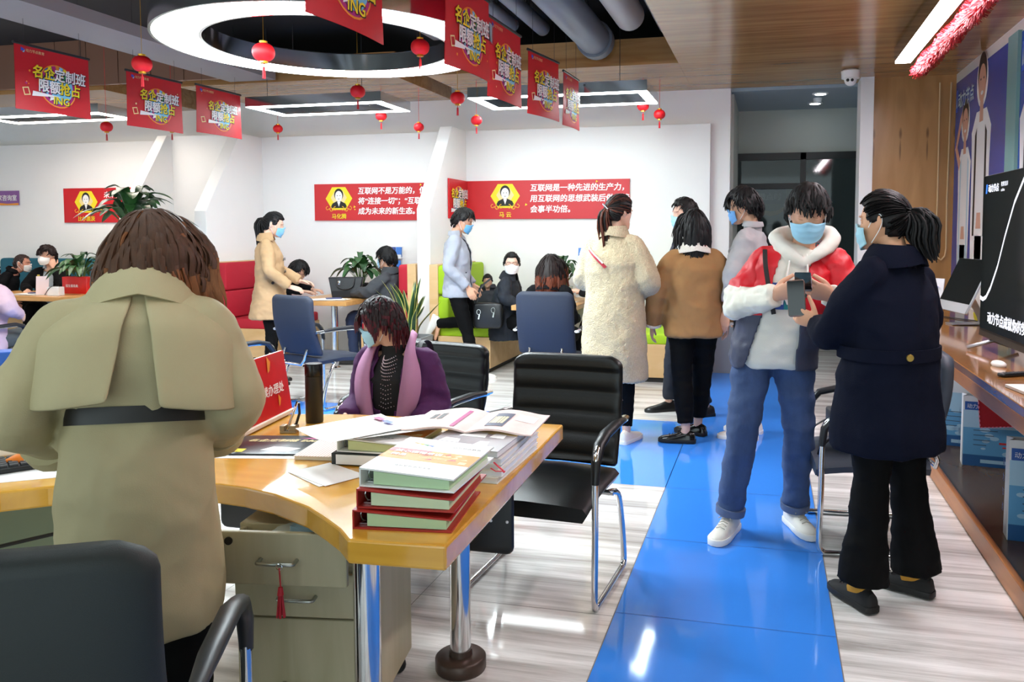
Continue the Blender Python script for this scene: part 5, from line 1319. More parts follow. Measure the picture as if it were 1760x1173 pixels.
        if style == 'pony' and tail > 0:
            base = s.hp(tie); tl = MB(); td = V(tail_dir).normalized()
            for k in range(90):
                o = V((r.gauss(0, .011), r.gauss(0, .011), r.gauss(0, .007))); L = tail * r.uniform(.75, 1.05); P = [base + o * .4]
                bulge = s.HR @ V((0, -.03, .010))
                for q in range(1, 8):
                    u = q / 7; P.append(base + o * (1 + .9 * math.sin(math.pi * min(1, u * .9))) + bulge * math.sin(math.pi * min(1, u * 1.6)) * (1 - u * .3) + td * (L * u))
                tl.tube(P, [.005, .007, .0075, .0075, .007, .006, .004, .002], 5, 1 if tip and k % 3 else 0)
            mb.add(tl.v, tl.f, tl.m)
        return mb.build('hair', mats, s.t, True, auto=75)
    def glasses(s, mat):
        mb = MB()
        for q in (-1, 1):
            mb.tube([s.hp((q * .033 + .024 * math.cos(a), .094, .004 + .02 * math.sin(a))) for a in [2 * math.pi * k / 18 for k in range(18)]], .0014, 5, closed=True)
            mb.tube([s.hp((q * .057, .092, .01)), s.hp((q * .076, .05, .012)), s.hp((q * .08, -.01, .012))], .0014, 5)
        mb.tube([s.hp((-.01, .096, .008)), s.hp((.01, .096, .008))], .0014, 5)
        mb.build('glasses', mat, s.t, True)
    def button(s, mat, p, n, r=.011):
        q = V((0, 0, 1)).rotation_difference(V(n)).to_matrix()
        MB().lathe([(.001, -.002), (r, -.002), (r * 1.05, .001), (r * .9, .004), (.001, .0035)], p, 16, rot=q).build('button', mat, s.t, True)

# ================================================================ the people
bk = M('trousers_black', '09090a', .8, spec=.12, bump=.1, bscale=400); blackw = M('wool_black', '0d0d10', .85, spec=.15, bump=.25, bscale=260)
shoe_b = M('shoe_black', '111112', .35); sole_b = M('sole_black', '0c0c0c', .6); shoe_w = M('shoe_white', 'e6e2da', .55); sole_w = M('sole_white', 'efede8', .6)
def seg_t(c, a, b):
    ab = b - a; t = max(0, min(1, (c - a).dot(ab) / ab.length_squared)); return (c - (a + ab * t)).length, t
def project(mb, ob, d, off=.003, dist=.5):
    """drop the vertices of a print onto the garment below it"""
    from mathutils.bvhtree import BVHTree
    me = ob.data; bv = BVHTree.FromPolygons([v.co for v in me.vertices], [tuple(p.vertices) for p in me.polygons]); d = V(d).normalized(); o = []
    for v in mb.v:
        h = bv.ray_cast(V(v) - d * dist, d)
        o.append(tuple((h[0] - d * off) if h[0] is not None else V(v)))
    mb.v = o; return mb

# ---- woman in the trench coat, back to the viewer, leaning over the desk
def trench_woman():
    p = Person('woman in a khaki trench coat with wavy brown hair, back turned, leaning over the desk', (-1.5, 1.655), R(40), 1.64, fine=True)
    p.set(pelvis=(0, 0, .93), chest=(.015, .05, 1.19), neck=(.02, .10, 1.335), head=(.015, .15, 1.42), shR=(.19, .05, 1.27), shL=(-.17, .06, 1.275),
          elR=(.22, .02, 1.05), elL=(-.25, .02, 1.06), wrR=(.185, .19, .93), wrL=(-.185, .2, .94), knR=(.1, .02, .5), knL=(-.1, .02, .5), anR=(.09, -.03, .085), anL=(-.12, -.02, .085))
    p.look(-42, 16)
    p.body('e3b598', dict(R=dict(dir=(-.3, .9, -.3), back=(.4, .2, 1), curl=30), L=dict(dir=(.3, .9, -.3), back=(-.4, .2, 1), curl=30)), fem=True)
    coat = M('trench_khaki', 'a89d78', .7, var=.05, vscale=(3, 3, 3), bump=.08, bscale=350)
    lining = M('trench_lining', '8f8772', .8)
    p.garment('trench_coat', coat, [(-.44, .19, .16, .02), (-.36, .194, .165, .02), (-.2, .185, .155, .02), (-.05, .176, .142, .01), (.04, .165, .13, .01), (.1, .15, .118, .01), (.16, .162, .128, .0), (.24, .182, .14, .0), (.31, .19, .14, 0), (.375, .165, .12, .01), (.42, .12, .095, .01), (.455, .085, .08, .005), (.49, .075, .074, .0)],
              (.06, .074, .086, .082, .076, .07), .93, wr=((.007, (5, 5, 4)), (.002, (16, 16, 14))), sm=4)
    # storm flap over the back in two panels, open at the vent
    def panel(a0, a1, lo, name):
        nu, nv = 16, 14; g_ = []
        for j in range(nv + 1):
            v = j / nv; d = .43 - (.43 - lo) * v
            hw, hd, fy = (.105 + (.215 - .105) * ss(0, .5, v), .095 + (.16 - .095) * ss(0, .45, v), .01 - .015 * ss(0, 1, v))
            hw += .012 * v; hd += .02 * v ** 2
            gap = 1.5 + 9 * max(0, v - .22) ** 1.2
            for i in range(nu + 1):
                u = i / nu; A0 = a0 + (gap if a0 > 265 and a0 < 280 else 0); A1 = a1 - (gap if 260 < a1 < 275 else 0); a = R(A0 + (A1 - A0) * u)
                t_ = p.spine(d * p.k); x = (p.J['shR'] - p.J['shL']).normalized(); x = (x - t_[1] * x.dot(t_[1])).normalized(); y = t_[1].cross(x)
                c, q = math.cos(a), math.sin(a); ex = 2.4
                rip = 1 + .03 * math.sin(u * 9 + v * 3) * v
                edge = .012 * math.sin(math.pi * u) * (v > .97)
                g_.append(t_[0] + x * (hw * math.copysign(abs(c) ** (2 / ex), c)) + y * (fy + hd * rip * math.copysign(abs(q) ** (2 / ex), q)) - V((0, 0, edge)))
        w_ = nu + 1; f_ = [(j * w_ + i, j * w_ + i + 1, (j + 1) * w_ + i + 1, (j + 1) * w_ + i) for j in range(nv) for i in range(nu)]
        o = MB().add(g_, f_).build(name, coat, p.t, True); m_ = o.modifiers.new('thickness', 'SOLIDIFY'); m_.thickness = .006; m_.offset = 0
        sb = o.modifiers.new('s', 'SUBSURF'); sb.levels = 1; sb.render_levels = 1
    panel(186, 268, .13, 'storm_flap'); panel(272, 354, .115, 'storm_flap')
    p.band('belt', M('belt_black', '161412', .5), .085, .125, .158, .126, .01)
    p.collar(coat, (.08, .078), (.14, .12), -.05, .035, 70, .010, fold=.08, dy=-.005)
    for q in 'RL':
        w_ = p.J['wr' + q]; e = p.J['el' + q]; d = (w_ - e).normalized()
        MB().tube([e.lerp(w_, .80), e.lerp(w_, .97)], [.074, .079], 18).build('cuff', coat, p.t, True)
    p.trousers(bk, (.07, .07, .066, .065, .06), .95, belt=.02, pelvis=(.11, .085)); p.shoes(shoe_b, sole_b)
    p.hair('4a2f1e', 'long', 480, .21, 3, tip='7d4c2a', vol=1.1, w=.0085)
    return p
trench_woman()

# ---- seated woman with dark red hair
def purple_woman():
    p = Person('seated woman with dark red bob and pink-lapelled purple coat at the desk', (-1.63, 3.42), R(180), 1.44, True, fine=True)
    p.bend(6); p.look(-66, 16)
    p.body('dcae96', {}, fem=True)
    pur = M('coat_purple', '4a1650', .8, bump=.15, bscale=300); pink = M('lapel_pink', 'b57fa2', .8, bump=.1, bscale=300); pullo = M('pullover_black', '111014', .8)
    p.garment('pullover', pullo, [(-.05, .15, .11, 0), (.1, .145, .115, 0), (.25, .16, .13, .005), (.36, .155, .12, .0), (.44, .09, .075, 0), (.475, .06, .062, 0), (.53, .057, .06, .005)], None, wr=())
    cx = 0
    o = p.garment('coat', [pur, pink], [(-.08, .19, .15, .01), (.05, .178, .14, 0), (.2, .18, .14, 0), (.32, .185, .14, 0), (.41, .16, .11, -.005), (.46, .09, .08, -.01)], (.06, .07, .066, .06, .055, .05),
                  pick=lambda c, n: 0, cut=lambda c: c.y > .06 and abs(c.x) < .062 - .03 * (c.z < .7))
    def shrink(m):
        q = 1.44 / 1.58; m.v = [(x * q, y * q, .54 + (z - .54) * q) for x, y, z in m.v]; return m
    for sg in (-1, 1):      # broad pink lapels
        mb = MB(); P = [(.052, .165, .60), (.062, .175, .70), (.075, .175, .80), (.085, .16, .89), (.08, .12, .98), (.07, .05, 1.045), (.045, -.03, 1.075)]; Q = [(.075, .172, .60), (.14, .16, .70), (.17, .14, .80), (.165, .125, .90), (.13, .10, .985), (.10, .04, 1.03), (.06, -.055, 1.05)]
        off = V((0, .02, .0)); A = [V((sg * x, y, z)) + off for x, y, z in catmull(P, 3)]; B = [V((sg * x, y, z)) + off for x, y, z in catmull(Q, 3)]
        mb.add(A + B, [(i, i + 1, len(A) + i + 1, len(A) + i) for i in range(len(A) - 1)]); shrink(mb); q = mb.build('lapel', pink, p.t, True); m_ = q.modifiers.new('t', 'SOLIDIFY'); m_.thickness = .012; m_.offset = 1
    mb = MB(); r = random.Random(2)
    for row in range(7):
        for k in range(-7, 8):
            a = k / 7; mb.sphere((a * (.03 + .006 * row), .185 - .05 * a * a, .955 - .016 * row + .014 * a * a), .0032, 6, 4)
    for k in range(-4, 5):
        for q in range(6): mb.sphere((k * .013, .19 - .02 * (k / 4) ** 2, .83 - .022 * q + .004 * abs(k)), .0028, 6, 4)
    shrink(mb); mb.build('beaded_necklace', M('bead_silver', 'e6dde6', .2, .6), p.t, True)
    for sg in (-1, 1): shrink(MB().tube(catmull([(sg * .12, -.1, .86), (sg * .125, -.06, 1.0), (sg * .12, .03, 1.03), (sg * .135, .12, .96), (sg * .15, .15, .85), (sg * .165, .12, .75)], 4), [(.016, .004)] * 21, 6)).build('backpack_strap', M('strap_black', '151416', .6), p.t, True)
    p.trousers(bk); p.shoes(shoe_b, sole_b); p.mask('a9d2e2')
    p.hair('1d0c0f', 'bob', 380, .085, 5, tip='4a0f1c', fringe=.3, vol=1.15, w=.0075)
purple_woman()

# ---- woman in the tan trench coat
def tan_woman():
    p = Person('standing woman in a tan trench coat with black ponytail and blue mask', (-4.72, 6.98), R(-62), 1.68)
    p.set(elR=(.25, .03, 1.12), wrR=(.2, .2, .96), elL=(-.24, .06, 1.12), wrL=(-.17, .28, .99)); p.look(0, 16)
    p.body('e0b49c', dict(R=dict(dir=(-.2, 1, -.3), back=(.6, 0, 1)), L=dict(dir=(.2, 1, -.2), back=(-.6, 0, 1))), fem=True)
    c = M('trench_tan', 'b4926a', .7, var=.05, vscale=(5, 5, 5))
    p.garment('trench_coat', c, [(-.28, .235, .2, 0), (-.2, .225, .185, 0), (0, .195, .15, 0), (.1, .175, .13, 0), (.22, .185, .135, .005), (.34, .185, .13, 0), (.42, .15, .105, -.01), (.48, .075, .075, -.012)], (.055, .068, .066, .06, .056, .054), .95)
    p.collar(c, (.07, .066), (.11, .095), -.03, .05, 80, .01, fold=.06)
    bt = M('button_brown', '2a1c14', .4)
    for z in (.98, 1.1, 1.22):
        for x in (-.065, .06): p.button(bt, (x, .146 if z < 1.2 else .14, z), (0, 1, 0), .014)
    p.button(bt, (.185, .05, 1.0), (1, .2, 0), .014)
    p.trousers(bk, (.095, .075, .055, .05, .045)); p.shoes(shoe_b, sole_b); p.mask('7fb8de')
    p.hair('0f0d0e', 'pony', 130, .1, 7, tie=(0, -.112, .03), tail=.3, fringe=.4, vol=1.1, tail_dir=(-.05, -.1, -1))
tan_woman()

# ---- person writing, head bent over the red table
def writer():
    p = Person('person with short black hair and glasses, head bent over the red booth table', (-5.76, 8.45), R(-82), 1.66, True)
    p.bend(30); p.look(0, 30); p.set(wrR=(.14, .52, .8), wrL=(-.14, .52, .8), elR=(.24, .3, .84), elL=(-.24, .3, .84))
    p.body('d9ab93', dict(R=dict(dir=(-.2, 1, -.1), back=(0, 0, 1)), L=dict(dir=(.2, 1, -.1), back=(0, 0, 1))))
    p.garment('jacket', blackw, [(-.06, .19, .15, 0), (.1, .18, .14, 0), (.3, .185, .14, 0), (.42, .14, .1, 0), (.48, .07, .07, 0)]); p.collar(blackw)
    p.trousers(bk); p.shoes(shoe_b, sole_b); p.glasses(M('glasses_dark', '202226', .3)); p.hair('100f10', 'short', 150, .07, 4, fringe=.5, vol=1.4)
writer()

# ---- man in the dark grey coat
def grey_coat_man():
    p = Person('seated man in dark grey hooded coat with blue mask, hand on the red booth table', (-4.08, 8.33), R(90), 1.68, True)
    p.set(elL=(-.24, .16, .83), wrL=(-.1, .42, .80), elR=(.24, .12, .8), wrR=(.15, .3, .72)); p.look(-8, 4)
    p.body('dba98d', dict(L=dict(dir=(.1, 1, -.12), back=(0, 0, 1), curl=12, spread=.12), R=dict(dir=(-.2, 1, -.1), back=(.2, 0, 1))))
    c = M('coat_dark_grey', '383b40', .75, bump=.1, bscale=200)
    p.garment('coat', c, [(-.12, .2, .17, .02), (.05, .2, .16, .01), (.2, .2, .155, 0), (.34, .2, .15, 0), (.43, .15, .115, -.01), (.49, .08, .08, -.01)], (.065, .08, .076, .07, .062, .054), wr=((.01, (6, 6, 9)), (.003, (18, 18, 20))))
    p.collar(c, (.078, .075), (.115, .105), -.04, .05, 50, .02, name='hood', fold=.06)
    p.trousers(M('jeans_dark', '1e2c4c', .8)); p.shoes(shoe_b, sole_b); p.mask('a8cfe6'); p.hair('0f0e0f', 'short', 150, .09, 9, fringe=.3, vol=1.3)
grey_coat_man()

# ---- man in the pale grey blazer, one knee on the bench
def blazer_man():
    p = Person('man in a pale grey blazer and blue mask kneeling one leg on the green bench', (-3.08, 7.78), R(-78), 1.73)
    p.set(hipR=(.088, -.01, .92), knR=(.09, .1, .49), anR=(.09, .2, .085), knL=(-.2, .13, .55), hipL=(-.1, -.01, .92), anL=(-.25, -.25, .52), toeL=(0, -.35, -1), elR=(.24, -.05, 1.13), wrR=(.19, .13, .93), elL=(-.24, -.05, 1.13), wrL=(-.2, .13, .93))
    p.look(0, 22); p.body('d6a283', dict(R=dict(dir=(-.1, .5, -1), back=(1, 0, 0)), L=dict(dir=(.1, .5, -1), back=(-1, 0, 0))))
    c = M('blazer_pale_grey', '9da1ab', .75, bump=.06, bscale=300); sh = M('shirt_dark', '24262c', .8)
    p.garment('shirt', sh, [(-.02, .16, .115, .0), (.2, .17, .125, .01), (.36, .17, .12, 0), (.46, .075, .075, -.01)], None, wr=())
    p.garment('blazer', c, [(-.12, .2, .16, .0), (0, .188, .145, 0), (.1, .178, .135, 0), (.22, .19, .14, .005), (.34, .195, .138, 0), (.43, .155, .11, -.01), (.48, .078, .075, -.012)], (.06, .074, .068, .062, .056, .05), .96, cut=lambda q: q.y > .05 and abs(q.x) < .035 + .05 * max(0, q.z - 1.15))
    p.collar(c, (.07, .067), (.088, .08), -.03, .03, 90, .008, fold=.035)
    p.trousers(bk, (.1, .085, .068, .06, .055), 1.03); p.shoes(shoe_w, sole_w, rot={'L': V((0, .9, -.3))}); p.mask('6fb2e0')
    p.hair('131110', 'short', 170, .045, 12, fringe=.2, vol=1.0)
blazer_man()

def child():
    p = Person('small child peeking out beside the man in the grey blazer', (-3.05, 8.62), R(195), 1.05, True)
    p.set(anR=(.08, .32, .2), anL=(-.08, .32, .2)); p.look(0, 10); p.body('d9a88e', {})
    c = M('child_jacket', '2b2d33', .8); p.garment('jacket', c, [(-.1, .2, .17, 0), (.1, .19, .16, 0), (.3, .19, .15, 0), (.43, .14, .11, 0), (.48, .07, .08, 0)], (.05, .06, .055, .05, .045, .04)); p.collar(c)
    p.trousers(bk, (.07, .06, .05, .045, .04)); p.shoes(shoe_b, sole_b, L=.75); p.hair('151211', 'short', 110, .03, 2, vol=.8)
child()

def glasses_woman():
    p = Person('seated woman with round glasses and white mask in a dark plaid coat, looking back', (-2.74, 8.18), R(-88), 1.62, True)
    p.bend(8); p.look(-74, 2); p.set(elR=(.25, .1, .8), wrR=(.18, .3, .72), elL=(-.25, .1, .8), wrL=(-.18, .3, .72))
    p.body('e6bda6', {}, fem=True)
    c = M('coat_dark_plaid', '141b26', .8, var=.5, vscale=(26, 26, 4), bump=.1, bscale=300)
    p.garment('coat', c, [(-.2, .21, .18, .03), (-.05, .2, .165, .02), (.1, .185, .15, 0), (.24, .185, .145, 0), (.34, .185, .135, 0), (.42, .15, .105, 0), (.48, .075, .075, 0)], (.06, .075, .07, .064, .058, .054))
    p.collar(c, (.074, .07), (.12, .105), -.04, .045, 60, .015, fold=.07)
    p.trousers(bk); p.shoes(shoe_b, sole_b); p.mask('eef0f2'); p.glasses(M('glasses_thin', '5b4a40', .3, .5)); p.hair('0e0d0d', 'pony', 150, .1, 5, tie=(0, -.1, -.05), tail=.3, vol=1.25, tip='131010')
glasses_woman()
t = thing('crossbody_bag', 'black crossbody bag with silver buckles on the lap of the seated woman in plaid', 'bag', (-2.78, 7.86, .50), R(8))
MB().rbox((0, 0, .13), (.3, .1, .26), .04, axis=1).build('body', M('bag_black', '101113', .4), t, True); MB().tube(catmull([(-.13, 0, .22), (-.1, .06, .4), (0, .12, .5)], 4), [(.014, .004)] * 9, 6).build('strap', M('strap_black', '151416', .6), t)
mb = MB()
for x, z in ((-.09, .17), (.06, .19)):
    mb.tube([(x + .02 * math.cos(a), -.055, z + .026 * math.sin(a)) for a in [2 * math.pi * k / 12 for k in range(12)]], .004, 6, closed=True); mb.box((x + .004, -.056, z - .05), (.014, .01, .05), rot=(0, R(12), 0))
mb.build('buckle', chrome, t, True)

def brown_hair_woman():
    p = Person('seated woman with long red-brown hair in black, back to the viewer on navy chair', (-1.88, 6.90), R(-4), 1.6, True)
    p.body('e0b49c', {}, fem=True); p.garment('hooded_jacket', blackw, [(-.08, .2, .16, 0), (.1, .19, .15, 0), (.3, .195, .15, 0), (.42, .15, .11, 0), (.48, .08, .08, 0)], (.06, .072, .068, .06, .056, .05)); p.collar(blackw, (.08, .075), (.12, .11), -.05, .03, 50, .02, name='hood', fold=.06)
    p.trousers(bk); p.shoes(shoe_b, sole_b); p.hair('1c1210', 'long', 230, .27, 8, tip='6b3521', w=.011, vol=1.1)
brown_hair_woman()

def reader():
    p = Person('seated man in black leaning over papers at the green booth table', (-1.40, 8.35), R(92), 1.68, True)
    p.bend(34); p.look(10, 22); p.set(elR=(.24, .3, .82), wrR=(.1, .5, .84), elL=(-.24, .3, .82), wrL=(-.1, .5, .86))
    p.body('dbab92', dict(R=dict(dir=(-.4, .8, .2), back=(.2, 0, 1), curl=35), L=dict(dir=(.4, .8, .2), back=(-.2, 0, 1), curl=35)))
    p.garment('jacket', blackw, [(-.06, .19, .15, 0), (.1, .18, .14, 0), (.3, .185, .14, 0), (.42, .14, .1, 0), (.48, .07, .07, 0)]); p.collar(blackw)
    p.trousers(bk); p.shoes(shoe_b, sole_b); p.mask('e6eaee'); p.hair('0e0d0d', 'short', 150, .08, 6, fringe=.5, vol=1.3)
reader()

# ---- woman in the cream fleece coat
def fleece_woman():
    p = Person('woman in long cream fleece coat with brown ponytail, seen from behind', (-1.05, 5.62), R(-10), 1.74)
    p.set(elR=(.25, -.0, 1.15), wrR=(.2, .2, 1.05), elL=(-.235, .02, 1.15), wrL=(-.16, .24, 1.1)); p.look(-32, 10)
    p.body('e2b8a0', {}, fem=True)
    c = M('fleece_cream', 'c9b999', .95, var=.12, vscale=(90, 90, 90), bump=.9, bscale=120)
    p.garment('fleece_coat', c, [(-.50, .235, .2, .01), (-.48, .24, .205, .01), (-.3, .235, .2, 0), (-.1, .225, .18, 0), (.1, .21, .16, 0), (.25, .21, .155, 0), (.36, .205, .145, 0), (.44, .16, .11, 0), (.50, .085, .085, -.01)], (.07, .088, .09, .085, .08, .074), .95, wr=((.006, (6, 6, 6)), (.004, (60, 60, 60))), voxel=.011, sm=2)
    p.collar(c, (.082, .078), (.115, .105), -.03, .05, 60, .018, fold=.06)
    MB().tube(catmull([(-.2, .02, 1.38), (-.1, -.155, 1.33), (.0, -.172, 1.24)], 5), [(.014, .004)] * 11, 6).build('bag_strap', M('strap_red', 'a8283a', .6), p.t); MB().tube(catmull([(-.2, .02, 1.40), (-.12, -.15, 1.36), (-.02, -.175, 1.27)], 5), [(.006, .004)] * 11, 6).build('strap_edge', white, p.t)
    p.trousers(bk, (.09, .075, .055, .05, .045)); p.shoes(shoe_w, sole_w)
    p.hair('16100f', 'pony', 150, .1, 11, tie=(-.0, -.112, .01), tail=.36, tip='5a2c1c', vol=1.15, tail_dir=(.02, -.06, -1))
    mb = MB()
    for k in range(5): mb.sphere(p.hp((-.03 + .014 * k, -.122, .035 - .008 * k)), .007, 8, 6)
    mb.build('hair_clip', M('clip_silver', 'dfe3e8', .15, .8), p.t, True)
fleece_woman()

def suit_man():
    p = Person('man in dark navy suit with blue mask, half hidden behind the brown jacket', (-.62, 6.58), R(118), 1.75)
    p.set(anR=(.16, .1, .085), anL=(-.1, -.12, .085), knR=(.13, .08, .5), toeR=(0, 1, 0), elR=(.25, .05, 1.13), wrR=(.12, .22, 1.08), elL=(-.25, .05, 1.13), wrL=(-.12, .22, 1.05)); p.look(0, 8)
    p.body('dcae96', {}); c = M('suit_navy', '171c2d', .7, bump=.06, bscale=300)
    p.garment('shirt', white, [(.1, .16, .12, 0), (.3, .17, .125, 0), (.42, .12, .09, 0), (.47, .07, .07, 0), (.5, .065, .066, 0)], None, wr=())
    p.garment('suit_jacket', c, [(-.16, .205, .16, 0), (0, .195, .15, 0), (.12, .18, .138, 0), (.24, .195, .145, 0), (.35, .2, .14, 0), (.43, .155, .11, 0), (.48, .08, .075, -.01)], (.06, .075, .07, .063, .057, .05), .95, cut=lambda q: q.y > .05 and abs(q.x) < .02 + .16 * max(0, q.z - 1.2))
    p.collar(c, (.07, .068), (.088, .08), -.03, .03, 90, .008, fold=.03)
    p.trousers(M('suit_trousers', '131722', .75), (.1, .085, .068, .062, .058), .96); p.shoes(shoe_b, sole_b); p.mask('a8d4ee'); p.hair('171413', 'short', 150, .035, 15, vol=.8)
suit_man()

def bob_woman():
    p = Person('woman in brown suede jacket with cream collar and black bob, back turned', (-.51, 5.78), R(14), 1.62)
    p.set(elR=(.255, -.01, 1.08), wrR=(.255, .06, .84), elL=(-.265, -.03, 1.07), wrL=(-.285, .06, .82), anL=(-.06, -.1, .085), anR=(.06, .12, .085), knL=(-.08, -.03, .47), knR=(.08, .08, .47), toeL=(-1, .25, 0), toeR=(-.75, .6, 0)); p.look(4, 4)
    p.body('e0b49c', dict(L=dict(dir=(0, .2, -1), back=(-1, 0, 0)), R=dict(dir=(0, .2, -1), back=(1, 0, 0))), fem=True)
    c = M('suede_brown', '9a7145', .9, var=.10, vscale=(7, 7, 7), bump=.1, bscale=250); fl = M('fleece_offwhite', 'e6e0d4', .95, bump=.8, bscale=150)
    p.garment('suede_jacket', c, [(-.15, .2, .165, 0), (-.13, .208, .17, 0), (0, .205, .165, 0), (.12, .2, .155, 0), (.25, .2, .15, 0), (.36, .195, .14, 0), (.43, .15, .105, 0), (.47, .085, .08, 0)], (.065, .08, .076, .072, .068, .064), .96, wr=((.007, (5, 5, 8)), (.002, (18, 18, 18))))
    p.collar(fl, (.078, .075), (.12, .105), -.03, .06, 60, .02, fold=.075)
    for q in 'RL':
        w_ = p.J['wr' + q]; e = p.J['el' + q]; MB().tube([e.lerp(w_, .93), e.lerp(w_, 1.0)], [.066, .068], 16).build('cuff', fl, p.t, True)
    p.trousers(bk, (.105, .09, .075, .07, .06), .86); p.shoes(M('shoe_patent', '0d0d0e', .15), sole_b, shoe_b); p.hair('0d0c0d', 'bob', 240, .19, 14, vol=1.2, w=.011)
bob_woman()

def young_man():
    p = Person('young man with blue mask in profile, grey jacket, behind the red jacket', (-.13, 5.98), R(82), 1.79)
    p.set(elL=(-.27, .06, 1.17), wrL=(-.24, .12, .92), elR=(.25, .06, 1.17), wrR=(.22, .12, .92)); p.look(0, 10)
    p.body('d9a88a', dict(L=dict(dir=(0, .15, -1), back=(-1, 0, 0)), R=dict(dir=(0, .15, -1), back=(1, 0, 0))))
    c = M('jacket_light_grey', 'a5a4a6', .75, bump=.06, bscale=200)
    p.garment('jacket', c, [(-.05, .2, .16, 0), (.1, .19, .15, 0), (.25, .195, .15, 0), (.36, .2, .145, 0), (.44, .15, .105, 0), (.49, .08, .078, -.01)], (.065, .085, .088, .08, .062, .05), .72, wr=((.01, (7, 7, 9)), (.003, (20, 20, 20))))
    p.collar(c, (.07, .068), (.088, .08), -.03, .04, 70, .01, fold=.03)
    p.trousers(M('trousers_dark_grey', '2c2e33', .8)); p.shoes(shoe_w, sole_w, shoe_w); p.mask('6fa8e0'); p.hair('141112', 'short', 190, .085, 17, fringe=.35, vol=1.35)
young_man()

# ---- man in the red and white jacket
def red_man():
    p = Person('man in red and white jacket, white hoodie and blue jeans, looking down at his phone', (.02, 4.07), R(180), 1.75, fine=True)
    p.set(pelvis=(-.012, .0, .93), chest=(-.075, .01, 1.22), neck=(-.145, .02, 1.42), head=(-.158, .04, 1.585), shR=(.055, .01, 1.375), shL=(-.325, .01, 1.375),
          elR=(.165, .06, 1.13), wrR=(-.01, .27, 1.19), elL=(-.385, .06, 1.13), wrL=(-.262, .27, 1.19), hipR=(.085, 0, .90), hipL=(-.105, -.01, .90), knR=(.13, .085, .5), knL=(-.14, .0, .5),
          anR=(.185, .065, .09), anL=(-.13, -.10, .09), toeR=(.30, 1, 0), toeL=(-.42, 1, 0))
    p.look(0, 24)
    p.body('dcaa8e', dict(R=dict(dir=(-.80, .36, .36), back=(.2, .8, -.3), curl=(50, 54, 58, 62), thumb=(.42, .85, -.45), tcurl=22, size=1.0, off=(0, .0, .0)), L=dict(dir=(.80, .36, .36), back=(-.2, .8, -.3), curl=(50, 54, 58, 62), thumb=(.42, .85, -.45), tcurl=22, size=1.0)), eyes='closed')
    def hoodroll(mb):
        c = p.J['neck']
        mb.tube(catmull([c + V(q) for q in ((.0, .115, -.09), (.07, .10, -.035), (.125, .03, .02), (.105, -.06, .05), (.0, -.105, .045), (-.105, -.06, .05), (-.125, .03, .02), (-.07, .10, -.035), (.0, .115, -.09))], 5), rad([.022, .033, .04, .046, .05, .046, .04, .033, .022], 5), 14)
    hood = M('hoodie_white', 'e4e2d8', .85, bump=.12, bscale=260)
    h_ = p.garment('hoodie', hood, [(-.10, .155, .125, .012), (-.07, .172, .142, .012), (0, .178, .148, .015), (.14, .178, .146, .01), (.28, .178, .138, .005), (.38, .17, .125, 0), (.45, .11, .085, 0), (.49, .085, .08, 0)], None, wr=((.005, (5, 5, 9)), (.002, (16, 16, 20))), extra=hoodroll)
    for sg in (-1, 1): MB().tube(catmull([(-.12 + sg * .035, .125, 1.38), (-.115 + sg * .045, .16, 1.3), (-.108 + sg * .05, .168, 1.2)], 4), .0045, 6).build('drawstring', M('cord_white', 'efede6', .7), p.t, True)
    pr = MB()
    for i in range(10):
        for j in range(5):
            x0, x1 = -.175 + .2 * i / 10, -.175 + .2 * (i + 1) / 10; z0, z1 = 1.12 + .125 * j / 5, 1.12 + .125 * (j + 1) / 5
            pr.add([(x0, .3, z0), (x1, .3, z0), (x1, .3, z1), (x0, .3, z1)], [(0, 1, 2, 3)], 1 if i > 5 else 0)
    project(pr, h_, (0, -1, 0), .003)
    p2 = MB(); text(p2, 'KRSC', .085, (.012, .3, 1.145), (-1, 0, 0), (0, 0, 1), 2, .04, .2, .85); project(p2, h_, (0, -1, 0), .006); pr.add(p2.v, p2.f, p2.m)
    pr.build('chest_print', [M('print_teal', '1f8f92', .6), M('print_royal', '2a4fa0', .6), P_['white']], p.t, True)
    red = M('jacket_red', 'd01626', .5, bump=.08, bscale=90); whi = M('jacket_white', 'dedccf', .55, bump=.08, bscale=90); slt = M('jacket_slate', '3a3f55', .6, bump=.08, bscale=90)
    J = p.J
    p.garment('jacket', [red, slt], [(-.10, .21, .175, .0), (-.04, .215, .178, 0), (.1, .212, .172, 0), (.25, .21, .162, 0), (.36, .2, .15, 0), (.43, .17, .12, 0), (.47, .115, .1, -.01)], None, pick=lambda c, n: 1 if c.z < 1.09 else 0, wr=((.007, (7, 7, 9)), (.003, (18, 18, 22))), bis=[(V((0, 0, 1.09)), V((0, 0, 1)))],
              cut=lambda c: c.y > .075 and abs(c.x + .012 + (c.z - .93) * .22) < .083 - .02 * max(0, c.z - 1.2) * 4 + .04 * max(0, 1.12 - c.z) * 3)
    for q in 'RL':
        sp, sd = J['sh' + q].lerp(J['el' + q], .74), (J['el' + q] - J['sh' + q]).normalized()
        p.garment('sleeve', [red, whi], None, (.066, .084, .094, .082, .068, .056), 1.03, pick=lambda c, n: 1 if (c - sp).dot(sd) > 0 or c.y > .13 else 0, bis=[(sp, sd)], sides=q, wr=((.009, (8, 8, 10)), (.004, (20, 20, 22))))
    MB().tube(catmull([(.035, .13, 1.40), (.03, .175, 1.32), (.01, .185, 1.2), (-.01, .185, 1.1)], 4), [(.011, .003)] * 13, 6).build('bag_strap', M('strap_black', '151416', .6), p.t)
    jeans = M('jeans_blue', '3f557f', .85, var=.28, vscale=(9, 9, 5), bump=.15, bscale=300)
    p.trousers(jeans, (.105, .092, .078, .074, .068), .94, 'jeans', wr=((.006, (5, 5, 9)), (.003, (13, 13, 24))), belt=.1, pelvis=(.172, .125))
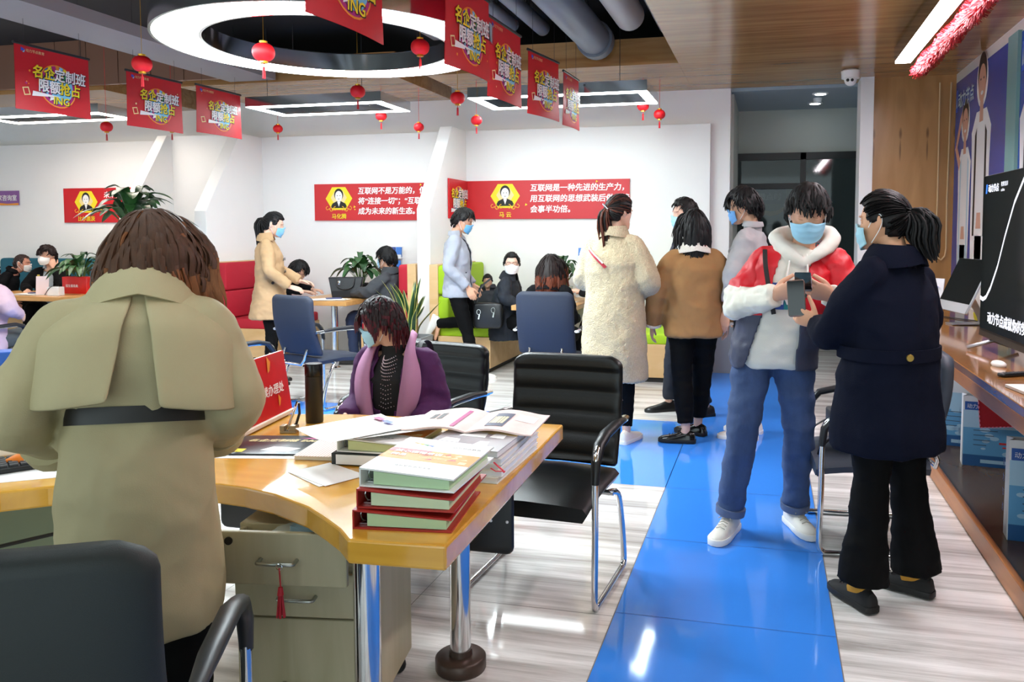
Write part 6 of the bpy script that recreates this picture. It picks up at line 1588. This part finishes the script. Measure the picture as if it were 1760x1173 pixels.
    for q in 'RL': MB().tube([p.J['kn' + q].lerp(p.J['an' + q], .9), p.J['kn' + q].lerp(p.J['an' + q], .985)], [.074, .072], 20).build('turn_up', M('jeans_turnup', '5d6c8c', .85), p.t, True)
    p.shoes(shoe_w, sole_w, M('lace_grey', 'b9b4a8', .7), 1.05, .028); p.mask('9fd4ee'); p.hair('0f0e0f', 'short', 380, .06, 21, fringe=.05, vol=1.35, w=.006, line=.56)
    return p
rp = red_man()
def phone(label, loc, rot, body, screen_side=1):
    t = thing('smartphone', label, 'phone', loc, 0); t.rotation_euler = rot
    MB().rbox((0, 0, 0), (.074, .155, .0085), .011, axis=2).build('casing', body, t, True); MB().box((0, 0, .0046), (.068, .146, .0006)).build('screen', scr, t)
    mb = MB(); mb.rbox((-.02, .052, -.0052), (.018, .034, .0025), .007, axis=2); mb.build('camera_bump', black, t, True)
    return t
phone('dark phone held in both hands by the man in the red jacket', (.153, 3.74, 1.262), (R(-28), 0, R(180)), M('phone_graphite', '6e6f78', .25, .6))

# ---- woman in the navy coat
def navy_woman():
    p = Person('woman in navy coat and black flared trousers holding up a phone, back turned', (.47, 3.40), R(48), 1.635, fine=True)
    W = p.W
    p.set(elL=W((.245, 3.36, 1.07)), wrL=W((.205, 3.50, 1.10)), elR=(.275, .02, 1.1), wrR=(.2, .2, 1.0), anL=W((.38, 3.30, .09)), anR=W((.61, 3.48, .09)), knL=W((.41, 3.34, .5)), knR=W((.56, 3.46, .5)), toeL=(.0, 1, 0), toeR=(.45, 1, 0))
    p.set(toeL=(.30, 1, 0), toeR=(-.2, 1, 0)); p.look(14, 6)
    wd = Matrix.Rotation(-p.rz, 3, 'Z')
    p.body('d9a482', dict(L=dict(dir=wd @ V((-.86, .25, .38)), back=wd @ V((-.2, -.9, -.2)), curl=(34, 38, 42, 46), thumb=(.75, .65, -.3), tcurl=10), R=None), fem=True)
    c = M('coat_navy', '0a0f20', .85, spec=.12, var=.08, vscale=(6, 6, 6), bump=.2, bscale=260)
    p.garment('coat', c, [(-.28, .222, .2, 0), (-.2, .225, .198, 0), (-.05, .215, .18, 0), (.1, .205, .165, 0), (.25, .205, .155, 0), (.35, .2, .145, 0), (.43, .155, .11, 0), (.48, .085, .08, 0)], (.07, .085, .08, .07, .062, .055), .9, wr=((.008, (5, 5, 5)), (.002, (15, 15, 15))))
    p.collar(c, (.08, .078), (.135, .12), -.035, .045, 60, .016, fold=.065)
    p.band('half_belt', c, .1, .15, .212, .172, 0, .004)
    t0 = p.ring(.125 * p.k, .216, .176); p.button(M('button_brass', 'b9a458', .3, .8), t0[19], t0[19] - p.spine(.125 * p.k)[0], .014)
    e, w_ = p.J['elL'], p.J['wrL']; p.button(M('button_dark', '15161a', .3), e.lerp(w_, .8) + wd @ V((-.03, -.045, -.03)), wd @ V((-.3, -1, -.3)), .012)
    p.trousers(bk, (.105, .09, .072, .082, .102), .965)
    for q in 'RL': p.tube_part('sock', M('sock_mustard', 'c08a2c', .85, bump=.2, bscale=300), [p.J['kn' + q].lerp(p.J['an' + q], .8), p.J['an' + q] + V((0, .0, .0)), p.J['an' + q] + p.toe[q].normalized() * .05 + V((0, 0, -.03))], [.036, .036, .034], 12)
    p.shoes(M('shoe_knit_black', '1a1a1b', .8), sole_b, M('lace_black', '0b0b0b', .6), 1.0); p.mask('a6d6e4')
    p.hair('0c0b0c', 'pony', 240, .1, 23, tie=(0, -.118, .03), tail=.2, vol=1.2, tail_dir=(.15, -.35, -1))
navy_woman()
phone('rose brown phone held up by the woman in the navy coat', (.118, 3.525, 1.205), (R(80), R(-6), R(-12)), M('phone_rose', '8d7268', .25, .5))
t = thing('backpack', 'black bag with dangling straps on the chair behind the navy coat', 'bag', (.47, 4.12, .465), R(-80))
MB().rbox((0, 0, .1), (.34, .26, .19), .06).build('body', M('bag_black', '101113', .4), t, True); MB().rbox((0, -.14, .09), (.24, .05, .12), .03).build('pocket', M('bag_grey', '3a3c40', .5), t, True)
MB().tube(catmull([(-.12, -.12, .1), (-.15, -.22, .02), (-.14, -.25, -.12), (-.17, -.24, -.22)], 4), [(.014, .004)] * 13, 6).build('strap', M('strap_black', '151416', .6), t); MB().tube(catmull([(.1, -.12, .1), (.1, -.24, -.02), (.12, -.25, -.14)], 4), [(.014, .004)] * 9, 6).build('strap', M('strap_black', '151416', .6), t)

# ---- people at the teal booth
def chin_man():
    p = Person('young man in black jacket and white mask resting hand on chin at teal bench', (-8.92, 8.55), R(205), 1.7, True)
    p.bend(6); p.look(-18, 4); p.set(elL=(-.22, .3, .80), wrL=(-.085, .2, 1.03), elR=(.24, .2, .8), wrR=(.14, .4, .76))
    p.body('dcab92', dict(L=dict(dir=(.25, -.1, 1), back=(-.3, .9, .1), curl=50), R=dict(dir=(-.3, 1, 0), back=(0, 0, 1))))
    sh = M('shirt_pale_blue', 'a9b4bd', .8); p.garment('shirt', sh, [(0, .16, .13, 0), (.2, .165, .13, .01), (.38, .15, .115, 0), (.46, .08, .078, 0)], None, wr=((.004, (8, 8, 12)),))
    p.garment('jacket', blackw, [(-.06, .2, .16, 0), (.1, .195, .155, 0), (.28, .2, .15, 0), (.4, .165, .12, 0), (.47, .085, .08, -.01)], (.062, .078, .074, .068, .06, .054), .9, cut=lambda q: q.y > .08 and abs(q.x) < .06)
    p.collar(sh, (.068, .066), (.09, .085), -.03, .035, 50, .008, fold=.04)
    MB().box((.11, .16, .93), (.03, .006, .04)).build('badge', M('badge_gold', 'c9a52c', .4), p.t)
    p.trousers(bk); p.shoes(shoe_b, sole_b); p.mask('f0f0ee', True); p.hair('1c0f10', 'short', 160, .06, 3, fringe=.5, vol=1.35)
chin_man()
def old_man():
    p = Person('older man with thinning hair and white mask in black at the left edge', (-9.62, 8.30), R(-60), 1.66, True)
    p.bend(26); p.look(-4, 6); p.body('c98f78', {}); p.garment('jacket', blackw, [(-.06, .19, .15, 0), (.1, .19, .15, 0), (.3, .195, .15, 0), (.42, .15, .11, 0), (.48, .08, .075, 0)]); p.collar(blackw)
    p.trousers(bk); p.shoes(shoe_b, sole_b); p.mask('eceae8'); p.hair('3a2c2a', 'thin', 110, .03, 4, vol=.8, line=.72)
old_man()
def lilac():
    p = Person('person in a lilac sweater cut off by the left edge of the photo', (-6.66, 5.62), R(14), 1.66, True)
    p.bend(14, -6)
    p.set(elR=(.25, .0, .82), wrR=(.2, .22, .74)); p.look(20, 6); p.body('dcae96', {}); c = M('sweater_lilac', 'c9afc0', .9, bump=.3, bscale=200)
    p.garment('sweater', c, [(-.1, .19, .16, 0), (.1, .19, .155, 0), (.3, .195, .15, 0), (.42, .15, .11, 0), (.48, .07, .07, 0)], (.065, .082, .08, .072, .06, .05)); p.trousers(M('trousers_grey', '4c5356', .8)); p.shoes(shoe_b, sole_b); p.hair('15110f', 'short', 120, .06, 6, vol=1.2)
lilac()

# ================================================================ plants, bags and papers around the booths
leafm = M('leaf_green', '2c5a2b', .4, var=.3, vscale=(14, 14, 14)); leafd = M('leaf_dark_green', '1f4424', .38, var=.3, vscale=(14, 14, 14)); leafy = M('leaf_yellow_edge', 'b9b45a', .45); soil = M('soil', '3a2b20', .9)
def blade(mb, P, wd, mi=0, fold=.25, edge=None):
    P = catmull(P, 4); n = len(P); vs = []; fs = []; ms = []; x = None
    for i, p in enumerate(P):
        d = (P[min(i + 1, n - 1)] - P[max(i - 1, 0)]).normalized()
        xx = d.cross(V((0, 0, 1))); x = xx.normalized() if xx.length > .05 else (x or V((1, 0, 0))); nrm = x.cross(d)
        u = i / (n - 1); w_ = wd * max(.04, math.sin(math.pi * min(1, u * .93 + .07)) ** .7) if u < 1 else wd * .03
        vs += [p - x * w_ + nrm * w_ * fold, p - x * w_ * .72 + nrm * w_ * fold * .7, p, p + x * w_ * .72 + nrm * w_ * fold * .7, p + x * w_ + nrm * w_ * fold]
    for i in range(n - 1):
        for k in range(4): fs.append((i * 5 + k, i * 5 + k + 1, i * 5 + 5 + k + 1, i * 5 + 5 + k)); ms.append(edge if edge is not None and k in (0, 3) else mi)
    mb.add(vs, fs, ms)
def lily(label, loc, r, hgt, n, pot, seed, wd=.04, potname='pot', stem=0):
    t = thing('potted_plant', label, 'plant', loc, group='potted plants'); q = random.Random(seed)
    pot(t); fo = MB(); st = MB()
    for k in range(n):
        a = 2.4 * k + q.uniform(-.4, .4); el = q.uniform(.15, 1); R0 = r * (1.1 - .75 * el) * q.uniform(.75, 1.1); z = stem + hgt * (.35 + .6 * el) * q.uniform(.85, 1.05)
        c, s_ = math.cos(a), math.sin(a); b = V((.02 * c, .02 * s_, stem * .98)); m = V((R0 * .45 * c, R0 * .45 * s_, stem + (z - stem) * .75))
        st.tube([b, b.lerp(m, .5) + V((0, 0, .03)), m], [.004, .0035, .003], 5)
        blade(fo, [m, V((R0 * .8 * c, R0 * .8 * s_, z)), V((R0 * 1.25 * c, R0 * 1.25 * s_, z - .03 * (1 - el))), V((R0 * 1.65 * c, R0 * 1.65 * s_, z - .12 * (1.2 - el)))], wd * q.uniform(.75, 1.15), 0 if q.random() < .6 else 1)
    if stem: st.tube([(0, 0, 0), (.01, 0, stem * .5), (0, .01, stem)], [.022, .02, .016], 8)
    fo.build('foliage', [leafm, leafd], t, True, auto=80); st.build('stems', M('stem_green', '4a6b32', .6), t, True)
    return t
def roundpot(r0, r1, h, m):
    def f(t):
        MB().lathe([(r0 * .9, 0), (r0, .008), (r1, h - .02), (r1 * 1.04, h - .018), (r1 * 1.04, h), (r1 * .92, h), (r1 * .9, h - .03), (.001, h - .03)], seg=28, cap=True).build('pot', m, t, True, auto=40)
        MB().lathe([(.001, h - .028), (r1 * .9, h - .028), (r1 * .9, h - .034)], seg=20).build('soil', soil, t)
    return f
def boxpot(w_, d, h, m, txt=None):
    def f(t):
        o = MB().rbox((0, 0, h / 2), (w_, d, h), .01).build('pot', m, t, True)
        if txt: pr = MB(); text(pr, txt, h * .18, (-w_ * .34, -d / 2 - .002, h * .4), (1, 0, 0), (0, 0, 1), PI_['white'], .015, lift=.001); pr.build('lettering', PM, t)
    return f
lily('peace lily in a pot behind the black handbag on the red booth table', (-4.62, 8.62, .75), .25, .42, 34, roundpot(.09, .11, .14, M('pot_black', '1b1c1e', .4)), 4, .042, stem=.1)
lily('leafy plant behind the seated women in the green booth', (-2.2, 8.72, .75), .22, .4, 30, roundpot(.08, .1, .14, M('pot_white', 'd9dad8', .4)), 7, .04, stem=.1)
lily('leafy plant in a red printed box on the teal booth table', (-8.05, 8.1, .75), .3, .36, 30, boxpot(.36, .2, .2, srd, '招生报名处'), 9, .042, stem=.14)
lily('tall broad-leaved plant between the two left partitions', (-6.86, 7.62, 0), .42, .66, 38, roundpot(.16, .19, .35, M('pot_grey', '9b9d9c', .5)), 12, .062, stem=1.38)
lily('small green plant with arching leaves at the far left end of the desk', (-2.58, 2.27, .75), .14, .2, 12, roundpot(.05, .06, .09, M('pot_black', '1b1c1e', .4)), 15, .02, stem=.06)
def snake_plant(label, loc, pot, h0, n, seed, hh=.5):
    t = thing('snake_plant', label, 'plant', loc, group='potted plants'); q = random.Random(seed); pot(t); fo = MB()
    for k in range(n):
        a = q.uniform(0, 6.28); rr = q.uniform(.01, .09); L = hh * q.uniform(.55, 1.1); c, s_ = math.cos(a), math.sin(a); ln = q.uniform(.05, .22) * (1 + .8 * rr * 8)
        b = V((rr * c, rr * s_, h0 - .04)); tw = q.uniform(-.08, .08)
        blade(fo, [b, b + V((ln * .25 * c, ln * .25 * s_, L * .35)), b + V((ln * .6 * c + tw, ln * .6 * s_, L * .72)), b + V((ln * 1.1 * c + tw * 1.5, ln * 1.1 * s_, L))], .03 * q.uniform(.8, 1.2), 0, .3, 1)
    fo.build('foliage', [leafd, leafy], t, True, auto=80)
gpot = M('planter_concrete', '8d9092', .6)
def taper(w0, w1, h):
    def f(t):
        R4 = lambda w_, z, r=.03: [(sx * (w_ / 2) * k1, sy * (w_ / 2) * k2, z) for sx, sy, k1, k2 in ((1, -1, 1, .8), (1, 1, 1, .8), (1, 1, .8, 1), (-1, 1, .8, 1), (-1, 1, 1, .8), (-1, -1, 1, .8), (-1, -1, .8, 1), (1, -1, .8, 1))]
        MB().loft([R4(w0, 0), R4(w1, h), R4(w1 * .9, h), R4(w1 * .88, h - .05)]).build('pot', gpot, t); MB().loft([R4(w1 * .88, h - .045), R4(w1 * .88, h - .04)]).build('soil', soil, t)
    return f
snake_plant('variegated snake plant in a concrete planter before the white partition', (-3.56, 7.66, 0), taper(.3, .38, .42), .42, 20, 3, .58)
snake_plant('snake plant in a tall tapering grey planter by the doorway', (-.46, 8.75, 0), taper(.26, .4, .56), .56, 14, 5, .5)
# handbag on the red table
t = thing('handbag', 'black trapezoid handbag standing on the red booth table', 'bag', (-4.60, 8.25, .75), R(20))
R4 = lambda w_, d, z: [(sx * w_ / 2, sy * d / 2, z) for sx, sy in ((1, -1), (1, 1), (-1, 1), (-1, -1))]
MB().loft([R4(.3, .13, 0), R4(.32, .14, .08), R4(.38, .1, .23), R4(.36, .06, .232)]).build('body', M('bag_leather', '15171d', .35, bump=.1, bscale=250), t, bevel=.01)
MB().tube(catmull([(-.1, -.06, .22), (-.08, -.09, .13), (0, -.095, .10), (.08, -.09, .13), (.1, -.06, .22)], 5), .008, 8).build('handle', black, t, True)
MB().rbox((-.07, -.068, .17), (.03, .008, .045), .006, axis=1).build('clasp', chrome, t, True)
# brochure racks
def rack(label, loc, rz):
    t = thing('brochure_rack', label, 'rack', loc, rz); wm = M('rack_white', 'e9ebee', .4)
    fr_ = MB()
    for z, y in ((.1, -.03), (.26, .0), (.42, .03)):
        fr_.box((0, y, z), (.26, .05, .012)); fr_.box((0, y - .025, z + .02), (.26, .006, .05))
    fr_.box((0, .06, .28), (.26, .01, .56)); fr_.box((0, 0, .006), (.26, .16, .012)); fr_.build('frame', wm, t)
    bb = MB()
    for z, y in ((.115, -.02), (.275, .01), (.435, .04)):
        for k in range(3): bb.box((-.085 + .085 * k, y, z + .06), (.075, .012, .12), rot=(R(-8), 0, 0), mi=k % 2)
    bb.build('leaflets', [M('leaflet_blue', '3b74c4', .4), M('leaflet_navy', '27408c', .4)], t)
rack('white rack with blue leaflets behind the seated man in dark grey', (-4.42, 9.0, .75), R(0))
rack('white rack with blue leaflets beside the plant in the green booth', (-1.98, 8.98, .75), R(0))
def papers(label, loc, rz, n=5, seed=1):
    t = thing('paper_pile', label, 'papers', loc, rz); q = random.Random(seed); mb = MB(); bl = MB()
    for k in range(n): sheet(mb, .3, .21, .002 * k, (q.uniform(-.05, .05), q.uniform(-.05, .05)), q.uniform(-.4, .4))
    mb.build('sheets', paperw, t); bl.box((.04, .02, .002 * n + .006), (.16, .1, .008), rot=(0, 0, .3)); bl.build('booklet', M('booklet_navy', '4a4f7a', .5), t)
papers('loose papers and booklet on the red booth table', (-4.62, 7.92, .7505), R(20), 5, 2)
papers('papers on the green booth table', (-2.1, 8.2, .7505), R(10), 4, 3)
papers('open papers and folder on the teal booth table', (-8.45, 7.8, .7505), R(10), 6, 4)
t = thing('cup', 'white cup with a red stripe on the red booth table', 'cup', (-4.9, 8.5, .75)); MB().lathe([(.03, 0), (.032, .005), (.038, .09), (.036, .09), (.03, .01), (.001, .008)], seg=20).build('body', M('cup_white', 'eceae6', .4), t, True)
t = thing('table_card', 'small pale pink table card beside the red plant box', 'card', (-8.25, 7.75, .75), R(20)); MB().box((0, 0, .11), (.14, .006, .22), rot=(R(-6), 0, 0)).build('card', M('card_pink', 'ecd5d6', .5), t); MB().box((0, .02, .004), (.14, .07, .008)).build('base', M('card_clear', 'dcdcde', .3), t)
t = thing('tissue_box', 'white box with black cord beside the pink table card', 'box', (-8.03, 7.72, .75), R(10)); MB().box((0, 0, .05), (.14, .1, .1)).build('box', M('box_white', 'eaeaec', .5), t, bevel=.004); MB().tube(catmull([(-.1, -.05, .01), (-.02, -.06, .1), (.08, -.055, .12)], 4), .004, 5).build('cord', black, t, True)

bpy.data.objects.remove(_to)
